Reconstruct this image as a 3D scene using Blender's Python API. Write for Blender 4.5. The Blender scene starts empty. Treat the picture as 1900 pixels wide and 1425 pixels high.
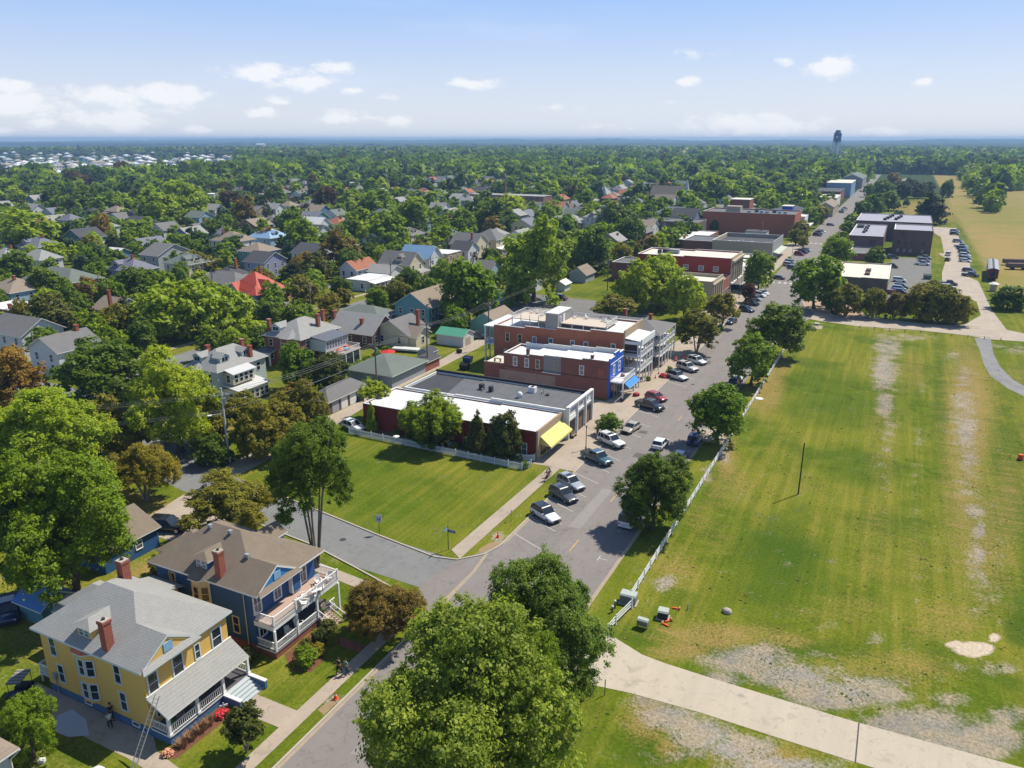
import bpy, math, random
import numpy as np
from mathutils import Vector, Matrix, Euler
R = math.radians
scn = bpy.context.scene
COL = scn.collection

# ---------------------------------------------------------------- camera
CAM_H = 48.0
F_PX, CX, CY = 1434.0, 950.0, 712.5
PITCH = math.atan2(CY - 258.3, F_PX)
YAW = math.atan2(1694 - 950, math.hypot(F_PX, CY - 258.3))
cam_d = bpy.data.cameras.new('camera')
cam = bpy.data.objects.new('camera', cam_d)
COL.objects.link(cam)
cam.location = (0, 0, CAM_H)
cam.rotation_euler = (math.pi/2 - PITCH, 0, YAW)
cam_d.sensor_width = 36
cam_d.lens = 36 * F_PX / 1900
cam_d.clip_start = 1
cam_d.clip_end = 60000
scn.camera = cam
scn.render.resolution_x, scn.render.resolution_y = 1024, 768

# ---------------------------------------------------------------- light, sky, exposure
SUN_EL, SUN_ROT = R(55.2), R(30.5)
sun_d = bpy.data.lights.new('sun', 'SUN')
sun_d.energy = 4.8
sun_d.angle = R(0.5)
sun_d.color = (1.0, 0.93, 0.80)
sun = bpy.data.objects.new('sun', sun_d)
COL.objects.link(sun)
sd = Vector((math.sin(SUN_ROT)*math.cos(SUN_EL), math.cos(SUN_ROT)*math.cos(SUN_EL), math.sin(SUN_EL)))
sun.rotation_euler = sd.to_track_quat('Z', 'Y').to_euler()
sun.location = (0, 0, 300)
scn.view_settings.view_transform = 'Standard'
scn.view_settings.look = 'None'
scn.view_settings.gamma = 1
scn.view_settings.exposure = 0.52
scn.render.engine = 'CYCLES'
scn.cycles.max_bounces = 8
scn.cycles.volume_bounces = 0
scn.cycles.diffuse_bounces = 4
scn.cycles.transparent_max_bounces = 6
scn.cycles.caustics_reflective = False
scn.cycles.caustics_refractive = False

world = bpy.data.worlds.new('World')
scn.world = world
world.use_nodes = True
wt = world.node_tree
for n in list(wt.nodes): wt.nodes.remove(n)

class N:
    """tiny helper to write node trees"""
    def __init__(s, tree): s.t = tree
    def new(s, kind, **kw):
        n = s.t.nodes.new(kind)
        for k, v in kw.items():
            setattr(n, k, v)
        return n
    def link(s, a, b): s.t.links.new(a, b)
    def put(s, sock, v):
        if hasattr(v, 'links') or isinstance(v, bpy.types.NodeSocket): s.link(v, sock)
        else: sock.default_value = v
    def m(s, op, a, b=None, c=None, clamp=False):
        n = s.new('ShaderNodeMath', operation=op, use_clamp=clamp)
        s.put(n.inputs[0], a)
        if b is not None: s.put(n.inputs[1], b)
        if c is not None: s.put(n.inputs[2], c)
        return n.outputs[0]
    def vm(s, op, a, b=None):
        n = s.new('ShaderNodeVectorMath', operation=op)
        s.put(n.inputs[0], a)
        if b is not None: s.put(n.inputs[1], b)
        return n.outputs['Value'] if op in ('LENGTH', 'DOT_PRODUCT', 'DISTANCE') else n.outputs[0]
    def mix(s, f, a, b, mode='MIX'):
        n = s.new('ShaderNodeMix', data_type='RGBA', blend_type=mode)
        s.put(n.inputs[0], f)
        for k, v in ((6, a), (7, b)):
            if isinstance(v, (tuple, list)) and len(v) == 3: v = (*v, 1)
            s.put(n.inputs[k], v)
        return n.outputs[2]
    def noise(s, vec, scale, detail=3, rough=.55, out='Fac', dist=0):
        n = s.new('ShaderNodeTexNoise')
        if vec is not None: s.link(vec, n.inputs['Vector'])
        n.inputs['Scale'].default_value = scale
        n.inputs['Detail'].default_value = detail
        n.inputs['Roughness'].default_value = rough
        n.inputs['Distortion'].default_value = dist
        return n.outputs[out]
    def ss(s, v, lo, hi, t0=0., t1=1.):
        n = s.new('ShaderNodeMapRange', interpolation_type='SMOOTHSTEP')
        s.put(n.inputs[0], v)
        n.inputs[1].default_value = lo; n.inputs[2].default_value = hi
        n.inputs[3].default_value = t0; n.inputs[4].default_value = t1
        return n.outputs[0]

# pixel of the 1900 px wide photograph -> point in the world at height z (used to read places off the photo)
def _ray(x, y):
    a = (x - CX)/F_PX; b = -(y - CY)/F_PX
    cp, sp = math.cos(PITCH), math.sin(PITCH)
    fz = -sp + b*cp; fy = cp + b*sp
    c, s = math.cos(YAW), math.sin(YAW)
    return Vector((a*c - fy*s, a*s + fy*c, fz))
def G(x, y, z=0.0):
    r = _ray(x, y)
    t = (z - CAM_H)/r.z
    return Vector((r.x*t, r.y*t, z))
def px_of(X, Y, Z=0.0):
    c, s = math.cos(YAW), math.sin(YAW)
    fx = X*c + Y*s; fy = -X*s + Y*c; z = Z - CAM_H
    cp, sp = math.cos(PITCH), math.sin(PITCH)
    d = fy*cp - z*sp; u = fy*sp + z*cp
    if d < 1: return None
    return (CX + F_PX*fx/d, CY - F_PX*u/d, d)

w = N(wt)
sky = w.new('ShaderNodeTexSky', sky_type='NISHITA')
sky.sun_disc = False
sky.sun_elevation = SUN_EL
sky.sun_rotation = SUN_ROT
sky.altitude = 0
sky.air_density = 1.0
sky.dust_density = 0.6
sky.ozone_density = 2.0
geo = w.new('ShaderNodeTexCoord').outputs['Generated']
sep = w.new('ShaderNodeSeparateXYZ'); w.link(geo, sep.inputs[0])
az = w.m('ARCTAN2', sep.outputs[0], sep.outputs[1])
el = w.m('ARCSINE', sep.outputs[2])
comb = w.new('ShaderNodeCombineXYZ'); w.link(az, comb.inputs[0]); w.link(el, comb.inputs[1])
uv = comb.outputs[0]
wz = w.new('ShaderNodeMapping'); wz.inputs['Scale'].default_value = (1, 1.9, 1); w.link(uv, wz.inputs['Vector'])
n1 = w.noise(wz.outputs[0], 34, 8, .66)
n2 = w.noise(wz.outputs[0], 9, 4, .5)
CL = [(22,192,120,34,1.15),(15,160,50,20,1.1),(205,222,100,24,1.15),(215,180,95,24,1.1),(325,178,85,28,1.15),(480,208,46,13,1.),(500,135,90,20,1.05),(560,152,70,18,1.05),(625,126,46,15,1.),
      (515,186,40,11,.8),(655,168,32,9,.8),(630,218,60,15,1.),(740,226,42,13,1.),(878,156,62,13,.95),(1540,125,58,30,1.2),(1457,115,24,12,.9),(1275,152,32,11,.85),(1716,151,27,12,.9),
      (1400,232,150,26,.95),(360,240,34,12,.8),(1660,245,90,14,.7),(1120,236,60,11,.6),(5,245,35,12,.7),(85,228,60,13,.7),(1330,100,80,9,.3),(720,182,55,8,.5),(1240,190,35,7,.5),(1000,200,90,8,.3),(300,205,70,12,.6)]
acc = None
for (x, y, rx, ry, s_) in CL:
    d0 = _ray(x, y).normalized(); dx = _ray(x + rx, y).normalized(); dy = _ray(x, y - ry).normalized()
    a0, e0 = math.atan2(d0.x, d0.y), math.asin(d0.z)
    ra = abs(math.atan2(dx.x, dx.y) - a0); re = abs(math.asin(dy.z) - e0)
    v = w.vm('SUBTRACT', uv, (a0, e0, 0))
    v = w.vm('MULTIPLY', v, (1/ra, 1/re, 0))
    f = w.m('MULTIPLY_ADD', w.vm('LENGTH', v), -s_, s_)
    f = w.m('ADD', f, (s_-1)*.25)
    acc = f if acc is None else w.m('MAXIMUM', acc, f)
acc = w.m('MAXIMUM', acc, -1.0)
cm = w.m('ADD', acc, w.m('MULTIPLY_ADD', n1, 2.6, -1.3))
cm = w.m('ADD', cm, w.m('MULTIPLY_ADD', n2, .7, -.35))
cm = w.ss(cm, -.02, .75)
# thin cirrus veil high up on the right
wz2 = w.new('ShaderNodeMapping'); wz2.inputs['Scale'].default_value = (1.2, 5.5, 1); wz2.inputs['Rotation'].default_value = (0, 0, R(-14)); w.link(uv, wz2.inputs['Vector'])
n3 = w.noise(wz2.outputs[0], 3.2, 5, .5)
veil = w.m('MULTIPLY', w.ss(n3, .5, .8), .32)
air = w.mix(w.ss(el, .0, .20), (6.5, 6.9, 7.7), (2.75, 4.6, 8.3))
lp_base = w.mix(w.ss(el, .2, .8, .85, .35), sky.outputs[0], air)
lp_base = w.mix(w.ss(el, .3, .95, 0., .6), lp_base, (.5, .9, 2.0))
skyc = w.mix(veil, lp_base, (6.2, 7.0, 8.8))
skyc = w.mix(w.m('MULTIPLY', cm, .85), skyc, (8.0, 8.05, 8.3))
bg = w.new('ShaderNodeBackground')
w.link(skyc, bg.inputs[0]); bg.inputs[1].default_value = 0.085
wo = w.new('ShaderNodeOutputWorld'); w.link(bg.outputs[0], wo.inputs[0])

# ---------------------------------------------------------------- materials
MATS = {}
def mat(name, col=None, rough=.85, var=.12, nscale=.6, bands=None, brick=False, spec=.3, metal=0., streak=0., bump=0., ob=True, coat=0., fine=0., emit=0.):
    """surface with slow and fine colour variation; bands=(period_m, depth, axis) gives courses of shingle or siding"""
    if name in MATS: return MATS[name]
    m = bpy.data.materials.new(name); m.use_nodes = True
    n = N(m.node_tree); b = m.node_tree.nodes['Principled BSDF']
    b.inputs['Roughness'].default_value = rough
    b.inputs['Specular IOR Level'].default_value = spec
    b.inputs['Metallic'].default_value = metal
    if coat: b.inputs['Coat Weight'].default_value = coat; b.inputs['Coat Roughness'].default_value = .08
    tc = n.new('ShaderNodeTexCoord').outputs['Object']
    col = tuple(v*.88 for v in col)
    c = (*col, 1)
    cur = c
    if brick:
        sp = n.new('ShaderNodeSeparateXYZ'); n.link(tc, sp.inputs[0])
        cb = n.new('ShaderNodeCombineXYZ'); n.link(n.m('ADD', sp.outputs[0], sp.outputs[1]), cb.inputs[0]); n.link(sp.outputs[2], cb.inputs[1])
        br = n.new('ShaderNodeTexBrick'); n.link(cb.outputs[0], br.inputs['Vector'])
        br.inputs['Scale'].default_value = 1.0
        br.inputs['Brick Width'].default_value = .32; br.inputs['Row Height'].default_value = .11; br.inputs['Mortar Size'].default_value = .012
        br.inputs['Color1'].default_value = c; br.inputs['Color2'].default_value = (*[v*.72 for v in col], 1)
        br.inputs['Mortar'].default_value = (*[v*.6+.12 for v in col], 1)
        cur = br.outputs['Color']
    if var:
        f = n.noise(tc, nscale, 5, .6)
        g = n.m('MULTIPLY_ADD', f, 2*var, 1-var)
        if fine:
            f2 = n.noise(tc, 9., 2, .6)
            g = n.m('MULTIPLY', g, n.m('MULTIPLY_ADD', f2, 2*fine, 1-fine))
        if streak:
            mp = n.new('ShaderNodeMapping'); mp.inputs['Scale'].default_value = (3, 3, .25); n.link(tc, mp.inputs['Vector'])
            f3 = n.noise(mp.outputs[0], 1.2, 3, .6)
            g = n.m('MULTIPLY', g, n.m('MULTIPLY_ADD', f3, 2*streak, 1-streak))
        if bands:
            sp = n.new('ShaderNodeSeparateXYZ'); n.link(tc, sp.inputs[0])
            z = n.m('FRACT', n.m('DIVIDE', sp.outputs[bands[2] if len(bands) > 2 else 2], bands[0]))
            g = n.m('MULTIPLY', g, n.ss(z, 0., .45, 1-bands[1], 1.))
        cm_ = n.new('ShaderNodeCombineXYZ')
        for i in range(3): n.link(g, cm_.inputs[i])
        cur = n.mix(1., cur, cm_.outputs[0], 'MULTIPLY')
    if isinstance(cur, tuple): b.inputs['Base Color'].default_value = cur
    else: n.link(cur, b.inputs['Base Color'])
    if emit:
        b.inputs['Emission Color'].default_value = c; b.inputs['Emission Strength'].default_value = emit
    if bump:
        bn = n.new('ShaderNodeBump'); bn.inputs['Strength'].default_value = bump; bn.inputs['Distance'].default_value = .05
        n.link(n.noise(tc, 8, 3), bn.inputs['Height']); n.link(bn.outputs[0], b.inputs['Normal'])
    MATS[name] = m
    return m

def S(*rgb):  # 0-255 sRGB -> linear
    return tuple(((v/255)/12.92 if v/255 <= .04045 else ((v/255+.055)/1.055)**2.4) for v in rgb)

white = mat('white_paint', (.72,.72,.7), .6, .06)
trimw = mat('trim_white', (.78,.78,.77), .55, .05)
glass = mat('window_glass', (.018,.026,.038), .06, .35, 1.5, spec=.6)
glassb = mat('window_glass_pale', (.10,.13,.16), .1, .4, 1.2, spec=.6)
blackm = mat('black_metal', (.012,.012,.013), .5, .1)
rubber = mat('rubber', (.015,.015,.015), .9, .1)
chrome = mat('rim_metal', (.45,.46,.47), .35, .1, metal=.8)
brick_r = mat('red_brick', (.30,.085,.05), .9, .2, .5, brick=True, streak=.12)
brick_c = mat('chimney_brick', (.33,.075,.035), .9, .18, 1.5, brick=True)
brick_d = mat('dark_brick', (.13,.06,.052), .9, .2, .5, brick=True)
concrete = mat('concrete', (.40,.355,.30), .9, .14, .5, fine=.08)
concrete_w = mat('concrete_path', (.50,.44,.36), .9, .10, .35, fine=.05)
wood = mat('weathered_wood', (.20,.16,.12), .9, .25, 2)
metalg = mat('grey_metal', (.30,.31,.32), .5, .15)
green_box = mat('green_metal', (.10,.14,.11), .6, .15)
orange = mat('cone_orange', (.75,.09,.02), .6, .05)
shg_grey = mat('shingle_grey', (.29,.29,.28), .95, .14, .9, bands=(.12,.17), fine=.3, streak=.06)
shg_brown = mat('shingle_brown', (.205,.165,.125), .95, .18, .9, bands=(.12,.2), fine=.32, streak=.06)
shg_dark = mat('shingle_dark', (.075,.075,.085), .95, .15, .6, bands=(.16,.25), fine=.15)
shg_mid = mat('shingle_mid', (.17,.165,.165), .95, .15, .6, bands=(.16,.25), fine=.15)
shg_tan = mat('shingle_tan', (.26,.21,.165), .95, .15, .6, bands=(.16,.2), fine=.12)
shg_green = mat('shingle_green', (.15,.175,.155), .95, .15, .6, bands=(.16,.2), fine=.12)
roof_red = mat('roof_red_metal', (.42,.06,.035), .6, .12)
roof_blue = mat('roof_light_blue', (.22,.36,.52), .6, .1)
roof_green = mat('roof_green_metal', (.08,.30,.19), .5, .1)
roof_white = mat('roof_membrane_white', (.66,.66,.66), .7, .13, .35, bands=(2.9,.07,0), fine=.05, streak=.05)
roof_cream = mat('roof_membrane_cream', (.62,.58,.50), .8, .12, .3)
roof_black = mat('roof_membrane_grey', (.115,.118,.125), .7, .34, .3, bands=(1.9,.10,0), fine=.08)
tar = mat('roof_membrane_dark', (.05,.05,.055), .7, .3, .35)
copper = mat('copper_red_roof', (.52,.13,.06), .7, .1)

# ---------------------------------------------------------------- mesh building
class MB:
    def __init__(s): s.v = []; s.f = []; s.fm = []; s.ms = []; s.sm = []
    def _mi(s, m):
        if m not in s.ms: s.ms.append(m)
        return s.ms.index(m)
    def face(s, pts, m, smooth=False):
        i = len(s.v); s.v += [tuple(p) for p in pts]
        s.f.append(list(range(i, i+len(pts)))); s.fm.append(s._mi(m)); s.sm.append(smooth)
    def solid(s, vs, fs, m, smooth=False):
        i = len(s.v); s.v += [tuple(p) for p in vs]
        for f in fs: s.f.append([i+k for k in f]); s.fm.append(s._mi(m)); s.sm.append(smooth)
        return s
    def box(s, x0, y0, z0, x1, y1, z1, m, top=None):
        vs = [(x0,y0,z0),(x1,y0,z0),(x1,y1,z0),(x0,y1,z0),(x0,y0,z1),(x1,y0,z1),(x1,y1,z1),(x0,y1,z1)]
        s.solid(vs, [(0,3,2,1),(0,1,5,4),(1,2,6,5),(2,3,7,6),(3,0,4,7)], m)
        s.solid(vs[4:], [(0,1,2,3)], top or m)
        return s
    def prism(s, poly, z0, z1, m, top=None):
        """extrude an xy polygon (counter-clockwise)"""
        n = len(poly)
        vs = [(x,y,z0) for x,y in poly] + [(x,y,z1) for x,y in poly]
        s.solid(vs, [(i,(i+1)%n,n+(i+1)%n,n+i) for i in range(n)] + [tuple(range(n-1,-1,-1))], m)
        s.solid(vs[n:], [tuple(range(n))], top or m)
        return s
    def cyl(s, x, y, z0, z1, r, m, n=10, r2=None, smooth=True):
        r2 = r if r2 is None else r2
        vs = [(x+r*math.cos(2*math.pi*i/n), y+r*math.sin(2*math.pi*i/n), z0) for i in range(n)] + \
             [(x+r2*math.cos(2*math.pi*i/n), y+r2*math.sin(2*math.pi*i/n), z1) for i in range(n)]
        s.solid(vs, [(i,(i+1)%n,n+(i+1)%n,n+i) for i in range(n)], m, smooth)
        s.solid(vs, [tuple(range(n-1,-1,-1)), tuple(range(n,2*n))], m)
        return s
    def tube(s, p, q, r, m, n=6, r2=None):
        p, q = Vector(p), Vector(q); d = (q-p)
        if d.length < 1e-6: return s
        u = d.orthogonal().normalized(); w_ = d.normalized().cross(u)
        r2 = r if r2 is None else r2
        vs = [p + (u*math.cos(2*math.pi*i/n)+w_*math.sin(2*math.pi*i/n))*r for i in range(n)] + \
             [q + (u*math.cos(2*math.pi*i/n)+w_*math.sin(2*math.pi*i/n))*r2 for i in range(n)]
        s.solid(vs, [(i,(i+1)%n,n+(i+1)%n,n+i) for i in range(n)], m, True)
        s.solid(vs, [tuple(range(n-1,-1,-1)), tuple(range(n,2*n))], m)
        return s
    def ball(s, c, rx, ry, rz, m, n=10, k=6, jit=0., rnd=None):
        vs = [(c[0], c[1], c[2]-rz)]
        for j in range(1, k):
            a = -math.pi/2 + math.pi*j/k
            for i in range(n):
                b = 2*math.pi*i/n; q = 1 + (rnd.uniform(-jit, jit) if rnd else 0)
                vs.append((c[0]+rx*q*math.cos(a)*math.cos(b), c[1]+ry*q*math.cos(a)*math.sin(b), c[2]+rz*q*math.sin(a)))
        vs.append((c[0], c[1], c[2]+rz))
        fs = [(0, 1+(i+1)%n, 1+i) for i in range(n)]
        for j in range(k-2):
            o = 1+j*n
            fs += [(o+i, o+(i+1)%n, o+n+(i+1)%n, o+n+i) for i in range(n)]
        o = 1+(k-2)*n; t = len(vs)-1
        fs += [(o+i, o+(i+1)%n, t) for i in range(n)]
        s.solid(vs, fs, m, True)
        return s
    def mesh(s, name):
        me = bpy.data.meshes.new(name)
        me.from_pydata(s.v, [], s.f)
        for m in s.ms: me.materials.append(m)
        me.polygons.foreach_set('material_index', s.fm)
        me.polygons.foreach_set('use_smooth', s.sm)
        me.update()
        return me

def link(o): COL.objects.link(o); return o
def tag(o, label=None, cat=None, group=None, kind=None):
    for k, v in (('label', label), ('category', cat), ('group', group), ('kind', kind)):
        if v: o[k] = v
    return o
def empty(name, label, cat, loc=(0,0,0), rz=0., group=None):
    o = bpy.data.objects.new(name, None); o.empty_display_size = .5
    o.location = loc; o.rotation_euler = (0, 0, rz)
    return tag(link(o), label, cat, group)
def part(name, mb, parent, loc=None, rz=None, label=None):
    me = mb if isinstance(mb, bpy.types.Mesh) else mb.mesh(name)
    o = bpy.data.objects.new(name, me); link(o); o.parent = parent
    if loc: o.location = loc
    if rz is not None: o.rotation_euler = (0, 0, rz)
    if label: o['label'] = label
    return o
def single(name, mb, label, cat, loc=(0,0,0), rz=0., group=None, scale=None):
    me = mb if isinstance(mb, bpy.types.Mesh) else mb.mesh(name)
    o = bpy.data.objects.new(name, me); link(o); o.location = loc; o.rotation_euler = (0,0,rz)
    if scale: o.scale = scale
    return tag(o, label, cat, group)
def structure(name, mb):
    me = mb if isinstance(mb, bpy.types.Mesh) else mb.mesh(name)
    return tag(link(bpy.data.objects.new(name, me)), kind='structure')
KIDS = {}
def kids(o): return [c for c in bpy.data.objects if c.parent == o]
def copy_tree(o, loc, rz=0., label=None, group=None, tree=None):
    """copy a thing with its parts and their sub-parts"""
    if o.name not in KIDS:
        KIDS[o.name] = [(c, kids(c)) for c in kids(o)]
    r = o.copy(); link(r); r.location = loc; r.rotation_euler = (0, 0, rz)
    if label: r['label'] = label
    if group: r['group'] = group
    for c, gs in KIDS[o.name]:
        c2 = c.copy(); link(c2); c2.parent = r
        for g in gs:
            g2 = g.copy(); link(g2); g2.parent = c2
    return r
# ================================================================ ground
def axis(lo, hi, step, far, g=1.16):
    a = list(np.arange(lo, hi+1e-6, step)); s = step; v = hi
    while v < far: s *= g; v += s; a.append(v)
    s = step; v = lo; b = []
    while v > -far: s *= g; v -= s; b.append(v)
    return np.array(b[::-1] + a)
gx = axis(-135, 62, .7, 10600); gy = axis(18, 330, .75, 10600)
gy = gy[gy > -400]
XX, YY = np.meshgrid(gx, gy)
gv = np.stack([XX.ravel(), YY.ravel(), np.zeros(XX.size)], 1)
nx, ny = len(gx), len(gy)
ii = (np.arange(ny-1)[:, None]*nx + np.arange(nx-1)[None]).ravel()
gf = np.stack([ii, ii+1, ii+nx+1, ii+nx], 1)
def np_mesh(name, v, f, mats=(), mi=None, smooth=False):
    me = bpy.data.meshes.new(name)
    k = f.shape[1]
    me.vertices.add(len(v)); me.vertices.foreach_set('co', np.ascontiguousarray(v, np.float32).ravel())
    me.loops.add(f.size); me.loops.foreach_set('vertex_index', np.ascontiguousarray(f, np.int32).ravel())
    me.polygons.add(len(f)); me.polygons.foreach_set('loop_start', np.arange(0, f.size, k, dtype=np.int32))
    me.polygons.foreach_set('loop_total', np.full(len(f), k, np.int32))
    for m in mats: me.materials.append(m)
    if mi is not None: me.polygons.foreach_set('material_index', mi.astype(np.int32))
    if smooth: me.polygons.foreach_set('use_smooth', np.ones(len(f), bool))
    me.update(calc_edges=True); me.validate()
    return me
gme = np_mesh('ground', gv, gf)
# photo pixel of every ground vertex: the patches below were read off the photo, then kept as attributes of the land
c_, s_ = math.cos(YAW), math.sin(YAW); cp_, sp_ = math.cos(PITCH), math.sin(PITCH)
fx = gv[:,0]*c_ + gv[:,1]*s_; fy = -gv[:,0]*s_ + gv[:,1]*c_
dd = np.maximum(fy*cp_ + CAM_H*sp_, 1.0); uu = fy*sp_ - CAM_H*cp_
PX = CX + F_PX*fx/dd; PY = CY - F_PX*uu/dd
PX[fy < 1] = -9999
X_, Y_ = gv[:,0], gv[:,1]
def blob(a, b, x, y, rx, ry, v=1., pw=1.):
    return v*np.clip(1.35 - np.hypot((a-x)/rx, (b-y)/ry)**pw, 0, 1)
dirt = np.zeros(len(gv)); dry = np.zeros(len(gv)); lush = np.zeros(len(gv)); wood_ = np.zeros(len(gv)); sand = np.zeros(len(gv))
def addm(arr, *b):
    for t in b: np.maximum(arr, blob(PX, PY, *t), out=arr)
addm(dirt, (1648,645,30,28,.8),(1640,690,26,45,.95),(1642,750,18,30,.95),(1652,608,60,9,.5),(1690,626,50,7,.6),(1648,835,8,12,.7),
     (1770,660,22,12,.5),(1790,700,14,30,.6),(1787,745,26,30,.7),(1792,800,24,45,.85),(1800,850,22,30,.7),(1798,872,12,10,.5),(1808,950,20,16,.9),
     (1818,985,14,18,1.),(1822,1030,12,14,1.),(1826,1075,14,18,.55),(1710,720,10,18,.4),(1708,810,12,22,.4),
     (1390,1225,85,28,1.2),(1470,1255,90,26,1.2),(1545,1290,95,28,1.25),(1330,1262,60,16,1.),(1640,1290,60,22,.9),(1700,1345,110,34,1.2),(1800,1375,110,40,1.2),(1620,1265,110,16,.75),
     (1760,1300,60,16,.6),(1870,1330,50,24,.8),(1240,1330,60,28,1.1),(1300,1362,70,30,1.2),(1370,1390,80,26,1.2),(1450,1420,110,20,1.2),(1195,1300,28,16,.9),(1290,1400,70,14,.7),
     (1236,1078,22,14,.85),(1222,1088,14,12,.8),(1345,845,12,22,.8),(1625,1185,22,14,.6),(1780,1240,15,12,.5),(1700,1115,8,6,.6),
     (1310,885,10,22,.5),(1275,1140,10,6,.2),(925,1000,12,14,.9),(618,1302,26,13,.9),(690,1350,20,5,.0),(1850,642,50,6,.4),(1890,650,30,10,.5))
addm(dirt, (1795,905,22,60,.42),(1812,1040,24,70,.45),(1822,1110,26,50,.38),(1790,780,36,90,.5),(1648,790,20,40,.45),(1640,900,14,60,.25),(1530,1160,30,12,.3),(1700,930,10,90,.25),(1850,1080,14,120,.3),(1860,1240,40,16,.5),(1480,1215,90,12,.3))
addm(dry, (1790,860,60,330,.6),(1640,820,50,200,.35),(1560,940,40,180,.22),(1450,820,80,100,.2),(1330,1000,60,90,.3),(1700,1040,50,120,.35),(1560,1130,160,40,.35),(1870,960,40,200,.5))
addm(sand, (1806,1205,46,15,1.,1.6),(1770,1196,16,8,1.,1.6),(1846,1182,12,9,1.),(1700,992,4,3,.0),(1456,745,8,4,.0))
addm(dry, (1330,1180,140,30,.8),(1260,1210,70,22,.8),(1440,1190,90,22,.6),(1350,850,26,70,.7),(1420,720,40,60,.85),(1450,680,22,25,.8),(1800,760,60,160,.75),(1690,690,40,60,.4),
     (1820,1000,80,160,.55),(1620,1000,60,120,.35),(1250,1060,70,50,.55),(1300,960,40,50,.4),(1640,1240,200,40,.5),(1240,1390,30,30,.6),(1760,1150,100,60,.5),(1890,700,60,40,.4),
     (1200,1330,60,60,.7),(1420,1400,140,36,.6),(1360,900,70,60,.45),(1480,900,60,40,.35),(690,950,50,20,.2),(480,870,30,16,.3),(1000,870,20,8,.4),(1720,560,10,5,.2))
addm(lush, (1450,1030,95,95,.62),(1420,1100,80,50,.5),(1480,960,60,40,.4),(1500,1205,150,22,.65),(1640,1260,110,14,.6),(1200,1390,70,60,.6),(1180,1180,60,30,.5),(1745,730,18,140,.6),
     (1560,760,110,40,.4),(1600,870,60,60,.35),(1450,640,60,30,.3),(1870,860,50,170,.55),(1530,700,80,60,.3),(1890,1160,30,60,.8))
lotm = ((X_ > -82) & (X_ < -41) & (Y_ > 70) & (Y_ < 98))
lush = np.where(lotm, .24, lush)
# mown straw-coloured field on the far right
fld = np.clip((X_-30)/4, 0, 1)*np.clip((Y_-270)/40, 0, 1)*np.clip((1500-Y_)/300, 0, 1)
edge = -20 + (Y_-300)*.19
fld *= np.clip((X_ - 26)/6, 0, 1)
dry = np.maximum(dry, fld*.80)
dry = np.maximum(dry, blob(X_, Y_, 22, 640, 32, 110, .95))
dry = dry*(1 - .62*blob(PX, PY, 1850, 395, 90, 34, 1.)) * (1 - .5*blob(PX, PY, 1870, 620, 60, 60, 1.))
# leaf mould and thin grass under the trees of the old neighbourhood
nb = np.clip((-88 - X_)/20, 0, 1)*np.clip((Y_ - 20)/20, 0, 1)
dry = np.maximum(dry, nb*.30)
dist = np.hypot(X_, Y_)
wood_ = np.clip((dist - 420)/200, 0, 1)*(1 - np.clip(fld*1.4, 0, 1))*np.clip(1-blob(X_, Y_, 22, 640, 40, 130, 2.), 0, 1)
yard = ((X_ < -41.5) & (Y_ < 64) & (X_ > -95))
wear = np.zeros(len(gv)); 
for (x, y, rx, ry, v) in ((-58,30.5,8,3,.35),(-72,40,9,8,.45),(-80,36,10,12,.4),(-74,52,3,3,.7),(-45.5,45,2,3,.2),(-62,64,6,1,.7),(-90,64,14,3,.8),(-84,64,6,3,.8),(-100,92,12,5,.7),(-104,100,10,8,.4)):
    np.maximum(wear, blob(X_, Y_, x, y, rx, ry, v), out=wear)
dry = np.maximum(dry, wear)
for nm, a, b, c in (('cover', dirt, dry, lush), ('cover2', wood_, sand, fld)):
    ca = gme.color_attributes.new(nm, 'FLOAT_COLOR', 'POINT')
    ca.data.foreach_set('color', np.stack([a, b, c, np.ones(len(a))], 1).astype(np.float32).ravel())
gm = bpy.data.materials.new('grass_and_soil'); gm.use_nodes = True
n = N(gm.node_tree); pb = gm.node_tree.nodes['Principled BSDF']; pb.inputs['Roughness'].default_value = 1.; pb.inputs['Specular IOR Level'].default_value = .05
tc = n.new('ShaderNodeTexCoord').outputs['Object']
a1 = n.new('ShaderNodeVertexColor', layer_name='cover'); a2 = n.new('ShaderNodeVertexColor', layer_name='cover2')
s1 = n.new('ShaderNodeSeparateColor'); n.link(a1.outputs[0], s1.inputs[0]); s2 = n.new('ShaderNodeSeparateColor'); n.link(a2.outputs[0], s2.inputs[0])
big = n.noise(tc, .035, 4, .55); mid = n.noise(tc, .35, 5, .65); fin = n.noise(tc, 3.2, 4, .7); vf = n.noise(tc, 14, 2, .6)
mp = n.new('ShaderNodeMapping'); mp.inputs['Scale'].default_value = (.9, .035, 1); n.link(tc, mp.inputs['Vector'])
stk = n.noise(mp.outputs[0], 1.0, 4, .6)
mp2 = n.new('ShaderNodeMapping'); mp2.inputs['Scale'].default_value = (.12, 1.1, 1); mp2.inputs['Rotation'].default_value = (0, 0, R(8)); n.link(tc, mp2.inputs['Vector'])
stk2 = n.noise(mp2.outputs[0], 1.0, 4, .6)
mp3 = n.new('ShaderNodeMapping'); mp3.inputs['Scale'].default_value = (1.6, .05, 1); mp3.inputs['Rotation'].default_value = (0, 0, R(-24)); n.link(tc, mp3.inputs['Vector'])
stk3 = n.noise(mp3.outputs[0], 1.0, 3, .6)
g0 = n.mix(n.ss(mid, .3, .7), (.050, .086, .0050), (.100, .134, .0075))
g0 = n.mix(n.m('MULTIPLY', n.ss(big, .40, .60), .7), g0, (.145, .155, .014))
g0 = n.mix(n.m('MULTIPLY', n.ss(stk, .42, .66), n.m('MULTIPLY_ADD', n.ss(big, .35, .6), .5, .18)), g0, (.20, .18, .028))
g0 = n.mix(n.m('MULTIPLY', n.ss(stk3, .52, .72), .3), g0, (.045, .080, .007))
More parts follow.
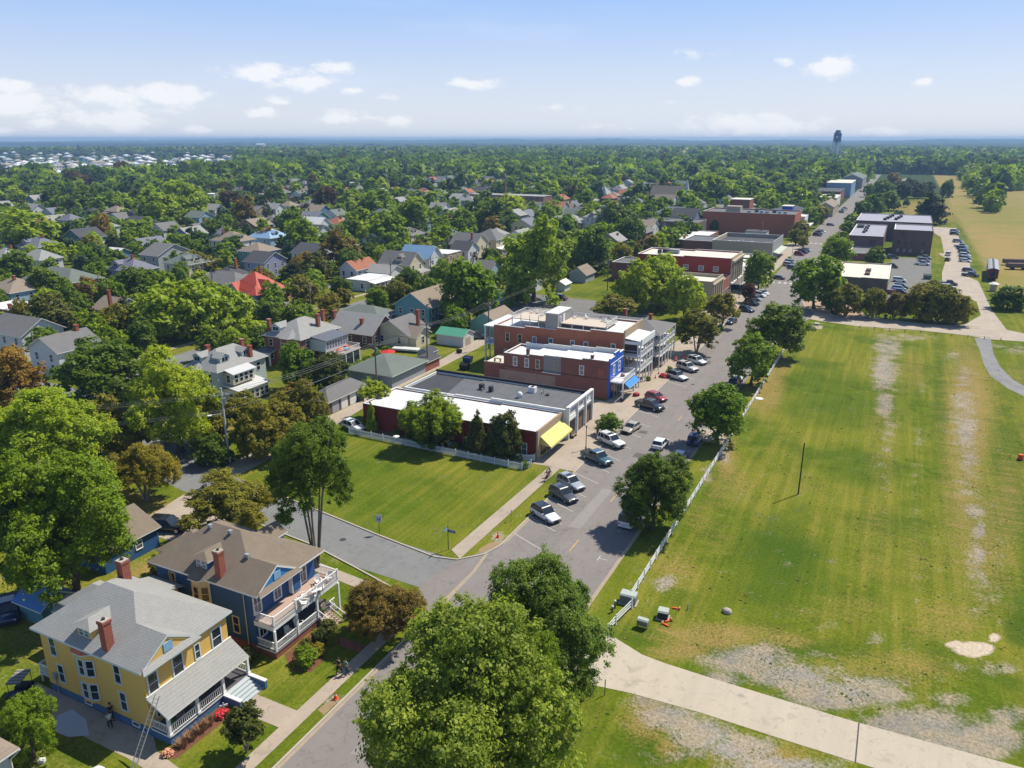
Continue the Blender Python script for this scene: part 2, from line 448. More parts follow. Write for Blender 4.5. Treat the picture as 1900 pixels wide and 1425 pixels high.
g0 = n.mix(n.m('MULTIPLY', n.ss(n.m('ADD', s1.outputs[2], n.m('MULTIPLY_ADD', mid, 1.6, -.8)), .1, .8), n.m('MULTIPLY_ADD', fin, .8, .45), clamp=True), g0, (.045, .084, .006))
g0 = n.mix(n.m('MULTIPLY', n.ss(n.noise(tc, .075, 4, .6), .52, .68), .55), g0, (.040, .080, .006))
# dry
dv = n.m('ADD', s1.outputs[1], n.m('MULTIPLY_ADD', fin, .9, -.45)); dv = n.m('ADD', dv, n.m('MULTIPLY_ADD', stk2, .9, -.45))
straw = n.mix(n.ss(mid, .35, .65), (.26, .18, .065), (.20, .155, .042))
g1 = n.mix(n.m('MULTIPLY', n.ss(dv, .18, .85), .85), g0, straw)
fw = n.m('MULTIPLY', s2.outputs[2], n.m('MULTIPLY_ADD', stk2, .9, .1), clamp=True)
g1 = n.mix(fw, g1, n.mix(n.ss(big, .4, .6), (.30, .215, .085), (.20, .19, .055)))
# gravel
dr = n.m('ADD', s1.outputs[0], n.m('MULTIPLY_ADD', fin, 1.15, -.58)); dr = n.m('ADD', dr, n.m('MULTIPLY_ADD', mid, 2.2, -1.1))
grav = n.mix(n.ss(vf, .2, .85), (.17, .155, .148), (.245, .22, .205)); grav = n.mix(n.m('MULTIPLY', n.ss(big, .42, .58), .6), grav, (.30, .275, .26)); grav = n.mix(n.m('MULTIPLY', n.ss(mid, .4, .62), .5), grav, (.36, .27, .17))
g2 = n.mix(n.m('MULTIPLY', n.ss(dr, .18, .95), n.m('MULTIPLY_ADD', fin, .8, .45), clamp=True), g1, grav)
sdv = n.m('ADD', s2.outputs[1], n.m('MULTIPLY_ADD', mid, 1.3, -.65))
g2 = n.mix(n.ss(sdv, .3, .75), g2, (.43, .355, .27))
g3 = n.mix(s2.outputs[0], g2, n.mix(mid, (.022, .04, .012), (.045, .07, .018)))
det = n.m('MULTIPLY', n.m('MULTIPLY_ADD', fin, 1.5, .25), n.m('MULTIPLY_ADD', vf, 1.2, .4))
cmb = n.new('ShaderNodeCombineXYZ')
for i in range(3): n.link(det, cmb.inputs[i])
n.link(n.mix(1., g3, cmb.outputs[0], 'MULTIPLY'), pb.inputs['Base Color'])
bn = n.new('ShaderNodeBump'); bn.inputs['Strength'].default_value = .5; bn.inputs['Distance'].default_value = .12
n.link(fin, bn.inputs['Height']); n.link(bn.outputs[0], pb.inputs['Normal'])
gme.materials.append(gm)
tag(link(bpy.data.objects.new('ground', gme)), kind='structure')

# ---------------------------------------------------------------- asphalt, concrete and other sheets
def asphalt(name, col, patch=.16, crack=True, crev=None):
    patch *= 1.5
    m = bpy.data.materials.new(name); m.use_nodes = True; MATS[name] = m
    n = N(m.node_tree); b = m.node_tree.nodes['Principled BSDF']; b.inputs['Roughness'].default_value = .9; b.inputs['Specular IOR Level'].default_value = .2
    tc = n.new('ShaderNodeTexCoord').outputs['Object']
    f = n.noise(tc, .22, 5, .6); g = n.noise(tc, 6, 3, .7); h = n.noise(tc, 1.1, 4, .6, dist=1.5)
    v = n.m('MULTIPLY', n.m('MULTIPLY_ADD', f, 2*patch, 1-patch), n.m('MULTIPLY_ADD', g, .22, .89))
    mp = n.new('ShaderNodeMapping'); mp.inputs['Scale'].default_value = (.8, .03, 1); n.link(tc, mp.inputs['Vector'])
    v = n.m('MULTIPLY', v, n.m('MULTIPLY_ADD', n.noise(mp.outputs[0], 1, 3), .22, .89))
    if crack:
        vo = n.new('ShaderNodeTexVoronoi', feature='DISTANCE_TO_EDGE'); vo.inputs['Scale'].default_value = .16
        dv = n.vm('ADD', tc, n.vm('MULTIPLY', n.noise(tc, .8, 4, .7, out='Color'), (1.6, 1.6, 0)))
        n.link(dv, vo.inputs['Vector'])
        cr = n.ss(vo.outputs[0], .0, .010, .84, 1.)
        v = n.m('MULTIPLY', v, cr)
    v = n.m('MULTIPLY', v, n.ss(h, .30, .46, .82, 1.)); v = n.m('MULTIPLY', v, n.ss(n.noise(tc, .45, 2, .5), .62, .70, 1., .86))
    cmb = n.new('ShaderNodeCombineXYZ')
    for i in range(3): n.link(v, cmb.inputs[i])
    n.link(n.mix(1., (*col, 1), cmb.outputs[0], 'MULTIPLY'), b.inputs['Base Color'])
    return m
asph = asphalt('asphalt_main', (.185, .168, .158), .10)
asph2 = asphalt('asphalt_side', (.165, .168, .166), .12)
asph3 = asphalt('asphalt_lot', (.155, .15, .142), .14)
gravel = asphalt('gravel_road', (.34, .29, .235), .2, crack=False)
gravel_d = asphalt('gravel_track', (.19, .19, .19), .2, crack=False)
walk = asphalt('concrete_walk', (.33, .275, .22), .14, crack=True)
pave = asphalt('plaza_paving', (.33, .23, .16), .12, crack=True)
cpath = asphalt('concrete_drive', (.385, .335, .265), .06, crack=False)
mulch = mat('mulch', (.15, .065, .035), 1., .3, 2, fine=.3)
soil = mat('bare_soil', (.28, .20, .115), 1., .3, 1, fine=.3)
yel = mat('road_paint_yellow', (.50, .33, .08), .8, .25, 3)
whp = mat('road_paint_white', (.46, .45, .42), .8, .3, 3)

def sheet(name, pts, z, m):
    mb = MB(); mb.face([(p[0], p[1], z) for p in pts], m)
    me = mb.mesh(name)
    if me.polygons[0].normal.z < 0: me.flip_normals()
    return structure(name, me)
def gp(*px): return [G(x, y)[:2] for x, y in px]
def arc(cx, cy, r, a0, a1, n=8): return [(cx+r*math.cos(R(a0+(a1-a0)*i/n)), cy+r*math.sin(R(a0+(a1-a0)*i/n))) for i in range(n+1)]
# main street and the square at its far end
main = [(-39, 0), (-39, 56)] + arc(-43.4, 57.5, 4.4, 0, 90, 6)[1:]
sheet('main_street', [(-39, 0), (-24.6, 0), (-24.6, 150), (-23.8, 190), (-21.3, 219), (-19, 227), (-19, 300), (-24, 420), (-33, 900), (-33.5, 1250), (-42, 1250), (-42, 420), (-39, 300), (-39, 235), (-37.6, 222), (-39, 200), (-39, 75.5), (-42.2, 70.3), (-43, 63.4), (-40.8, 60), (-39, 56)], .016, asph)
sheet('side_street', [(-42.21, 70.3), (-54.2, 71.1), (-70, 73.9), (-82, 75.9), (-94, 79.5), (-105, 84), (-123, 91), (-145, 94), (-240, 97), (-240, 89), (-146, 87), (-122, 82), (-106, 76), (-94, 71), (-82, 68.5), (-70, 66.8), (-60, 65.6), (-52.5, 63.8), (-43.01, 63.4)], .012, asph2)
sheet('north_street', [(-147.5, 97), (-140.5, 97), (-140.5, 420), (-147.5, 420)], .010, asph2)
sheet('west_street', [(-262, 60), (-254, 60), (-254, 520), (-262, 520)], .010, asph2)
sheet('back_street', [(-240, 205), (-92, 205), (-60, 205), (-60, 212), (-92, 212), (-240, 212)], .008, asph2)
sheet('alley', [(-88.2, 77.5), (-83.8, 76.3), (-84.2, 100), (-86.0, 114), (-86.6, 140), (-87.5, 165), (-90, 205), (-95, 205), (-93, 184), (-91.5, 165), (-89.6, 140), (-88.6, 112)], .014, walk)
sheet('rear_car_park', [(-106, 197), (-74, 197), (-74, 224), (-106, 226)], .009, asph3)
# gravel road round the green
sheet('gravel_road', gp((1492,590),(1530,597),(1600,606),(1700,612),(1800,623),(1830,629),(1905,634),(1905,620),(1868,612),(1840,575),(1826,545),(1815,522),(1800,515),(1800,480),(1783,455),(1775,423),(1728,421),(1733,432),(1746,440),(1752,470),(1740,470),(1756,480),(1748,505),(1748,520),(1770,540),(1812,560),(1820,585),(1790,602),(1745,603),(1690,598),(1640,592),(1560,578),(1512,566),(1480,548),(1440,545),(1430,600)), .013, gravel)
sheet('brick_lot', gp((1655,477),(1728,480),(1728,520),(1703,556),(1640,556),(1652,520)), .018, asph3)
sheet('gravel_track', gp((1808,627),(1838,628),(1843,655),(1855,680),(1880,705),(1915,725),(1915,742),(1872,722),(1838,698),(1825,675),(1818,650)), .017, gravel_d)
sheet('concrete_drive', [(-24.6, 66), (-20.3, 64.4), (-17, 63.0), (-14.8, 62.7), (-9.7, 62.5), (2, 62.3), (14.7, 62.7), (60, 63.2), (60, 58), (14, 57.6), (3.9, 57.4), (-3.2, 57.4), (-10, 57.5), (-16.3, 57.2), (-20.3, 56.6), (-24.6, 55)], .02, cpath)
jm = MB()
jm.face([(2.5,57.41,.0235),(2.62,57.41,.0235),(2.62,62.3,.0235),(2.5,62.3,.0235)], tar)
structure('drive_joint', jm)
# planted half circle with trees in front of the square
sheet('planting_bed', gp((1489,558),(1493,570),(1512,579),(1545,585),(1580,587),(1602,583),(1590,565),(1540,555)), .03, pave)
sheet('park_lawn_edge', gp((1495,600),(1527,605),(1524,611),(1490,608)), .024, walk)
# pavements
sheet('pavement', [(-46.2, 100.6), (-39.12, 100.6), (-39.12, 221), (-45.9, 221)], .03, walk)
sheet('pavement', [(-49.0, 221.05), (-39.12, 221.05), (-40.5, 240), (-40.5, 400), (-47.4, 400), (-47.4, 240), (-49.0, 240)], .03, walk)
sheet('pavement', [(-46, 124), (-75, 124), (-75, 134), (-46, 134)], .022, walk)
sheet('footpath', [(-44.0, 72.2), (-42.0, 70.8), (-41.6, 100.55), (-43.4, 100.55)], .03, walk)
sheet('footpath', [(-41.9, 20), (-40.5, 20), (-40.5, 57.6), (-41.9, 57.6)], .03, walk)
sheet('footpath', [(-50.5, 60.3), (-41.6, 59.5), (-41.6, 61), (-62, 63.2), (-62, 61.6)], .028, walk)
sheet('footpath', [(-153.8, 97), (-152.2, 97), (-152.2, 300), (-153.8, 300)], .02, walk)
sheet('driveway', [(-84, 58.5), (-77.2, 58.5), (-70.5, 61), (-72, 67), (-86, 69)], .02, walk)
sheet('house_path', [(-66, 31.6), (-50.5, 31.6), (-46.5, 31.3), (-41.9, 31.0), (-41.9, 32.2), (-46.5, 32.8), (-49.0, 33.2), (-50.6, 34.2), (-66, 34.2)], .022, walk)
sheet('door_path', [(-46.6, 39.7), (-41.9, 39.7), (-41.9, 42.0), (-46.6, 42.0)], .022, walk)
sheet('door_path', [(-45.6, 51.0), (-41.9, 51.0), (-41.9, 52.2), (-45.6, 52.2)], .022, mat('brick_path', (.27,.10,.06), .9, .2, brick=True))
sheet('garden_path', [(-69.5, 44.2), (-68.3, 44.2), (-70.0, 50.2), (-71.2, 50.2)], .022, mat('brick_path'))
sheet('tactile_paving', [(-41.3, 58.0), (-40.1, 58.0), (-40.3, 59.4), (-41.3, 59.6)], .036, mat('tactile_red', (.42,.12,.09), .9, .1))
sheet('mulch_bed', [(-48.3, 47.5), (-46.0, 46.0), (-44.2, 46.6), (-44.3, 48.6), (-45.8, 50.6), (-48.3, 51.6)], .014, mulch)
sheet('mulch_bed', [(-45.5, 53.4), (-42.2, 53.4), (-42.2, 57.4), (-46, 58)], .014, mulch)
sheet('mulch_bed', [(-48.4, 33.2), (-46.9, 33.2), (-46.6, 39.3), (-48.4, 39.3)], .014, mulch)
sheet('garden_strip', [(-78.5, 98.6), (-48.0, 98.6), (-46.3, 99.0), (-46.3, 101.9), (-78.5, 101.9)], .014, mat('garden_soil', (.12,.085,.05), 1., .3, 1., fine=.3))
sheet('garden_path', [(-76, 99.7), (-49, 99.9), (-46.4, 100.3), (-46.4, 101.0), (-49, 100.7), (-76, 100.5)], .02, walk)
sheet('verge_soil', [(-39.3, 72.6), (-39.3, 77.0), (-40.6, 75.8), (-41.0, 73.8), (-40.2, 72.2)], .012, soil)
sheet('verge_soil', [(-39.4, 42.6), (-39.4, 44.4), (-40.2, 44.3), (-40.35, 42.9)], .012, soil)
# road edge dust strips along both kerbs
dust = mat('road_edge_dust', (.33, .27, .20), 1., .25, 1.2, fine=.25)
sheet('road_edge', [(-24.95, 66.5), (-24.5, 66.5), (-24.5, 150), (-24.9, 150)], .021, dust)
sheet('road_edge', [(-39.1, 0), (-38.7, 0), (-38.65, 54), (-39.1, 54)], .021, dust)
sheet('road_edge', [(-39.1, 76), (-38.7, 77), (-38.7, 100), (-39.1, 100)], .021, dust)
sheet('gutter_scar', [(-39.2, 57), (-38.9, 57), (-38.7, 63), (-38.9, 69), (-39.5, 73.5), (-39.9, 73.5), (-39.3, 69), (-39.3, 63)], .022, dust)
sheet('parking_apron', [(-25.5, 121.6), (-21.5, 121.6), (-21.5, 126), (-24.5, 128.5), (-26.6, 127.0)], .024, walk)

pt_d = asphalt('asphalt_patch_dark', (.10, .095, .092), .1, crack=False); pt_l = asphalt('asphalt_patch_pale', (.225, .21, .198), .1, crack=False)
for (x0, y0, x1, y1, m_) in ((-33.5,84,-31.8,97,pt_l),(-29.5,66,-27.2,69,pt_d),(-36.5,62,-34.0,63.6,pt_d),(-33.2,110,-30.2,112,pt_d),(-28.5,140,-26.4,149,pt_l),(-36.2,168,-34,171,pt_d),(-34.6,40,-33.9,57,pt_l),(-31,190,-27,194,pt_l),(-35.6,120.5,-34.1,122,pt_d)):
    sheet('asphalt_patch', [(x0,y0),(x1,y0+.2),(x1-.1,y1),(x0+.15,y1-.1)], .0195, m_)
for (x, y) in ((-33.6,58.5),(-29.0,104),(-57.5,68.3),(-33.8,152),(-30.2,215)):
    mb = MB(); mb.prism([(x+.42*math.cos(a_*.5236), y+.42*math.sin(a_*.5236)) for a_ in range(12)], .018, .026, tar); single('manhole_cover', mb, 'dark round manhole cover in the road, %s' % {-33.6:'at the near corner',-29.0:'behind the dense street tree',-57.5:'in the side street',-33.8:'before the grey hotel',-30.2:'short of the square'}[x], 'manhole cover')
# kerbs (real steps of 12 cm)
def kerb(pts, wdt=.16, h=.12, m=concrete):
    mb = MB(); pts = [Vector((p[0], p[1], 0)) for p in pts]
    L_, R_ = [], []
    for i, p in enumerate(pts):
        a = pts[max(i-1, 0)]; b = pts[min(i+1, len(pts)-1)]
        d = (b-a).normalized(); nrm = Vector((-d.y, d.x, 0))
        L_.append(p+nrm*wdt/2); R_.append(p-nrm*wdt/2)
    for i in range(len(pts)-1):
        a, b, c, d = L_[i], R_[i], R_[i+1], L_[i+1]
        up = Vector((0,0,h))
        mb.face([a+up, b+up, c+up, d+up], m)
        mb.face([b, c, c+up, b+up], m); mb.face([d, a, a+up, d+up], m)
    mb.face([L_[0], R_[0], R_[0]+up, L_[0]+up], m); mb.face([R_[-1], L_[-1], L_[-1]+up, R_[-1]+up], m)
    structure('kerb', mb)
kerb([(-39.1, 0), (-39.1, 55.5)] + [(-39.5, 57.8), (-40.9, 59.8), (-43.0, 61.3), (-52.5, 63.7), (-60, 65.5), (-70, 66.7), (-73, 67.0)], .2)
kerb([(-39.1, 221), (-39.1, 100), (-39.1, 75.6), (-39.9, 72.9), (-42.2, 70.4), (-45, 69.8), (-54.2, 71.2), (-70, 74.0), (-82, 76.0)], .2)
kerb([(-123, 91.3), (-105, 84.4), (-94, 79.9), (-88.5, 78.0)], .2)
kerb([(-23.9, 190), (-21.4, 219), (-19.5, 227)], .2)
kerb([G(1489,560)[:2], G(1493,571)[:2], G(1512,580)[:2], G(1545,586)[:2], G(1580,588)[:2], G(1604,584)[:2]], .35, .2)

# painted marks: yellow centre dashes, white stall ticks and stop bars (the pattern is one marking per object)
def mark(name, p, q, wdt, m):
    p = Vector((*p, 0)); q = Vector((*q, 0)); d = (q-p).normalized(); k = Vector((-d.y, d.x, 0))*wdt/2
    z = Vector((0, 0, .0235))
    mb = MB(); mb.face([p-k+z, q-k+z, q+k+z, p+k+z], m)
    structure(name, mb)
for y0 in (69, 78.3, 93.2, 129.5, 146, 170):
    mark('centre_line', (-30.9, y0), (-30.9, y0+3.1), .13, yel)
for y0 in (77.6, 82.5, 84.6, 88.6, 93.5, 98.5, 103, 108, 113.5, 119, 124.5, 130, 136, 150, 156):
    mark('stall_line', (-38.9, y0+1.7), (-34.4, y0-.4), .11, whp)
for (x, y) in ((-27.1, 78.3), (-27.1, 71.0), (-27.1, 86), (-27.1, 101.0)):
    mark('stall_tick', (x, y-.6), (x, y+.6), .11, whp); mark('stall_tick', (x, y), (x+1.1, y), .1, whp)
for i in range(7): mark('crossing_bar', (-37.6+i*1.9, 283), (-36.7+i*1.9, 283), 2.6, whp)
for i in range(7): mark('crossing_bar', (-38+i*2.2, 402), (-36.9+i*2.2, 402), 2.6, whp)

# ---------------------------------------------------------------- far land: wooded skyline, water
# ================================================================ building kit (local frame: origin at the south-west corner on the ground, x east, y north)
FACE = {'S': 0., 'E': math.pi/2, 'N': math.pi, 'W': -math.pi/2}
_WC = {}
def win_mesh(w, h, fm, gm_, bars=1, t=.10, sill=True):
    k = (round(w,2), round(h,2), fm.name, gm_.name, bars, t)
    if k not in _WC:
        f = MB(); y0, y1 = -.07, .0
        f.box(-w/2-t, y0, -t, -w/2, y1, h+t, fm); f.box(w/2, y0, -t, w/2+t, y1, h+t, fm)
        f.box(-w/2, y0, h, w/2, y1, h+t, fm); f.box(-w/2-(.06 if sill else 0), y0-.04, -t, w/2+(.06 if sill else 0), y1, 0, fm)
        if bars >= 1: f.box(-w/2, -.045, h/2-.03, w/2, -.005, h/2+.03, fm)
        if bars >= 2: f.box(-.025, -.04, 0, .025, -.005, h/2-.03, fm); f.box(-.025, -.04, h/2+.03, .025, -.005, h, fm)
        p = MB(); p.face([(-w/2,-.012,0),(w/2,-.012,0),(w/2,-.012,h),(-w/2,-.012,h)], gm_)
        _WC[k] = (f.mesh('window'), p.mesh('pane'))
    return _WC[k]
def window(par, side, x, y, z, w=.9, h=1.5, fm=None, gl=None, bars=1, t=.10, name='window', sub=True):
    f, p = win_mesh(w, h, fm or trimw, gl or glass, bars, t)
    if sub:
        o = part(name, f, par, (x, y, z), FACE[side]); part('pane', p, o)
    else:
        k = ('one', f.name, p.name)
        if k not in _WC:
            m = MB(); y0 = -.07; fm_ = fm or trimw
            m.box(-w/2-t, y0, -t, w/2+t, 0, h+t, fm_); m.face([(-w/2,y0-.01,0),(w/2,y0-.01,0),(w/2,y0-.01,h),(-w/2,y0-.01,h)], gl or glass)
            if bars: m.box(-w/2, y0-.03, h/2-.03, w/2, y0-.005, h/2+.03, fm_)
            _WC[k] = m.mesh('window')
        o = part(name, _WC[k], par, (x, y, z), FACE[side])
    return o
def slab(mb, pts, th, m, edge=None):
    """thick sheet under the given (roof) polygon"""
    n_ = len(pts); e = edge or m
    lo = [(p[0], p[1], p[2]-th) for p in pts]
    mb.face(pts, m); mb.face(lo[::-1], e)
    for i in range(n_):
        j = (i+1) % n_
        mb.face([pts[j], pts[i], lo[i], lo[j]], e)
def hip_roof(mb, x0, y0, x1, y1, z, h, m, edge, ov=.5, rid=None, th=.16):
    x0 -= ov; y0 -= ov; x1 += ov; y1 += ov
    w, d = x1-x0, y1-y0
    if w >= d:
        k = d/2 if rid is None else rid
        a, b = (x0+k, (y0+y1)/2, z+h), (x1-k, (y0+y1)/2, z+h)
    else:
        k = w/2 if rid is None else rid
        a, b = ((x0+x1)/2, y0+k, z+h), ((x0+x1)/2, y1-k, z+h)
    c = [(x0,y0,z),(x1,y0,z),(x1,y1,z),(x0,y1,z)]
    if w >= d: fs = [[c[0],c[1],b,a],[c[1],c[2],b],[c[2],c[3],a,b],[c[3],c[0],a]]
    else: fs = [[c[0],c[1],a],[c[1],c[2],b,a],[c[2],c[3],b],[c[3],c[0],a,b]]
    for f in fs: mb.face(f, m)
    lo = [(p[0],p[1],z-th) for p in c]
    for i in range(4): mb.face([c[(i+1)%4], c[i], lo[i], lo[(i+1)%4]], edge)
    mb.face(lo[::-1], edge)
def gable_roof(mb, x0, y0, x1, y1, z, h, m, edge, axis='x', ov=.4, th=.14):
    """ridge along axis"""
    if axis == 'x':
        ym = (y0+y1)/2; s = h/((y1-y0)/2); zl = z-ov*s
        A = [(x0-ov,y0-ov,zl),(x1+ov,y0-ov,zl),(x1+ov,ym,z+h),(x0-ov,ym,z+h)]
        B = [(x0-ov,ym,z+h),(x1+ov,ym,z+h),(x1+ov,y1+ov,zl),(x0-ov,y1+ov,zl)]
    else:
        xm = (x0+x1)/2; s = h/((x1-x0)/2); zl = z-ov*s
        A = [(x0-ov,y1+ov,zl),(x0-ov,y0-ov,zl),(xm,y0-ov,z+h),(xm,y1+ov,z+h)]
        B = [(xm,y1+ov,z+h),(xm,y0-ov,z+h),(x1+ov,y0-ov,zl),(x1+ov,y1+ov,zl)]
    slab(mb, [(p[0],p[1],p[2]+th*.9) for p in A], th, m, edge); slab(mb, [(p[0],p[1],p[2]+th*.9) for p in B], th, m, edge)
def gable_walls(mb, x0, y0, x1, y1, z0, z, h, m, axis='x'):
    mb.box(x0, y0, z0, x1, y1, z, m)
    if axis == 'x':
        ym = (y0+y1)/2
        for x in (x0, x1):
            pts = [(x,y0,z),(x,y1,z),(x,ym,z+h)]
            mb.face(pts if x == x1 else pts[::-1], m)
    else:
        xm = (x0+x1)/2
        for y in (y0, y1):
            pts = [(x0,y,z),(x1,y,z),(xm,y,z+h)]
            mb.face(pts if y == y0 else pts[::-1], m)
def railing(mb, p, q, z, m, h=.95, gap=.14, post=.1):
    p, q = Vector((p[0], p[1], z)), Vector((q[0], q[1], z)); L = (q-p).length; d = (q-p)/L
    k = Vector((-d.y, d.x, 0))
    def beam(a, b, wd, z0, z1):
        a0, a1, b0, b1 = a-k*wd, a+k*wd, b-k*wd, b+k*wd
        vs = [(*v.xy, v.z+z0) for v in (a0, b0, b1, a1)] + [(*v.xy, v.z+z1) for v in (a0, b0, b1, a1)]
        mb.solid(vs, [(0,3,2,1),(0,1,5,4),(1,2,6,5),(2,3,7,6),(3,0,4,7),(4,5,6,7)], m)
    beam(p, q, .045, h-.08, h); beam(p, q, .03, .1, .16)
    n_ = max(1, int(L/gap))
    for i in range(1, n_):
        c = p + d*(L*i/n_)
        beam(c-d*.018, c+d*.018, .018, .16, h-.08)
def steps(mb, x0, y0, x1, y1, z0, n_, m, run=.3, direction='E'):
    for i in range(n_):
        z = z0*(n_-i)/(n_+1)
        if direction == 'E': mb.box(x1+(i)*run, y0, 0, x1+(i+1)*run, y1, z, m)
        elif direction == 'S': mb.box(x0, y0-(i+1)*run, 0, x1, y0-i*run, z, m)
def chimney(par, x, y, z0, z1, w=.7, m=None, cap=True, label=None):
    mb = MB(); m = m or brick_c
    mb.box(x-w/2, y-w/2, z0, x+w/2, y+w/2, z1-.25, m); mb.box(x-w/2-.06, y-w/2-.06, z1-.25, x+w/2+.06, y+w/2+.06, z1, m)
    c = part('chimney', mb, par, label=label)
    if cap:
        cm = MB(); cm.box(x-w/2, y-w/2, z1, x+w/2, y+w/2, z1+.08, concrete); cm.cyl(x, y, z1+.08, z1+.25, w*.2, tar, 8)
        part('cap', cm, c)
    return c
def bx(x0, y0, z0, x1, y1, z1, m, top=None): return MB().box(x0, y0, z0, x1, y1, z1, m, top)
def shed_quad(mb, x0, y0, x1, y1, zs, m, edge, th=.14):
    """zs: heights of SW, SE, NE, NW corners"""
    slab(mb, [(x0,y0,zs[0]),(x1,y0,zs[1]),(x1,y1,zs[2]),(x0,y1,zs[3])], th, m, edge)

siding_y = mat('yellow_siding', (.72,.46,.125), .75, .05, .5, bands=(.14,.14))
siding_b = mat('navy_siding', (.028,.098,.25), .7, .08, .5, bands=(.14,.2))
cream_trim = mat('cream_trim', (.62,.52,.30), .7, .05)
found_b = mat('blue_foundation', (.07,.15,.28), .85, .12)
deck_t = mat('deck_boards', (.42,.30,.25), .8, .12, 1.)
grey_steps = mat('grey_blue_steps', (.42,.47,.49), .8, .08)
sky_panel = mat('light_blue_panel', (.22,.40,.60), .6, .05)

# ---------------------------------------------------------------- the two foreground houses share one plan
def four_square(kind):
    Y = kind == 'yellow'
    if Y:
        L, W_, HW = 13.3, 8.9, 6.75
        h = empty('yellow_house', 'two storey yellow clapboard house, grey shingle roof, a ladder leaning at its porch', 'house', (-63.9, 34.2, 0))
        wm, rm, tm, fm_ = siding_y, shg_grey, mat('pale_trim', (.60,.66,.68), .6, .05), found_b
    else:
        L, W_, HW = 13.1, 8.9, 6.9
        h = empty('blue_house', 'two storey navy blue house with brown shingle roof and two white front balconies', 'house', (-63.9, 46.6, 0))
        wm, rm, tm, fm_ = siding_b, shg_brown, trimw, brick_r
    # walls and foundation
    part('foundation', bx(.04, .04, 0, L-.04, W_-.04, .85, fm_), h)
    ov, rh = .5, 3.1
    oe = .35 if Y else 1.15
    RS = HW
    sl = rh/(W_/2+ov)                                     # roof slope towards the south eave
    gw = 5.9                                              # width of the front gable
    gh = sl*(gw/2)
    mb = MB(); mb.box(0, 0, .85, L, W_, HW, wm)
    # gable triangle wall (front)
    gy0 = -ov; gy1 = gy0 + gw; gym = (gy0+gy1)/2
    mb.face([(L,.0,HW-.0),(L,gy1-ov*.4,HW),(L,gym,HW-ov*sl*.5+gh)], wm)
    part('wall', mb, h)
    # roof: hip with a lower front gable whose south slope lies in the main slope
    z = RS; xe = L+oe; xw = -ov; ys, yn = -ov, W_+ov; ym = W_/2
    A = (3.8, ym, z+rh); B = (7.4 if Y else 7.7, ym, z+rh)
    gz = z+gh*1.0
    # point on the hip face where the gable ridge meets it
    t = gh/rh
    Xv = xe-(xe-B[0])*t
    rb = MB()
    rb.face([(xw,ys,z),(xe,ys,z),(xe,gym,gz),(Xv,gym,gz),B,A], rm)      # south slope with the gable's south slope
    rb.face([(Xv,gym,gz),(xe,gym,gz),(xe,gy1,z)], rm)                    # gable north slope
    rb.face([(xe,gy1,z),(xe,yn,z),B,(Xv,gym,gz)], rm)                    # front hip face
    rb.face([(xe,yn,z),(xw,yn,z),A,B], rm)
    rb.face([(xw,yn,z),(xw,ys,z),A], rm)
    th = .2
    rim = [(xw,ys),(xe,ys),(xe,yn),(xw,yn)]
    for i in range(4):
        a, b = rim[i], rim[(i+1)%4]
        rb.face([(b[0],b[1],z),(a[0],a[1],z),(a[0],a[1],z-th),(b[0],b[1],z-th)], tm)
    rb.face([(x,y,z-th) for x,y in rim][::-1], tm)
    rf = part('roof', rb, h)
    bb = MB()                                                             # barge boards of the gable
    for a, b in (((xe+.01,ys,z),(xe+.01,gym,gz)),((xe+.01,gym,gz),(xe+.01,gy1,z))):
        bb.face([(a[0],a[1],a[2]-.22),(b[0],b[1],b[2]-.22),b,a], tm)
    part('barge_board', bb, rf)
    # small pent roof under the gable and light panel in it
    pm = MB(); slab(pm, [(xe-.12,gy0+.35,z+.28),(xe-.12,gy1-.35,z+.28),(xe+.45,gy1,z-.06),(xe+.45,gy0,z-.06)][::-1], .1, rm, tm)
    part('pent_roof', pm, rf)
    gm2 = MB(); gm2.face([(xe-.1,gy0+.2,z-.02),(xe-.1,gy1-.2,z-.02),(xe-.1,gym,gz-.15)], wm if Y else mat('bright_blue_gable', (.03,.20,.47), .7, .05)); 
    part('gable_wall', gm2, h)
    lp = MB(); lp.box(xe-.1, gym-.45, z+.35, xe-.03, gym+.45, z+1.15, sky_panel); part('gable_window', lp, h)
    # ridge cap lines
    # side dormer, chimney beside it and bay with its little roof
    bx0 = 4.6 if Y else 5.0
    dz = HW
    d = MB(); dx0, dx1, dyf = bx0+.5, bx0+2.3, .35
    d.box(dx0, dyf, z+.45, dx1, dyf+2.6, z+1.55, wm if Y else siding_b)
    dm = part('dormer', d, rf)
    dr = MB(); zf = z+1.62; xm = (dx0+dx1)/2
    ye = -ov + (zf+.35-z)/sl
    slab(dr, [(dx0-.35,dyf-.35,zf),(xm,dyf+.5,zf+.55),(xm,ye+1.0,zf+.55),(dx0-.35,ye+.2,zf)][::-1], .1, rm, tm)
    slab(dr, [(dx1+.35,dyf-.35,zf),(xm,dyf+.5,zf+.55),(xm,ye+1.0,zf+.55),(dx1+.35,ye+.2,zf)], .1, rm, tm)
    dr.face([(dx0-.35,dyf-.35,zf),(dx1+.35,dyf-.35,zf),(xm,dyf+.5,zf+.55)], rm)
    part('dormer_roof', dr, dm)
    for q in (-.36, .36): window(dm, 'S', xm+q, dyf, z+.72, .5, .7, tm, glassb, 1, .07, sub=False)
    chimney(h, 8.9 if Y else 8.9, .35, z+.2, z+3.1, .72, brick_c)
    bay = MB(); b0, b1, bo = bx0, bx0+2.5, (.38 if Y else .6)
    bay.prism([(b0,0),(b0+.75,-bo),(b1-.75,-bo),(b1,0)], 1.1, HW-.55 if Y else HW-.2, wm if Y else cream_trim)
    by = part('bay', bay, h)
    br_ = MB(); zt = HW-.5 if Y else HW-.15
    pk = ((b0+b1)/2, .35, zt+1.0)
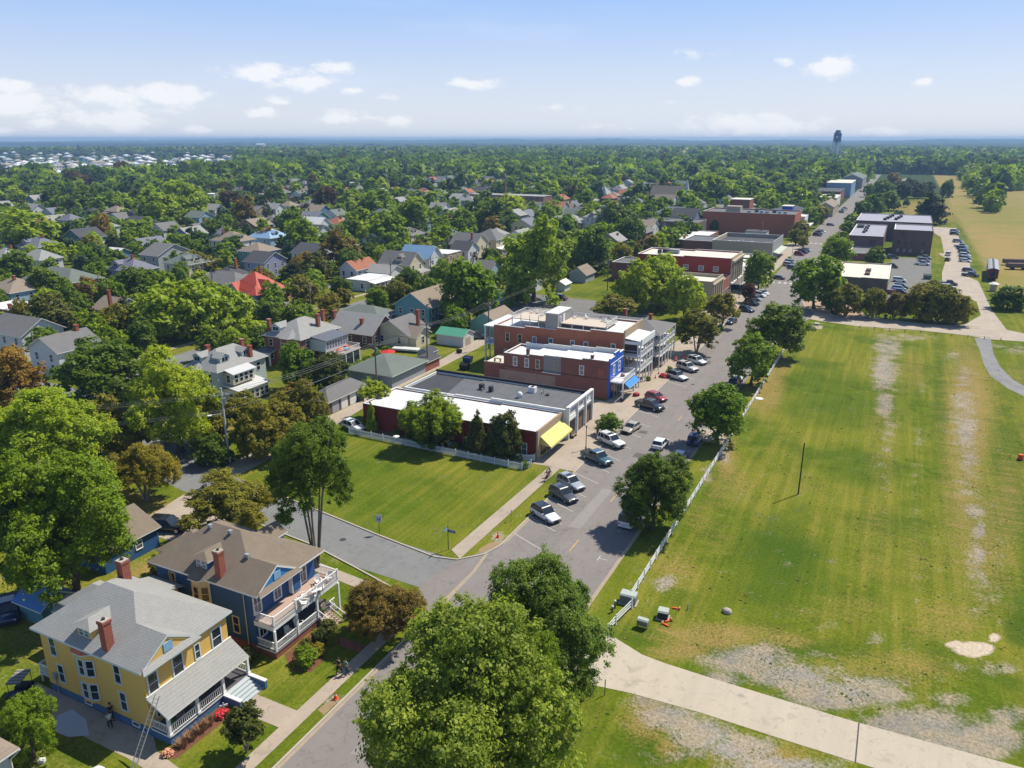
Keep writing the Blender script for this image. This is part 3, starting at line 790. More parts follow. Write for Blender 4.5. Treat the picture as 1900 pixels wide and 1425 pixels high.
    cs = [(b0-.35,.0),(b0+.65,-bo-.35),(b1-.65,-bo-.35),(b1+.35,.0)]
    for i in range(3): br_.face([(*cs[i],zt),(*cs[i+1],zt),pk], copper if Y else rm)
    br_.face([(*c,zt-.08) for c in cs][::-1], tm)
    for i in range(3): br_.face([(*cs[i+1],zt),(*cs[i],zt),(*cs[i],zt-.1),(*cs[i+1],zt-.1)], tm)
    part('bay_roof', br_, by, label='small copper red roof over the bay' if Y else None)
    tr = tm if Y else cream_trim
    for zz in ((3.95, 1.55) if Y else (4.3, 1.6)):
        # two slanted bay windows and a centre one
        w_, hh = .62, 1.5
        f, p = win_mesh(w_, hh, tr, glass, 1, .1)
        for (x, y, rz) in ((b0+.375, -bo/2, -math.atan2(bo,.75)), ((b0+b1)/2, -bo, 0.), (b1-.375, -bo/2, math.atan2(bo,.75))):
            o = part('window', f, by, (x, y, zz), rz); part('pane', p, o)
    # side windows
    for x in ((1.6, 10.0) if Y else (2.3,)): window(h, 'S', x, 0, 4.3, .72, 1.75, tr, glass, 1)
    for x in ((2.1, 10.2) if Y else (10.6,)): window(h, 'S', x, 0, 1.6, .72, 1.75, tr, glass, 1)
    if not Y:
        window(h, 'S', 1.2, 0, 1.5, .72, 1.75, tr, glass, 1)
        dsp = MB(); dsp.tube((12.1,-.12,.3),(12.1,-.12,6.7),.05,cream_trim); part('downspout', dsp, h); part('downspout', MB().tube((7.62,-.12,.3),(7.62,-.12,6.7),.045,trimw), h)
    else:
        dsp = MB(); dsp.tube((1.2,-.1,.1),(1.2,-.1,1.9),.045,metalg); dsp.box(1.0,-.25,1.7,1.4,-.02,2.3,metalg); part('power_meter', dsp, h)
        for x in (5.2, 11.3): window(h, 'S', x, .04, .35, .8, .35, trimw, tar, 0, .06, name='cellar_window')
    # rear wing
    rw = MB()
    if Y:
        rw.box(-4.2, 5.2, .3, 0, 8.8, 5.0, wm); part('rear_wing', rw, h)
        r2 = MB(); hip_roof(r2, -4.2, 5.2, .6, 8.8, 5.0, 1.5, rm, tm, .45); part('rear_roof', r2, h)
        r3 = MB(); r3.box(-6.6, 5.8, .3, -4.2, 8.6, 3.0, wm); gable_roof(r3, -6.8, 5.6, -4.2, 8.8, 3.0, .8, rm, tm, 'x', .3); part('rear_lean_to', r3, h)
        chimney(h, 1.7, 7.7, 6.9, 9.75, .85, brick_c)
        r4 = MB(); r4.box(.8, 9.1, .3, 4.2, 11.3, 5.3, wm); r4.face([(.3,9.0,6.4),(.3,11.8,5.5),(4.7,11.8,5.5),(4.7,9.0,6.4)], rm); r4.face([(.3,9.0,6.3),(4.7,9.0,6.3),(4.7,11.8,5.4),(.3,11.8,5.4)], tm)
        r4.face([(4.7,11.8,5.5),(.3,11.8,5.5),(.3,11.8,5.4),(4.7,11.8,5.4)], tm); part('side_wing', r4, h)
        dk = MB(); dk.box(-1.9, .3, .9, 0, 3.1, 1.05, trimw, sky_panel)
        for x, y in ((-1.8,.4),(-1.8,3.0)): dk.box(x-.06, y-.06, 0, x+.06, y+.06, 2.0, trimw)
        railing(dk, (-1.85,.35), (0,.35), 1.05, trimw); railing(dk, (-1.85,.35), (-1.85,3.05), 1.05, trimw); part('rear_deck', dk, h)
    else:
        rw.box(-4.0, 4.2, .3, 0, 8.6, 5.0, wm); part('rear_wing', rw, h)
        r2 = MB(); hip_roof(r2, -4.2, 4.2, .4, 8.6, 5.0, 1.6, rm, tm, .5); part('rear_roof', r2, h)
        rd = MB(); rd.box(6.6, 7.4, z, 9.0, 9.1, z+1.0, sky_panel); gable_roof(rd, 6.6, 5.5, 9.0, 9.1, z+1.0, .75, rm, tm, 'y', .3); rd.face([(6.6,9.1,z+1.0),(9.0,9.1,z+1.0),(7.8,9.1,z+1.75)], sky_panel)
        part('rear_dormer', rd, rf)
        for (x, y, zz) in ((4.1,3.9,2.85),(6.9,3.9,2.85)):
            v = MB(); v.box(x-.18, y-.2, z+zz-.05, x+.18, y+.2, z+zz+.3, metalg); part('roof_vent', v, rf)
        v = MB(); v.box(10.3, 2.2, z+1.75, 10.8, 2.5, z+2.15, metalg); part('roof_vent', v, rf)
    # front (east) windows
    if Y:
        for y, w_ in ((.75, .85), (3.3, .95), (7.6, .95)): window(h, 'E', L, y, 4.0, w_, 1.85, tm, glass, 1, .12)
        window(h, 'E', L, 1.2, 1.5, 1.0, 1.8, tm, glass, 1, .1); window(h, 'E', L, 5.4, 4.2, .45, 1.4, tm, glass, 1, .1)
        part('door', bx(L, 5.6, .95, L+.06, 6.7, 3.1, mat('dark_door', (.05,.02,.015), .5, .1)), h)
        window(h, 'E', L, 3.2, 1.5, 1.0, 1.7, tm, glass, 1)
    else:
        for y in (.55, 3.3): window(h, 'E', L, y, 4.3, .85, 1.75, tm, glassb, 2, .13)
        window(h, 'E', L, 7.0, 4.1, .85, 2.05, tm, glassb, 2, .16)
        for y in (.9, 3.4): window(h, 'E', L, y, 1.5, .85, 1.7, tm, glass, 2, .13)
        dr_ = part('door', bx(L, 5.3, 1.0, L+.06, 6.3, 3.1, white), h)
        cw = MB(); cw.box(L, 4.9, 3.95, L+.5, 6.2, 6.1, trimw); cw.face([(L+.51,5.0,4.0),(L+.51,6.1,4.0),(L+.51,6.1,6.0),(L+.51,5.0,6.0)], siding_b); part('entry_box', cw, h)
    return h, L, W_, HW, z, wm, rm, tm

yh, L, W_, HW, z, wm, rm, tm = four_square('yellow')
# its porch: sloping roof, posts, balustrade, blue steps
PX0, PX1 = L, L+2.15
pr = MB()
x2 = PX1+.45
slab(pr, [(L,-.1,3.95),(x2,-.3,3.05),(x2,8.7,3.05),(L,9.15,3.95)], .16, rm, trimw)
fl_ = MB(); fl_.face([(L+.02,-.1,3.96),(L+.02,9.1,3.96),(L+.02,9.1,4.06),(L+.02,-.1,4.06)], white); fl_.box(L, -.1, 3.97, L+.12, 9.12, 4.07, white)
part('porch_roof', pr, yh); part('flashing', fl_, yh)
pf = MB(); pf.box(L, .0, 0, PX1, 8.9, .8, found_b); pf.box(L, -.06, .8, PX1+.1, 9.0, .95, trimw, mat('dark_porch_floor', (.09,.09,.10), .8, .1)); part('porch_floor', pf, yh)
for y in (.05, 3.0, 5.85, 8.8):
    po = MB(); po.box(PX1-.12, y-.11, .95, PX1+.12, y+.11, 2.95, trimw); po.box(PX1-.17, y-.16, .95, PX1+.17, y+.16, 1.15, trimw); part('porch_post', po, yh)
for a, b in (((L, .05), (PX1, .05)), ((PX1, .15), (PX1, 2.9)), ((PX1, 3.1), (PX1, 5.75)), ((L+.2, 8.8), (PX1-.1, 8.8))):
    rb = MB(); railing(rb, a, b, .95, trimw, .9, .19); part('balustrade', rb, yh)
st = MB(); steps(st, 0, 5.95, PX1+.1, 8.7, .95, 5, grey_steps, .36, 'E'); part('front_steps', st, yh)
for y in (5.75, 8.8):
    cb = MB(); cb.box(PX1+.1, y-.13, 0, PX1+2.1, y+.13, .85, found_b); cb.box(PX1+.1, y-.17, .85, PX1+2.15, y+.17, .95, white); part('step_wall', cb, yh)

bh, L, W_, HW, z, wm, rm, tm = four_square('blue')
PX1 = L+2.45
def balcony(par, L, x1, y0, y1, zf, th, rail, floor, posts, rails, open_side=None):
    fb = MB(); fb.box(L, y0, zf-th, x1, y1, zf-.04, trimw); fb.box(L, y0-.05, zf-.04, x1+.05, y1+.05, zf, trimw, floor); part('balcony_floor', fb, par)
balcony(bh, L, PX1, -.1, 9.6, 3.75, .55, True, deck_t, None, None)
balcony(bh, L, PX1, -.1, 8.9, .95, .2, True, mat('dark_porch_floor'), None, None)
part('porch_foundation', bx(L, .05, 0, PX1-.1, 8.7, .75, brick_r), bh)
for y in (.0, 3.1, 6.1, 9.5):
    po = MB(); po.box(PX1-.1, y-.1, .95 if y < 9 else 0, PX1+.1, y+.1, 3.2, trimw); part('porch_post', po, bh)
    po = MB(); po.box(PX1-.08, y-.08, 3.75, PX1+.08, y+.08, 4.85, trimw); part('rail_post', po, bh)
for a, b in (((L+.1, 0), (PX1, 0)), ((PX1, .1), (PX1, 3.0)), ((PX1, 3.2), (PX1, 6.0)), ((PX1, 6.2), (PX1, 9.4)), ((L+.1, 9.5), (PX1, 9.5))):
    rb = MB(); railing(rb, a, b, 3.75, trimw, 1.0, .16); part('upper_balustrade', rb, bh)
for a, b in (((L+.1, 0), (PX1, 0)), ((PX1, .1), (PX1, 3.0)), ((PX1, 3.2), (PX1, 6.0)), ((PX1, 8.0), (PX1, 8.8))):
    rb = MB(); railing(rb, a, b, .95, trimw, .9, .16); part('lower_balustrade', rb, bh)
st = MB(); steps(st, 0, 6.2, PX1, 7.9, .95, 5, mat('step_boards', (.42,.34,.25), .9, .15), .32, 'E'); part('front_steps', st, bh)
for y in (6.15, 7.95):
    hr = MB(); hr.tube((PX1,y,1.85),(PX1+1.9,y,1.0),.05,trimw); hr.box(PX1+1.85,y-.07,0,PX1+1.99,y+.07,1.1,trimw); hr.tube((PX1,y,1.2),(PX1+1.9,y,.3),.04,trimw)
    for i in range(1,6): hr.tube((PX1+i*.3,y,1.1-i*.13),(PX1+i*.3,y,1.8-i*.13),.02,trimw)
    part('handrail', hr, bh)
def mesh_chair(m, low=False):
    mb = MB()
    mb.box(-.28, -.25, .34, .28, .3, .40, m)
    for i in range(5): mb.solid([(-.27+i*.11,.28,.36),(-.18+i*.11,.28,.36),(-.18+i*.11,.52,1.0-abs(i-2)*.04),(-.27+i*.11,.52,1.0-abs(i-2)*.04),(-.27+i*.11,.31,.36),(-.18+i*.11,.31,.36),(-.18+i*.11,.55,1.0-abs(i-2)*.04),(-.27+i*.11,.55,1.0-abs(i-2)*.04)], [(0,1,2,3),(7,6,5,4),(0,3,7,4),(1,5,6,2),(3,2,6,7)], m)
    for x in (-.34, .30): mb.box(x, -.3, .58, x+.08, .38, .62, m)
    legs = MB()
    for x in (-.32, .26):
        for y in (-.28, .3): legs.box(x, y, 0, x+.06, y+.06, .58, m)
    return mb, legs
def garden_chair(loc, rz, label, group, m=white):
    o = empty('garden_chair', label, 'chair', loc, rz, group); a, b = mesh_chair(m); part('seat_and_back', a, o); part('leg_frame', b, o); return o
for i, (x, y, rz) in enumerate(((-48.9,51.6,2.6),(-48.2,53.2,.6),(-49.3,54.2,.9),(-48.0,50.6,2.2),(-48.7,55.2,.3))):
    garden_chair((x, y, 3.75), rz, 'white slatted chair on the upper deck of the navy house', 'white chairs on the upper balcony')
def round_tab(loc, r, hh, m, label):
    o = empty('garden_table', label, 'table', loc); a = MB(); a.cyl(0,0,hh-.04,hh,r,m,16); part('table_top', a, o); b = MB(); b.cyl(0,0,0,hh-.04,.05,m,8); b.cyl(0,0,0,.03,.25,m,10); part('table_leg', b, o)
round_tab((-48.4, 52.4, 3.75), .45, .65, white, 'small round white table among the chairs on the upper balcony')
round_tab((-48.9, 50.9, 3.75), .35, .5, white, 'low round white side table at the near end of the upper balcony chairs')
for (x, y, rz) in ((-48.9,49.0,1.2),(-49.0,50.6,1.8)):
    garden_chair((x, y, .95), rz, 'white chair on the shaded lower porch of the navy house', 'white chairs on the lower porch')
# wicker bench at the top of the steps
be = empty('porch_sofa', 'tan cushioned sofa with blue pillows at the top of the porch steps', 'sofa', (-49.2, 54.0, .95), -1.2)
part('seat', bx(-.7,-.35,.1,.7,.35,.42, mat('tan_cushion', (.55,.40,.24), .9, .1)), be); part('backrest', bx(-.7,.3,.1,.7,.45,.85, wood), be)
for x in (-.45, .1): part('pillow', MB().ball((x,.15,.55),.2,.1,.18, mat('blue_cloth', (.05,.16,.42), .8, .1)), be)

# white corner of the neighbouring house at the lower left
nh = empty('white_house', 'white house with a tan roof cut off by the lower left corner', 'house', (-66.0, 17.0, 0))
mb = MB(); mb.box(0, 0, 0, 11.2, 8.3, 4.3, mat('pale_grey_siding', (.50,.53,.58), .7, .05, bands=(.16,.1))); part('wall', mb, nh)
mb = MB(); hip_roof(mb, 0, 0, 11.2, 8.3, 4.3, 2.6, shg_tan, trimw, .6); part('roof', mb, nh)
mb = MB(); mb.tube((11.75,8.9,4.1),(11.3,8.3,3.4),.06,trimw); mb.tube((11.3,8.35,3.4),(11.3,8.35,.2),.06,trimw); part('downspout', mb, nh)
window(nh, 'E', 11.2, 5.2, 1.3, .9, 1.5, trimw, glass, 1)

# blue garage and blue cottage behind
gr = empty('blue_garage', 'navy garage with a brown shingle roof beside the black car', 'garage', (-85.0, 49.6, 0))
mb = MB(); gable_walls(mb, 0, 0, 8.2, 7.4, 0, 2.7, 2.0, siding_b, 'y'); part('wall', mb, gr)
mb = MB(); gable_roof(mb, 0, 0, 8.2, 7.4, 2.7, 2.0, shg_brown, trimw, 'y', .35); part('roof', mb, gr)
window(gr, 'E', 8.2, 4.6, 1.1, .8, 1.0, trimw, glassb, 1)
window(gr, 'S', 4.1, 0, 1.1, .8, 1.0, trimw, glassb, 1)
# teal play shed behind the yellow house
sh = empty('teal_shed', 'teal shed with a blue metal roof and a white lattice door behind the yellow house', 'shed', (-77.8, 40.0, 0), R(0))
teal = mat('teal_boards', (.10,.24,.26), .8, .12, 1.)
mb = MB(); gable_walls(mb, 0, 0, 4.2, 3.6, 0, 2.0, 1.2, teal, 'x'); part('wall', mb, sh)
mb = MB(); gable_roof(mb, 0, 0, 4.2, 3.6, 2.0, 1.2, mat('blue_metal_roof', (.07,.20,.48), .45, .1), white, 'x', .3); part('roof', mb, sh)
mb = MB(); mb.box(4.22, 1.2, .05, 4.3, 2.3, 2.0, white); mb.box(4.3, 1.35, .2, 4.32, 2.15, 1.85, glass); part('door', mb, sh)
# patio pieces round the yellow house
mb = MB(); slab(mb, [(-60.2,32.2,.05),(-58.6,30.9,.04),(-57.0,31.0,.06),(-55.6,31.9,.05),(-57.5,33.0,.06),(-59.8,33.3,.05)][::1], .04, mat('grey_tarp', (.42,.45,.50), .7, .1)); single('tarp', mb, 'pale grey tarp spread on the paving beside the yellow house', 'tarp')
mb = MB(); mb.box(0,0,0,.5,.35,.3,white); single('garden_box', mb, 'small white box on the dark lawn south of the yellow house', 'box', (-56.5, 28.0, .0), .5)
mb = MB(); mb.ball((0,0,.15),.55,.4,.25,mat('white_sheet',(.62,.64,.68),.8,.1),10,6,.25,random.Random(3)); single('bundle', mb, 'crumpled white bundle on the path south east of the yellow house', 'bundle', (-51.4, 29.6, 0), .3)
mb = MB(); mb.tube((0,0,.03),(3.3,-1.0,.03),.035,mat('yellow_strip',(.45,.36,.08),.7,.1)); single('hose', mb, 'thin yellow strip lying on the shaded lawn beside the paving', 'hose', (-60.4, 30.0, 0))
mb = MB(); mb.ball((0,0,.06),.45,.35,.12,concrete,8,5,.3,random.Random(5)); single('stepping_stone', mb, 'pale flat stone on the lawn at the lower left', 'stone', (-54.4, 26.9, 0))
# extension ladder leaning on the porch roof
ld = empty('ladder', 'long aluminium ladder leaning against the porch roof of the yellow house', 'ladder', (0,0,0))
a0, a1 = Vector((-49.3, 30.9, 0)), Vector((-49.3, 34.1, 4.9)); b0, b1 = a0+Vector((.5,0,0)), a1+Vector((.5,0,0))
al = mat('aluminium', (.52,.51,.47), .4, .1, metal=.6)
for p, q in ((a0,a1),(b0,b1)): part('rail', MB().tube(p, q, .045, al, 5), ld)
rg = MB()
for i in range(1, 18): rg.tube(a0.lerp(a1, i/18), b0.lerp(b1, i/18), .022, al, 5)
part('rungs', rg, ld)
# flower beds, potted things
def flower(loc, r, m, label, name='flower_bush', n_=90, cat='bush'):
    rn = random.Random(int(loc[0]*77+loc[1]*13)); mb = MB()
    for i in range(n_):
        a = rn.uniform(0, 6.28); b = rn.uniform(.1, 1.5); q = r*rn.uniform(.75, 1.05)
        c = (q*math.cos(a)*math.cos(b), q*math.sin(a)*math.cos(b), q*.8*math.sin(b)+.05); s_ = r*.2
        mb.ball(c, s_, s_, s_*.7, m if rn.random() > .15 else mat('leaf_dull', (.06,.10,.02), .9, .2), 5, 4)
    return single(name, mb, label, cat, loc)
flower((-47.3, 38.6, 0), .65, mat('red_azalea', (.62,.03,.05), .8, .2, 4), 'bright red azalea bush by the steps of the yellow house')
flower((-47.9, 33.3, 0), .5, mat('peach_azalea', (.60,.27,.17), .8, .3, 4), 'small peach azalea at the corner of the yellow house porch')
strawm = mat('dried_ornamental_grass', (.33,.19,.10), 1., .3, 3, fine=.3)
def tuft(loc, r, hh, m, label, n_=160, cat='grass clump'):
    rn = random.Random(int(loc[0]*31+loc[1]*7)); mb = MB()
    for i in range(n_):
        a = rn.uniform(0, 6.28); q = r*math.sqrt(rn.random())*.5; e = r*rn.uniform(.4, 1.1)
        x, y = q*math.cos(a), q*math.sin(a); x2, y2 = e*math.cos(a), e*math.sin(a); w_ = .05
        mb.face([(x-w_*math.sin(a),y+w_*math.cos(a),0),(x+w_*math.sin(a),y-w_*math.cos(a),0),(x2,y2,hh*rn.uniform(.5,1))], m)
    return single('ornamental_grass', mb, label, cat, loc, group='dried grass clumps along the yellow house porch')
for i, y in enumerate((34.6, 35.5, 36.4, 37.3)): tuft((-47.6, y, 0), .75, .8, strawm, 'dried tan ornamental grass in the bed below the yellow house porch')
mb = MB(); mb.cyl(0,0,0,.9,.04,white,6); mb.box(-.35,-.03,.75,.35,.03,.95,white); mb.box(-.04,-.03,.9,.04,.03,1.15,white); single('garden_ornament', mb, 'white windmill ornament above the red azalea', 'ornament', (-47.35, 38.9, .0), .9)
# ================================================================ main street buildings
dred = mat('dark_red_paint', (.17,.022,.014), .8, .18, .35, streak=.15)
bred = mat('bright_red_paint', (.25,.032,.018), .8, .15, .25, streak=.12)
tanb = mat('tan_brick', (.42,.30,.19), .85, .12, .5, brick=True)
tanst = mat('tan_stone', (.43,.36,.26), .85, .12, .5)
old_brick = mat('old_orange_brick', (.40,.115,.045), .9, .24, .4, brick=True, streak=.12)
maroon = mat('maroon_brick', (.215,.062,.042), .9, .25, .4, brick=True, streak=.15)
worn = mat('worn_grey_render', (.29,.20,.165), .95, .35, .35, streak=.25, fine=.1)
wht_fac = mat('white_facade', (.70,.70,.69), .7, .07, .6)
brt_blue = mat('bright_blue_paint', (.015,.10,.48), .6, .06)
yaw = mat('yellow_awning', (.66,.60,.20), .8, .10, .9, streak=.08)
brownb = mat('brown_brick', (.13,.085,.07), .9, .2, .4, brick=True)
greyb = mat('grey_wall', (.30,.29,.28), .85, .12)
tanw = mat('tan_wall', (.40,.33,.25), .85, .1)

def flat_building(name, label, x0, y0, x1, y1, h, wm, rm, cap=None, par=.55, segs=1, drop=0., east=None, eh=None, rear=None, fnd=None):
    """walls with a parapet that steps down towards the west in segs steps; returns the Empty (local origin = SW corner)"""
    b = empty(name, label, 'building', (x0, y0, 0)); Lx, Ly = x1-x0, y1-y0; cap = cap or trimw; t = .28
    wmb, rmb, cmb = MB(), MB(), MB()
    for i in range(segs):
        a0, a1 = Lx*i/segs, Lx*(i+1)/segs; hh = h - drop*(segs-1-i)/max(1, segs-1)
        for (ya, yb) in ((0, t), (Ly-t, Ly)):
            wmb.box(a0, ya, 0, a1, yb, hh, wm); cmb.box(a0, ya-.03, hh, a1, yb+.03, hh+.07, cap)
        rmb.face([(a0, t, hh-par), (a1, t, hh-par), (a1, Ly-t, hh-par), (a0, Ly-t, hh-par)], rm)
        if i: 
            h0 = h - drop*(segs-i)/max(1, segs-1)
            rmb.face([(a0, t, h0-par), (a0, Ly-t, h0-par), (a0, Ly-t, hh-par), (a0, t, hh-par)], rm)
    h0 = h-drop if segs > 1 else h
    wmb.box(0, t, 0, t, Ly-t, h0-.02, rear or wm); cmb.box(-.03, t, h0-.02, t+.03, Ly-t, h0+.05, cap)
    part('wall', wmb, b); part('roof', rmb, b); part('parapet_cap', cmb, b)
    eh = eh or h
    f = MB(); f.box(Lx-t, -.003, 0, Lx+.02, Ly+.003, eh, east or wm); part('front_wall', f, b)
    return b
def ac_unit(b, x, y, z, w=1., d=.9, h=.8, m=None, name='air_conditioner', fan=True):
    mb = MB(); mb.box(x, y, z, x+w, y+d, z+h, m or metalg)
    if fan: mb.cyl(x+w/2, y+d/2, z+h, z+h+.06, min(w,d)*.36, tar, 10)
    return part(name, mb, b)
def vent(b, x, y, z, r=.12, h=.5, m=None): 
    mb = MB(); mb.cyl(x, y, z, z+h, r, m or metalg, 8); mb.cyl(x, y, z+h, z+h+.1, r*1.6, m or metalg, 8, r*.4); return part('roof_vent', mb, b)

# --- long dark red shop with white roof and yellow awning
b = flat_building('red_shop', 'long single storey dark red shop with white roof and a yellow awning', -79.3, 102.0, -46.0, 112.0, 4.75, dred, roof_white, roof_white, .18, 3, .35, east=tanb, eh=4.9)
aw = MB()
p0, p1 = (33.32, 1.0, 3.7), (33.32, 9.2, 3.7); q0, q1 = (35.3, .7, 2.35), (35.3, 9.5, 2.35)
slab(aw, [p0, q0, q1, p1], .04, yaw); aw.face([p0, (33.32,1.0,2.3), (35.3,.7,2.3), q0], yaw); aw.face([p1, q1, (35.3,9.5,2.3), (33.32,9.2,2.3)], yaw); aw.face([q0,(35.3,.7,2.05),(35.3,9.5,2.05),q1], yaw)
part('awning', aw, b)
part('shop_window', bx(33.33, 1.2, .5, 33.42, 8.8, 2.9, mat('shop_window_dark', (.03,.025,.02), .2, .3)), b)
for y in (3.0, 5.0, 7.0): part('mullion', bx(33.42, y, .5, 33.5, y+.1, 2.9, tanw), b)
for x in (29.0, 31.0): window(b, 'S', x, 0, .6, .8, 1.9, trimw, glassb, 1)
for x in (17.0, 22.3, 24.6): part('yellow_shutter', bx(x, -.08, .8, x+1.2, 0, 2.5, mat('ochre_paint', (.42,.27,.03), .7, .15)), b)
for x in (9.1, 14.0, 20.0): part('downspout', MB().tube((x,-.1,0),(x,-.1,4.4),.05,mat('pinkish_pipe', (.35,.16,.12), .7)), b)
vent(b, 27.5, 4.0, 4.5, .08, .3)
# --- white fronted garage with the grey roof
b = flat_building('white_front_shop', 'single storey shop with wide grey flat roof and white lettered front', -77.5, 112.06, -45.2, 123.6, 5.0, wht_fac, roof_black, roof_white, .4, 3, .3, east=wht_fac, eh=5.75)
f = MB()
for (y0, y1, z1) in ((.5, 3.4, 3.1), (4.6, 7.3, 3.3), (8.4, 10.9, 3.3)):
    f.box(32.31, y0, 0, 32.38, y1, z1, mat('opening_shade', (.025,.018,.018), .6, .3))  # near-black slabs on the wall, inner shade of the openings put into their colour
part('shop_openings', f, b)
for (y0, y1) in ((4.75, 6.5), (8.55, 9.9)):
    part('wood_door', bx(32.39, y0, .3, 32.44, y1, 2.3, mat('brown_door', (.16,.10,.055), .6, .2)), b)
part('shutter_box', bx(32.32, .5, 3.1, 32.5, 3.5, 3.5, white), b)
fr = MB()
for y in (0, 3.95, 7.85, 11.2): fr.box(32.3, y, 0, 32.62, y+.3, 5.7, white)
fr.box(32.3, 0, 5.55, 32.6, 11.5, 5.78, white); fr.box(32.3, 0.3, 3.75, 32.45, 11.2, 3.85, white)
part('pilasters', fr, b)
rn = random.Random(8)
lt = MB(); dk1, dk2, dk3 = mat('letter_grey', (.08,.08,.09), .7), mat('letter_blue', (.10,.15,.32), .7), mat('letter_brown', (.24,.19,.16), .7)
for (ys, ye, m) in ((1.2, 2.2, dk3), (2.3, 3.3, dk2), (3.5, 3.8, dk1), (4.9, 6.3, dk3), (6.4, 6.9, dk1), (8.7, 9.5, dk2)):
    y = ys
    while y < ye:
        hgt_ = rn.uniform(.3, .5); lt.box(32.33, y, 4.45, 32.36, y+.09, 4.45+hgt_, m); lt.box(32.33, y+.09, 4.45+rn.choice((0,.2)), 32.36, y+.22, 4.53+rn.choice((0,.2)), m); y += .3
part('sign_lettering', lt, b)
mb = MB(); mb.face([(.3,.3,4.312),(8.5,.3,4.312),(6.5,11.2,4.312),(.3,11.2,4.312)], tar); part('roof_patch', mb, b)
part('black_coping', bx(-.05, 11.2, 4.72, 32.2, 11.62, 5.12, mat('black_coping', (.02,.02,.022), .6)), b)
part('white_upstand', bx(18, -.02, 4.6, 32, .33, 5.3, roof_white), b)
ac_unit(b, 12.6, 5.5, 4.4, .8, .8, 1.1, tar, fan=False); ac_unit(b, 14.8, 5.1, 4.4, .7, .7, 1.1, tar, fan=False); ac_unit(b, 21.5, 7.6, 4.6, 1.3, 1.1, 1.0, wht_fac)
d_ = MB(); d_.ball((21.3, 4.6, 5.0), .55, .5, .6, white, 10, 6); d_.cyl(21.3, 4.6, 4.6, 5.0, .4, white, 8); part('turbine_vent', d_, b)
vent(b, 24.1, 7.8, 4.6, .1, .5); vent(b, 25.4, 7.6, 4.6, .28, .3, tar); vent(b, 13.6, 5.0, 4.5, .1, .4); vent(b, 24.4, 8.1, 4.6, .07, .8)

# --- blue fronted two storey brick building
b = flat_building('blue_front_building', 'two storey maroon brick building with bright blue front and white balcony', -68.7, 135.1, -45.95, 143.0, 7.6, maroon, roof_white, roof_white, .35, 4, .9, east=brt_blue, eh=8.1)
low = MB(); low.box(-4.8, .4, 0, -.01, 7.6, 3.9, maroon, roof_cream); part('rear_wall', low, b)
part('terrace_rail', bx(-4.8, .35, 3.9, -.01, .5, 4.3, brick_r, white), b)
part('worn_render', bx(-1.0, -.035, .6, 11.5, 0.0, 3.15, worn), b)
part('belt_course', bx(-.2, -.06, 3.9, 22.7, 0., 4.02, mat('dark_mortar', (.05,.03,.03), .9)), b)
# light well in the south wall: flat panels, its shade put into the grey
lw = MB(); lw.box(8.9, -.04, 3.75, 12.6, .0, 7.3, greyb); part('light_well_wall', lw, b)
lw = MB(); lw.box(8.95, -.06, 4.1, 12.55, -.04, 7.0, mat('well_shadow_grey', (.22,.22,.23), .9, .15)); part('light_well_shade', lw, b)
part('light_well_sill', bx(8.7, -.5, 3.75, 12.7, .0, 3.85, white), b)
for k in range(3): part('roof_light', bx(9.2+k*1.1, -.35, 3.86, 10.05+k*1.1, -.08, 4.1, glassb), b)
window(b, 'S', 11.7, -.06, 4.7, .8, 1.6, tanw, glassb, 1)
for x, k in ((2.6, 0), (5.2, 0), (7.6, 1), (17.0, 0)): window(b, 'S', x, 0, 4.35, .75, 1.7, trimw if k == 0 else cream_trim, glassb if k == 0 else glass, 1, .12)
part('bricked_window', bx(20.4, -.02, 4.4, 21.5, 0, 6.0, brick_c), b)
chimney(b, 5.2, .55, 6.4, 7.9, .55, brick_d, False); chimney(b, 18.9, .55, 7.1, 8.3, .5, brick_d, False)
up = MB()
for i in range(4): up.box(1.5+i*5.2, 7.35, 6.3+i*.28, 1.5+(i+1)*5.2, 7.6, 7.35+i*.28, roof_white)
part('white_upstand', up, b)
# blue facade details: arched top, white trims, balcony, blue canopy
fa = MB(); fa.prism([(22.5, 2.6), (22.8, 2.6), (22.8, 5.4), (22.5, 5.4)], 8.1, 8.75, brt_blue, white); fa.box(22.45, -.05, 8.1, 22.85, 2.6, 8.2, white); fa.box(22.45, 5.4, 8.1, 22.85, 7.95, 8.2, white)
fa.box(22.78, .2, 6.85, 22.86, 7.7, 7.0, white); part('facade_trim', fa, b)
for y in (2.2, 5.4): window(b, 'E', 22.77, y, 4.6, .85, 1.7, trimw, glassb, 1, .16)
f = MB(); f.box(22.78, .8, 0, 22.84, 7.2, 2.7, mat('shop_window_dark')); part('shop_window', f, b)
for y in (2.4, 4.0, 5.6): part('mullion', bx(22.85, y, 0, 22.93, y+.15, 2.7, white), b)
bal = MB(); bal.box(22.8, .2, 3.45, 25.4, 7.7, 3.7, white); part('balcony_floor', bal, b)
for a, c in (((22.9,.25),(25.35,.25)), ((25.35,.25),(25.35,7.6)), ((22.9,7.6),(25.35,7.6))):
    r_ = MB(); railing(r_, a, c, 3.7, white, 1.0, .18); part('balustrade', r_, b)
for y in (.35, 7.5): part('post', bx(25.2, y-.12, 0, 25.45, y+.12, 3.45, white), b)
part('planter', MB().cyl(25.3, .35, 0, .5, .35, tar, 8), b)
cn = MB(); slab(cn, [(25.5,.9,3.4),(26.5,.9,2.6),(26.5,7.3,2.6),(25.5,7.3,3.4)], .05, mat('canopy_blue', (.03,.22,.62), .6)); cn.face([(26.51,.9,2.6),(26.51,7.3,2.6),(26.51,7.3,2.45),(26.51,.9,2.45)], white); part('canopy', cn, b)
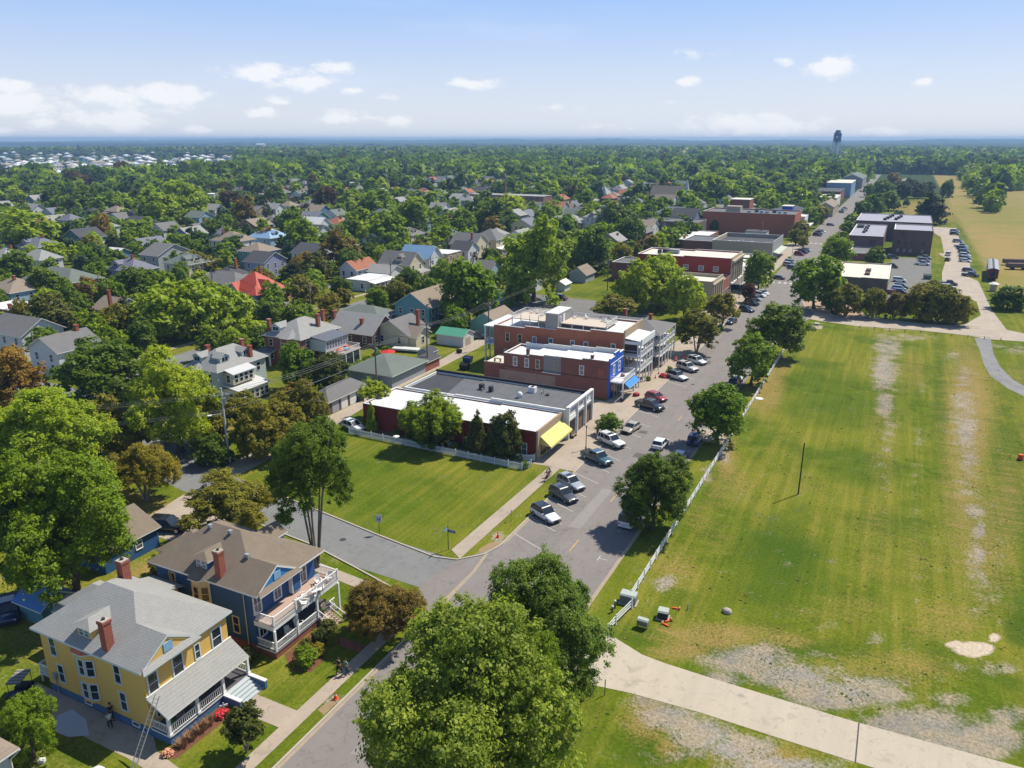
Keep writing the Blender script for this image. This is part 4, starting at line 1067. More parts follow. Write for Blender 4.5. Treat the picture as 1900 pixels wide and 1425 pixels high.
# things on its terrace and balcony
tt = empty('roof_table', 'wooden table on the rear terrace of the blue fronted building', 'table', (-71.2, 137.2, 3.91)); part('table_top', bx(-.8,-.4,.68,.8,.4,.74,wood), tt); part('table_legs', MB().box(-.7,-.3,0,-.6,.3,.68,wood).box(.6,-.3,0,.7,.3,.68,wood), tt)
mb = MB(); mb.ball((0,0,.35),.45,.35,.35,mat('pink_seat',(.55,.38,.30),.9,.1),8,6); mb.box(-.4,-.3,0,.4,.3,.2,blackm); single('lounge_chair', mb, 'cushioned lounge chair on the white balcony of the blue front', 'chair', (-44.8, 139.5, 3.7))
mb = MB(); mb.ball((0,0,.3),.8,.5,.5,mat('crimson_cover',(.35,.02,.04),.6,.1),10,6); single('scooter_cover', mb, 'crimson covered scooter under the blue canopy', 'scooter', (-41.9, 139.6, 0), .8)

# --- three storey orange brick building with galleries
H3 = 10.9
b = flat_building('three_storey_building', 'three storey orange brick building with white roof deck and stacked white galleries', -76.2, 145.2, -46.5, 157.2, 10.9, old_brick, roof_white, roof_white, .35, 4, 1.3, east=tanb, eh=11.4)
for x, z, t_ in ((3.3,6.35,1),(6.3,6.35,1),(9.7,6.2,0),(13.5,6.3,0),(18.4,6.4,0),(21.4,6.45,0),(27.3,6.7,0)):
    window(b, 'S', x, 0, z, .8, 1.7, trimw if t_ == 0 else cream_trim, glassb if t_ == 0 else glass, 1, .12)
window(b, 'S', 3.0, 0, 2.6, .85, 1.8, trimw, glassb, 1)
# rear porch
rp = MB(); rp.box(-2.4, .1, 5.1, 0, 5, 5.35, white); rp.box(-2.4, .1, 0, -2.1, .4, 9.0, white); rp.box(-2.4, 4.7, 0, -2.1, 5.0, 9.0, white); rp.box(-1.2, .1, 0, -1.0, .25, 9.0, metalg); rp.box(-2.6, 0, 9.0, 0, 12, 9.25, roof_white)
rp.box(-2.4, 11.7, 0, -2.1, 12.0, 9.0, white); rp.box(-2.4, 5, 5.1, 0, 12, 5.35, white); part('rear_porch', rp, b)
r_ = MB(); railing(r_, (-2.3,.2), (0,.2), 5.35, sky_panel, 1.0, .12); railing(r_, (-2.3,.2), (-2.3,5), 5.35, white, 1.0, .2); part('balustrade', r_, b)
# penthouse and raised decks
ph = MB(); ph.box(12.1, .3, 9.9, 14.9, 7.5, 13.2, greyb); part('stair_penthouse', ph, b)
part('penthouse_roof', bx(12.0, .2, 13.2, 15.0, 7.6, 13.4, roof_white), b)
part('penthouse_door', bx(14.92, 3.0, 10.9, 14.98, 4.0, 12.9, white), b); window(b, 'E', 14.9, 1.6, 11.6, .6, .9, trimw, glassb, 0)
pts_ = MB()
for (xa, xb, y0_, y1_) in ((3.6, 12.0, 1.6, 8.8), (15.0, 25.2, 1.6, 8.6)):
    dk = MB(); dk.box(xa, y0_, 11.05, xb, y1_, 11.2, mat('bleached_deck', (.52,.45,.37), .9, .1, 2)); part('roof_deck', dk, b)
    n_ = int((xb-xa)/2.6)+1
    for i in range(n_+1):
        x = xa+(xb-xa)*i/n_
        part('deck_post', bx(x-.08, y0_, 9.6, x+.08, y0_+.16, 12.15 if xa < 10 or i in (0, n_) else 11.0, white), b)
for a, c in (((3.7,1.7),(3.7,8.7)), ((3.7,8.7),(11.9,8.7)), ((15.1,8.5),(25.1,8.5)), ((25.1,1.7),(25.1,8.5)), ((9.0,8.6),(9.0,5.5))):
    r_ = MB(); railing(r_, a, c, 11.2, white, 1.0, .22); part('deck_railing', r_, b)
for i, (x, y, rz) in enumerate(((-70.6,152.8,.4),(-69.2,153.0,1.),(-67.6,152.2,2.),(-60.2,152.4,.3),(-57.5,152.8,1.4),(-53.6,152.6,2.8),(-52.6,151.5,.9))):
    garden_chair((x, y, 11.2), rz, 'white chair on the roof deck of the three storey building', 'white chairs on the roof deck')
# front galleries: three levels, white posts, railings
GX = 29.72
rf = MB(); slab(rf, [(GX,.05,9.9),(GX+3.5,.05,9.5),(GX+3.5,8.9,9.5),(GX,8.9,9.9)], .15, roof_white); rf.box(GX+3.3, -.05, 8.7, GX+3.6, 9.0, 10.0, white); rf.box(GX, -.05, 8.75, GX+3.3, .1, 9.35, white); part('gallery_roof', rf, b)
for zf in (3.45, 6.35):
    part('gallery_floor', bx(GX, .05, zf-.25, GX+3.4, 8.9, zf, white), b)
    for a, c in (((GX+.1,.1),(GX+3.35,.1)), ((GX+3.35,.1),(GX+3.35,4.4)), ((GX+3.35,4.6),(GX+3.35,8.8)), ((GX+.1,8.85),(GX+3.35,8.85))):
        r_ = MB(); railing(r_, a, c, zf, white if a[0] > GX+1 else mat('pale_blue_paint', (.45,.55,.66), .7), 1.05, .17); part('balustrade', r_, b)
for y in (.1, 4.5, 8.75):
    for x in (GX+3.3, GX+2.75): part('gallery_post', bx(x-.11, y-.11, 0, x+.11, y+.11, 9.0, white), b)
part('gallery_side_wall', bx(GX, .06, 6.9, GX+2.6, .1, 8.9, mat('shop_window_dark')), b)
for zf in (.4, 3.6, 6.5):
    for y in (1.6, 4.4, 7.2): part('shopfront', bx(GX, y-.8, zf, GX+.06, y+.8, zf+2.2, glass if zf > 1 else mat('teal_glass', (.03,.14,.15), .2)), b)
# --- grey hotel with two galleries along the street
b = empty('grey_hotel', 'long grey roofed white hotel with two tiers of balconies over the pavement', 'building', (-73.0, 159.2, 0))
part('wall', bx(0, 0, 0, 27.3, 12.3, 7.6, mat('pale_blue_clapboard', (.42,.48,.52), .8, .06, bands=(.18,.1))), b)
mb = MB(); hip_roof(mb, 0, 0, 29.7, 12.4, 7.8, 1.9, shg_mid, white, .3, 5.5); part('roof', mb, b)
for zf in (2.95, 5.4):
    part('gallery_floor', bx(27.3, .1, zf-.2, 30.0, 12.3, zf, white), b)
    r_ = MB(); railing(r_, (27.4,.15), (29.9,.15), zf, white, .95, .17); railing(r_, (29.9,.15), (29.9,12.25), zf, white, .95, .17); part('balustrade', r_, b)
    for y in np.arange(1.5, 12, 2.4): part('doorway', bx(27.31, y-.5, zf, 27.37, y+.5, zf+2.0, glass), b)
for y in np.linspace(.15, 12.25, 6): part('gallery_post', bx(29.8, y-.1, 0, 30.0, y+.1, 7.7, white), b)
for y in np.arange(1.8, 12, 3.2): part('shopfront', bx(27.31, y-1, .3, 27.37, y+1, 2.4, glass), b)
cg = MB(); cg.face([(19.4,.9,8.1),(19.4,5.2,8.6),(19.4,3.0,10.0)], white); slab(cg, [(14.9,3.0,9.9),(14.9,.6,8.5),(19.6,.6,8.5),(19.6,3.0,10.0)], .1, shg_dark); slab(cg, [(14.9,5.4,8.6),(14.9,3.0,9.9),(19.6,3.0,10.0),(19.6,5.4,8.7)], .1, shg_mid); part('cross_gable', cg, b)
chimney(b, 19.0, 8.8, 8.6, 10.9, .7, brick_c, False); chimney(b, 25.4, 7.4, 8.4, 10.6, .7, brick_c, False)

# --- bank of pale stone and the little brick shop beside it
b = flat_building('stone_bank', 'tan stone bank with tall pilasters and flat buff roof behind the street trees', -66, 226.5, -46.6, 240.5, 8.3, tanst, roof_cream, tanst, .9, 1, 0, east=tanst, eh=8.6)
part('cornice', bx(19.3, -.2, 7.3, 19.9, 14.2, 7.7, tanst), b)
for y in (1, 4, 7, 10, 13): part('pilaster', bx(19.4, y-.35, 0, 19.75, y+.35, 7.3, tanst), b)
for y in (2.5, 5.5, 8.5, 11.5): part('tall_window', bx(19.42, y-.7, 1.0, 19.5, y+.7, 6.2, glass), b)
b = flat_building('brick_shop', 'small two storey red brick shop between the bank and the red hall', -64, 240.6, -46.7, 253.0, 6.3, brick_r, roof_cream, trimw, .5, 1, 0)
for y in (2, 4, 6, 8, 10): window(b, 'E', 17.32, y, 1.0, .9, 1.8, trimw, glass, 1, sub=False)
# --- bright red three storey hall
b = flat_building('red_hall', 'large bright red three storey building with a white roof and ornate tan front', -78.0, 253.2, -46.6, 270.5, 11.6, bred, roof_cream, trimw, .4, 2, .3, east=tanst, eh=11.9)
for x in (16.6, 21.6, 26.4): window(b, 'S', x, 0, 7.1, 1.5, 1.5, trimw, glassb, 1, sub=False)
part('cornice', bx(31.4, -.3, 10.4, 32.2, 17.6, 11.0, tanst), b)
for y in (1.5, 5, 8.6, 12.2, 15.7):
    part('bay_window', bx(31.42, y-.8, 4.2, 31.6, y+.8, 9.6, glassb), b); part('pilaster', bx(31.42, y+1.2, 3.8, 31.8, y+1.6, 10.2, tanst), b)
part('shopfront', bx(31.42, 1, .4, 31.5, 16, 3.2, glass), b); part('cornice', bx(31.4, -.1, 3.4, 32.0, 17.4, 3.8, white), b)
for i, (x, y) in enumerate(((5,6.5),(6.2,8.2),(7.8,6.4))): ac_unit(b, x, y, 11.0, 1.2, 1.1, 1.1, tar)
ac_unit(b, 8.6, 7.5, 11.0, 3.4, 1.8, 1.3, metalg, fan=False)
# --- further shops
b = flat_building('low_shop', 'low shop with grey white roof and machinery north of the red hall', -76, 270.6, -46.8, 300, 5.6, brownb, roof_cream, trimw, .5, 2, .3, east=white, eh=6.0)
ac_unit(b, 12, 16, 5.2, 2.6, 2.2, 2.4, white, fan=False); ac_unit(b, 2, 20, 4.8, 9, 1.5, .9, metalg, fan=False); ac_unit(b, 17, 20, 5.2, 8, 1.5, 1.0, mat('green_grey', (.2,.24,.2), .8), fan=False)
part('shopfront', bx(29.25, 2, .5, 29.35, 27, 3, glass), b)
b = flat_building('low_annex', 'low dark annex with flat roof west of the red hall', -90, 262, -78.2, 276, 6.5, maroon, roof_black, trimw, .3)
b = flat_building('grey_block', 'low pale grey shop block with a flat roof', -72, 300.2, -46.6, 314, 5.2, greyb, roof_cream, trimw, .4)
b = flat_building('tan_theatre', 'tan two storey shop with dark sunken roof full of machinery', -70, 332, -45.5, 362, 7.6, tanw, tar, trimw, 1.6, 1, 0, east=greyb, eh=8.0)
for i in range(9): ac_unit(b, 2.5+i*1.5, 4+(i*7)%6, 6.0, 1.2, 1.1, .8+.1*(i%3), mat('silver_duct', (.45,.52,.55), .4, metal=.4), fan=False)
cn = MB(); slab(cn, [(24.5,3,3.6),(27.0,3,3.0),(27.0,27,3.0),(24.5,27,3.6)], .1, mat('green_white_canopy', (.42,.47,.40), .7, .5, 3)); part('canopy', cn, b)
b = flat_building('brown_annex', 'small brown building with a grey flat roof beside the tan shop', -84, 338, -70.2, 358, 6.2, maroon, roof_black, trimw, .3)
b = flat_building('white_roof_annex', 'small dark brick building with a bright white flat roof and two vents', -103, 352, -80, 392, 4.6, maroon, roof_white, roof_white, .3)
vent(b, 9, 12, 4.3, .5, .9, tar); ac_unit(b, 14, 6, 4.3, 1, 1, 1.6, brick_c, fan=False)
b = flat_building('brown_terrace', 'brown terrace of shops with a parapet and dark ground floor', -122, 400, -92, 418, 7.6, brownb, roof_black, white, .3)
for i in range(4): part('dark_bay', bx(2+i*7, -.05, .3, 7.5+i*7, 0, 3.2, glass), b); part('boarded_window', bx(3+i*7, -.05, 4.4, 6+i*7, 0, 6.6, greyb), b)
b = flat_building('long_brick_block', 'very long tall red brick block seen side on beyond the shops', -95.5, 423.5, -48.6, 450, 11.4, mat('clean_brick', (.36,.115,.06), .9, .12, .12), roof_black, trimw, .6)
ac_unit(b, 10.5, 8, 10.8, 7.5, 6, 3.0, tanw, fan=False); part('ivy', MB().ball((6.5,.2,3.0),2.6,.7,4.2,mat('ivy_green',(.03,.055,.012),.9,.4,1.5,fine=.4),12,8,.12,random.Random(2)), b)
for i in range(7): ac_unit(b, 22+i*3, 6+(i*5)%7, 10.8, 1.8, 1.5, 1.1, (metalg, tar, sky_panel)[i%3], fan=False)
b = flat_building('grey_front_shop', 'small shop with pale two storey porch at the north end of the brick block', -58, 450.3, -46.6, 470, 8.2, white, roof_cream, trimw, .3)
part('porch', bx(11.4, 0, 3.2, 14.5, 19, 3.6, white), b)
# --- right of the street
b = flat_building('beige_shop', 'single storey dark walled shop with cream flat roof beside the parking lot', -17.3, 277.6, -.9, 312, 4.7, brownb, roof_cream, roof_cream, .25, 2, .12, east=white, eh=4.7)
for y in (5, 13): ac_unit(b, 8.8, y+2, 4.5, 1.6, 3.4, .7, brownb, fan=False)
part('side_window', bx(1.2, -.05, 1.4, 3.2, 0, 2.9, glass), b)
b = flat_building('brick_office', 'two storey dark brick office with grey roof, west of the three storey block', -19.5, 375, -5.6, 428, 7.7, brick_d, mat('roof_violet_grey', (.30,.30,.36), .8, .1), trimw, .25)
for i in range(6): ac_unit(b, 4.5+(i%2)*.6, 14+i*6, 7.5, 1.3, 2.5, .8, tar, fan=False)
for i in range(2): ac_unit(b, 1, 36+i*6, 7.5, 3.0, 2.0, .9, tar, fan=False)
part('side_window', bx(8.5, -.05, 4.4, 11.0, 0, 6.2, glass), b)
b = flat_building('brick_entrance', 'low red brick entrance block in front of the two storey office', -17.5, 352, -8.3, 374.8, 3.0, brick_r, shg_mid, trimw, .2)
b = flat_building('brick_tower', 'three storey dark brick block with grey roof facing the parking lot', -2.0, 378.5, 13.2, 404, 10.7, brick_d, mat('roof_violet_grey'), trimw, .25)
for z_ in (4.6, 1.2):
    for x in (2.5, 5.0, 7.4, 12.0): part('window', bx(x-.5, -.05, z_, x+.5, 0, z_+1.4, glass if z_ > 3 else greyb), b)
part('vent_grille', bx(3.0, -.05, 8.2, 4.6, 0, 9.6, tar), b)
b = flat_building('brick_wing', 'long dark brick wing with grey roof behind the other brick blocks', -20, 430, 14.2, 474, 9.3, brick_d, mat('roof_violet_grey'), trimw, .25)
for i in range(7): ac_unit(b, 12+(i*5)%9, 8+i*4, 9.1, 1.6, 3, 1.1, tar, fan=False)
# --- distant street fronts
FAR = [('dark_roof_shop','dark pitched roof shop on the left of the far street', -75,500,-50,540, 7, brownb, 'g'),
 ('tan_end_shop','tall tan ended shop on the left of the far street', -50,548,-40,590, 9, tanw, 'g'),
 ('blue_shop','bright blue walled shop behind the brick block', -66,505,-60,515, 9, brt_blue, 'f'),
 ('green_house_shop','pale green house with metal roof left of the far street', -92,520,-76,532, 6, mat('pale_green', (.42,.5,.45), .8), 'g'),
 ('white_row','low white flat roofed row beyond the dark roof shop', -72,620,-44,660, 7, roof_cream, 'f'),
 ('light_blue_block','light blue three storey block near the far end of the street', -62,740,-42,800, 12, mat('light_blue_wall', (.20,.33,.46), .7, .1), 'f'),
 ('green_roof_block','long block with pale green roof at the far end of the street', -60,880,-40,960, 14, greyb, 'gg'),
 ('maroon_row','dark maroon row below the light blue block', -66,680,-46,730, 8, maroon, 'f'),
 ('brown_roof_shed','long shed with a brown grey roof right of the far street', -10,900,8,960, 8, tanw, 'g'),
 ('brick_upper','small orange brick building with a dark flat roof in the trees', -100,520,-88,535, 11, brick_c, 'f'),
 ('white_depot','small white depot roof amid far fields', 58,1500,80,1520, 6, roof_white, 'f')]
FARF = []
for nm, lb, x0, y0, x1, y1, h_, m_, t_ in FAR:
    FARF.append((x0, y0, x1, y1))
    b = empty(nm, lb, 'building', (x0, y0, 0)); w_, d_ = x1-x0, y1-y0
    if t_ == 'f':
        part('wall', bx(0, 0, 0, w_, d_, h_, m_), b); part('roof', bx(-.2, -.2, h_, w_+.2, d_+.2, h_+.3, roof_cream if m_ is not maroon else shg_dark), b)
    else:
        mb = MB(); gable_walls(mb, 0, 0, w_, d_, 0, h_*.7, h_*.3, m_, 'y'); part('wall', mb, b)
        mb = MB(); gable_roof(mb, 0, 0, w_, d_, h_*.7, h_*.3, shg_green if t_ == 'gg' else (shg_dark if 'dark' in nm else shg_tan), trimw, 'y', .4); part('roof', mb, b)
    for k in range(3): part('window', bx(w_*(.2+.25*k), -.06, h_*.3, w_*(.2+.25*k)+1.2, 0, h_*.3+1.5, glass), b)
# --- water tower on the skyline
wt_ = empty('water_tower', 'dark blue water tank on pale legs standing above the treeline', 'water tower', (-127, 1630, 0))
navy = mat('tank_navy', (.015,.055,.16), .5, .1); palel = mat('tower_leg', (.60,.66,.70), .6, .1)
mb = MB(); mb.cyl(0,0,44,58,6.9,navy,20); mb.cyl(0,0,58,61,6.5,navy,20,4.8); mb.cyl(0,0,61,64,4.6,navy,16,4.2); mb.cyl(0,0,64,65.5,2.,palel,8,.5); mb.cyl(0,0,42,44,2.6,navy,16,6.9); part('tank', mb, wt_)
mb = MB(); mb.cyl(0,0,46,46.6,7.7,navy,20); part('walkway', mb, wt_); mb = MB(); mb.cyl(0,0,0,43,2.6,palel,12); part('riser', mb, wt_)
for i in range(6):
    a = i*math.pi/3; mb = MB(); mb.tube((12*math.cos(a),12*math.sin(a),0),(6.6*math.cos(a),6.6*math.sin(a),45),.75,palel,6); part('leg', mb, wt_)
mb = MB(); mb.ball((0,-7.0,52),2.0,.2,2.0,palel,12,8); part('emblem', mb, wt_)
# --- old railway carriage and shelters in the field
rc = empty('rail_car', 'old maroon railway carriage with grey ribbed roof standing in the field', 'rail car', (31.6, 318.5, 0), R(-4))
mr = mat('carriage_maroon', (.11,.035,.03), .8, .25, 1.5)
part('body', bx(-1.7, 0, 1.1, 1.7, 27, 3.9, mr), rc)
mb = MB()
for i in range(8):
    a0, a1 = math.pi*i/8, math.pi*(i+1)/8
    mb.face([(1.85*math.cos(a0),-.2,3.9+.8*math.sin(a0)),(1.85*math.cos(a0),27.2,3.9+.8*math.sin(a0)),(1.85*math.cos(a1),27.2,3.9+.8*math.sin(a1)),(1.85*math.cos(a1),-.2,3.9+.8*math.sin(a1))][::-1], metalg)
mb.face([(1.85*math.cos(math.pi*i/8),-.2,3.9+.8*math.sin(math.pi*i/8)) for i in range(9)][::-1], mr)
mb.box(-.3,0,4.6,.3,27,4.85,tar); part('roof', mb, rc)
for y in (3, 24):
    mb = MB(); mb.box(-1.2,y-1.6,.3,1.2,y+1.6,1.0,blackm)
    for yy in (y-1.1, y+1.1):
        for x in (-.85, .75): mb.tube((x,yy,.45),(x+.1,yy,.45),.45,blackm,10)
    part('bogie', mb, rc)
part('end_door', bx(-.5,-.06,1.3,.5,0,3.4,blackm), rc)
for i in range(9): part('window', bx(-1.76,2+i*2.7,2.5,-1.7,3.2+i*2.7,3.4,tar), rc)
for nm_, px_, lb in (('park_shelter',(1842,540),'small white roofed kiosk by the gravel road'),):
    p = G(*px_); mb = MB(); mb.cyl(0,0,0,2.4,1.0,tanw,10); mb.cyl(0,0,2.4,3.0,1.6,roof_white,12,.5); single('kiosk', mb, lb, 'kiosk', p)
for k, (px_, lb) in enumerate((((1888,500),'dark trailer near the upper right edge of the mown field'),((1893,507),'second dark trailer at the right edge of the mown field'))):
    p = G(*px_); mb = MB(); mb.box(-4,-1.2,.8,4,1.2,2.4,brownb); mb.tube((-2,-1.2,.45),(-2,1.2,.45),.45,rubber,8); mb.tube((2,-1.2,.45),(2,1.2,.45),.45,rubber,8); single('trailer', mb, lb, 'trailer', (p.x, p.y+k*22, 0), .3)
# ================================================================ houses of the old neighbourhood
wc = {'white': mat('white_siding', (.60,.61,.62), .75, .06, bands=(.18,.08)), 'cream': mat('cream_siding', (.60,.53,.37), .75, .06, bands=(.18,.08)),
      'grey': mat('grey_siding', (.33,.35,.38), .75, .06, bands=(.18,.08)), 'teal': mat('teal_siding', (.13,.30,.33), .75, .06, bands=(.18,.1)),
      'lblue': mat('light_blue_siding', (.28,.42,.55), .75, .06, bands=(.18,.08)), 'blue': mat('mid_blue_siding', (.10,.21,.36), .75, .06, bands=(.18,.08)),
      'violet': mat('violet_siding', (.26,.28,.42), .75, .06, bands=(.18,.08)), 'brick': brick_r, 'dbrick': brick_d, 'tan': tanb,
      'mint': mat('mint_siding', (.26,.45,.37), .75, .06, bands=(.2,.08)), 'pale': mat('pale_green_grey', (.45,.52,.50), .75, .06, bands=(.18,.08))}
rc_ = {'grey': shg_grey, 'mid': shg_mid, 'dark': shg_dark, 'tan': shg_tan, 'green': shg_green, 'red': roof_red, 'blue': roof_blue, 'mint': roof_green,
       'white': roof_white, 'rust': mat('rust_shingle', (.33,.13,.075), .9, .15, bands=(.16,.2)), 'brown': shg_brown, 'violet': mat('violet_grey_shingle', (.17,.175,.22), .9, .1, bands=(.16,.2))}
FOOT = []   # footprints kept clear of random trees
def dormer(par, side, w, d, pos, z, slope, ov, wid, wm, rm, glz=glass):
    """gabled dormer on the S or E slope; pos = distance along that side"""
    off = .9; zb = z + (off+ov)*slope; hh = 1.15; back = hh/slope
    mb = MB(); mb.box(-wid/2, off, zb-.5, wid/2, off+back+.6, zb+hh, wm)
    mb.face([(-wid/2,off,zb+hh),(wid/2,off,zb+hh),(0,off,zb+hh+wid*.3)], wm)
    bk = off+back+wid*.3/slope
    slab(mb, [(-wid/2-.25,off-.25,zb+hh-.1),(0,off-.25,zb+hh+wid*.3),(0,bk+.2,zb+hh+wid*.3),(-wid/2-.25,off+back,zb+hh-.1)][::-1], .1, rm, trimw)
    slab(mb, [(wid/2+.25,off-.25,zb+hh-.1),(0,off-.25,zb+hh+wid*.3),(0,bk+.2,zb+hh+wid*.3),(wid/2+.25,off+back,zb+hh-.1)], .1, rm, trimw)
    mb.box(-wid*.36, off-.05, zb+.15, wid*.36, off, zb+hh-.05, trimw); mb.box(-wid*.30, off-.07, zb+.22, -.05, off-.05, zb+hh-.12, glz); mb.box(.05, off-.07, zb+.22, wid*.30, off-.05, zb+hh-.12, glz)
    loc = {'S': (pos, 0, 0), 'E': (w, pos, 0), 'N': (w-pos, d, 0), 'W': (0, d-pos, 0)}[side]
    return part('dormer', mb, par, loc, FACE[side])
def house(label, x, y, w, d, hw, wall='white', roof='grey', rt='hip', rh=2.6, axis='x', trim=None, dorm=(), chim=(), porch=None, floors=2, ov=.5, name='house', rz=0., win=True, cat='house', extra=None, ng=None):
    wm, rm = wc[wall], rc_[roof]; tm = trim or trimw
    h = empty(name, label, cat, (x, y, 0), rz)
    FOOT.append((x-2, y-2, x+w+2, y+d+2))
    far = math.hypot(x, y) > 330
    if rt == 'hip':
        part('wall', bx(0, 0, 0, w, d, hw, wm), h)
        mb = MB(); hip_roof(mb, 0, 0, w, d, hw, rh, rm, tm, ov); part('roof', mb, h); slope = rh/(min(w, d)/2+ov)
    elif rt == 'gable':
        mb = MB(); gable_walls(mb, 0, 0, w, d, 0, hw, rh, wm, axis); part('wall', mb, h)
        mb = MB(); gable_roof(mb, 0, 0, w, d, hw, rh, rm, tm, axis, ov); part('roof', mb, h); slope = rh/((d if axis == 'x' else w)/2)
    else:
        mb = MB(); mb.box(0, 0, 0, w, d, hw, wm); part('wall', mb, h); part('roof', bx(-.2, -.2, hw, w+.2, d+.2, hw+.22, rm), h); slope = 0
    if win:
        fl = [(1.0, 1.5)] if floors == 1 else [(1.1, 1.5), (hw-2.3, 1.5)]
        for z_, hh in fl:
            for side, L_ in (('S', w), ('E', d)):
                n_ = max(1, int(L_/(3.4 if not far else 4.5)))
                for i in range(n_):
                    p = L_*(i+.5)/n_
                    window(h, side, p if side == 'S' else w, 0 if side == 'S' else p, z_, .9, hh, tm, glass, 1, sub=False)
    for s_, p, wd in dorm: dormer(h, s_, w, d, p, hw, slope, ov, wd, wm if wall != 'brick' else wc['white'], rm)
    for c in chim: chimney(h, c[0], c[1], hw*.6, c[2], .75, brick_c, False)
    if porch:
        s_, dep, ph, pr_, a, b_ = porch
        pm = rc_[pr_]
        if s_ == 'E':
            mb = MB(); slab(mb, [(w,a,ph+.6),(w+dep,a,ph),(w+dep,b_,ph),(w,b_,ph+.6)], .15, pm, tm); part('porch_roof', mb, h)
            part('porch_floor', bx(w, a+.2, 0, w+dep-.2, b_-.2, .5, wood), h)
            for q in np.linspace(a+.3, b_-.3, max(2, int((b_-a)/2.6)+1)): part('porch_post', bx(w+dep-.4, q-.09, .5, w+dep-.22, q+.09, ph, tm), h)
            mb = MB(); railing(mb, (w+dep-.3, a+.3), (w+dep-.3, b_-.3), .5, tm, .9, .25); part('balustrade', mb, h)
        else:
            mb = MB(); slab(mb, [(a,-dep,ph),(b_,-dep,ph),(b_,0,ph+.6),(a,0,ph+.6)], .15, pm, tm); part('porch_roof', mb, h)
            part('porch_floor', bx(a+.2, -dep+.2, 0, b_-.2, 0, .5, wood), h)
            for q in np.linspace(a+.3, b_-.3, max(2, int((b_-a)/2.6)+1)): part('porch_post', bx(q-.09, -dep+.22, .5, q+.09, -dep+.4, ph, tm), h)
            mb = MB(); railing(mb, (a+.3, -dep+.3), (b_-.3, -dep+.3), .5, tm, .9, .25); part('balustrade', mb, h)
    if extra: extra(h)
    return h
def whitehouse_extra(h):
    for (y0, y1, z0, z1, dep) in ((1.5, 7.0, 4.0, 5.9, 2.3), (1.0, 8.6, .6, 2.9, 4.0)):
        part('sunroom', bx(8.0, y0, z0-.3, 8.0+dep, y1, z1, wc['cream']), h)
        mb = MB(); slab(mb, [(8.0,y0-.3,z1+.75),(8.0+dep+.4,y0-.3,z1),(8.0+dep+.4,y1+.3,z1),(8.0,y1+.3,z1+.75)], .12, mat('ribbed_white_roof', (.55,.56,.56), .5, .08, bands=(.45,.25,1)), trimw); part('sunroom_roof', mb, h)
        for q in np.arange(y0+.8, y1-.3, 1.25): window(h, 'E', 8.0+dep, q, z0+.1, .8, 1.4, trimw, glass, 1, .08, sub=False)
        window(h, 'S', 8.0+dep*.5, y0, z0+.1, .8, 1.4, trimw, glass, 1, sub=False)
    mb = MB(); mb.prism([(1.6,0),(2.3,-1.2),(3.9,-1.2),(4.6,0)], 0, 6.4, wc['pale']); part('bay', mb, h)
    mb = MB()
    c = [(1.3,.1,6.42),(2.2,-1.5,6.42),(4.0,-1.5,6.42),(4.9,.1,6.42)]
    for i in range(3): mb.face([c[i], c[i+1], (3.1,.3,7.7)], shg_grey)
    part('bay_roof', mb, h)
    window(h, 'S', 3.1, -1.2, 4.0, .9, 1.5, trimw, glass, 1, sub=False)
house('pale two storey house, grey dormered hip roof and white roofed sunrooms, behind the utility pole', -119, 99.8, 8.0, 12.5, 6.5, 'pale', 'grey', 'hip', 3.1, dorm=(('S', 2.2, 2.2), ('E', 3.0, 2.4), ('E', 8.4, 2.0)), chim=((.4, 5.2, 9.6), (7.4, 9.2, 9.4), (3.4, 11.2, 9.8)), extra=whitehouse_extra, name='white_house')
def brickhouse_extra(h):
    part('sunroom', bx(10.2, 3.0, 3.3, 14.6, 10.5, 5.9, wc['white']), h)
    mb = MB(); slab(mb, [(10.2,2.7,6.5),(15.1,2.7,5.9),(15.1,10.8,5.9),(10.2,10.8,6.5)], .12, mat('dark_metal_roof', (.12,.125,.15), .5, .1)); part('sunroom_roof', mb, h)
    for q in np.arange(3.6, 10.4, .95): window(h, 'E', 14.6, q, 3.9, .7, 1.5, trimw, glassb, 1, .07, sub=False)
    part('deck', bx(14.6, 2.6, 2.9, 18.2, 10.6, 3.15, white, deck_t), h)
    for a, c in (((14.6,2.7),(18.1,2.7)), ((18.1,2.7),(18.1,10.5)), ((14.6,10.5),(18.1,10.5))):
        mb = MB(); railing(mb, a, c, 3.15, white, .95, .2); part('balustrade', mb, h)
    for y in (2.8, 5.4, 8, 10.3): part('deck_post', bx(17.9, y-.1, 0, 18.1, y+.1, 2.9, white), h)
    part('porch_screen', bx(14.6, 2.8, 0, 17.9, 10.3, 2.8, glass), h)
    mb = MB(); slab(mb, [(-1.0,-2.6,3.0),(3.4,-2.6,3.0),(3.4,0,3.5),(-1.0,0,3.5)], .15, mat('dark_metal_roof'), trimw); part('side_porch_roof', mb, h)
    for x in (-.6, 1.2, 3.0): part('porch_post', bx(x-.15, -2.3, 0, x+.15, -2.0, 3.0, white), h)
    mb = MB(); mb.prism([(5.0,0),(5.8,-1.2),(8.0,-1.2),(8.8,0)], 0, 6.3, brick_r); part('bay', mb, h)
    mb = MB(); c = [(4.6,.3,6.5),(5.6,-1.7,6.5),(8.2,-1.7,6.5),(9.2,.3,6.5)]
    for i in range(3): mb.face([c[i], c[i+1], (6.9,1.6,8.2)], shg_grey)
    mb.face(c[::-1], trimw); part('bay_roof', mb, h)
    for x in (6.2, 7.6): window(h, 'S', x, -1.2, 3.9, .8, 1.5, trimw, glassb, 1, sub=False)
    for i, (x, y, c_m) in enumerate(((15.5,8,(.5,.1,.06)),(16.6,6.5,(.2,.4,.55)),(16.0,4.6,(.5,.1,.06)))):
        part('deck_cushion', bx(x, y, 3.2, x+.9, y+1.2, 3.7, mat('cushion%d' % (i % 2), c_m, .9)), h)
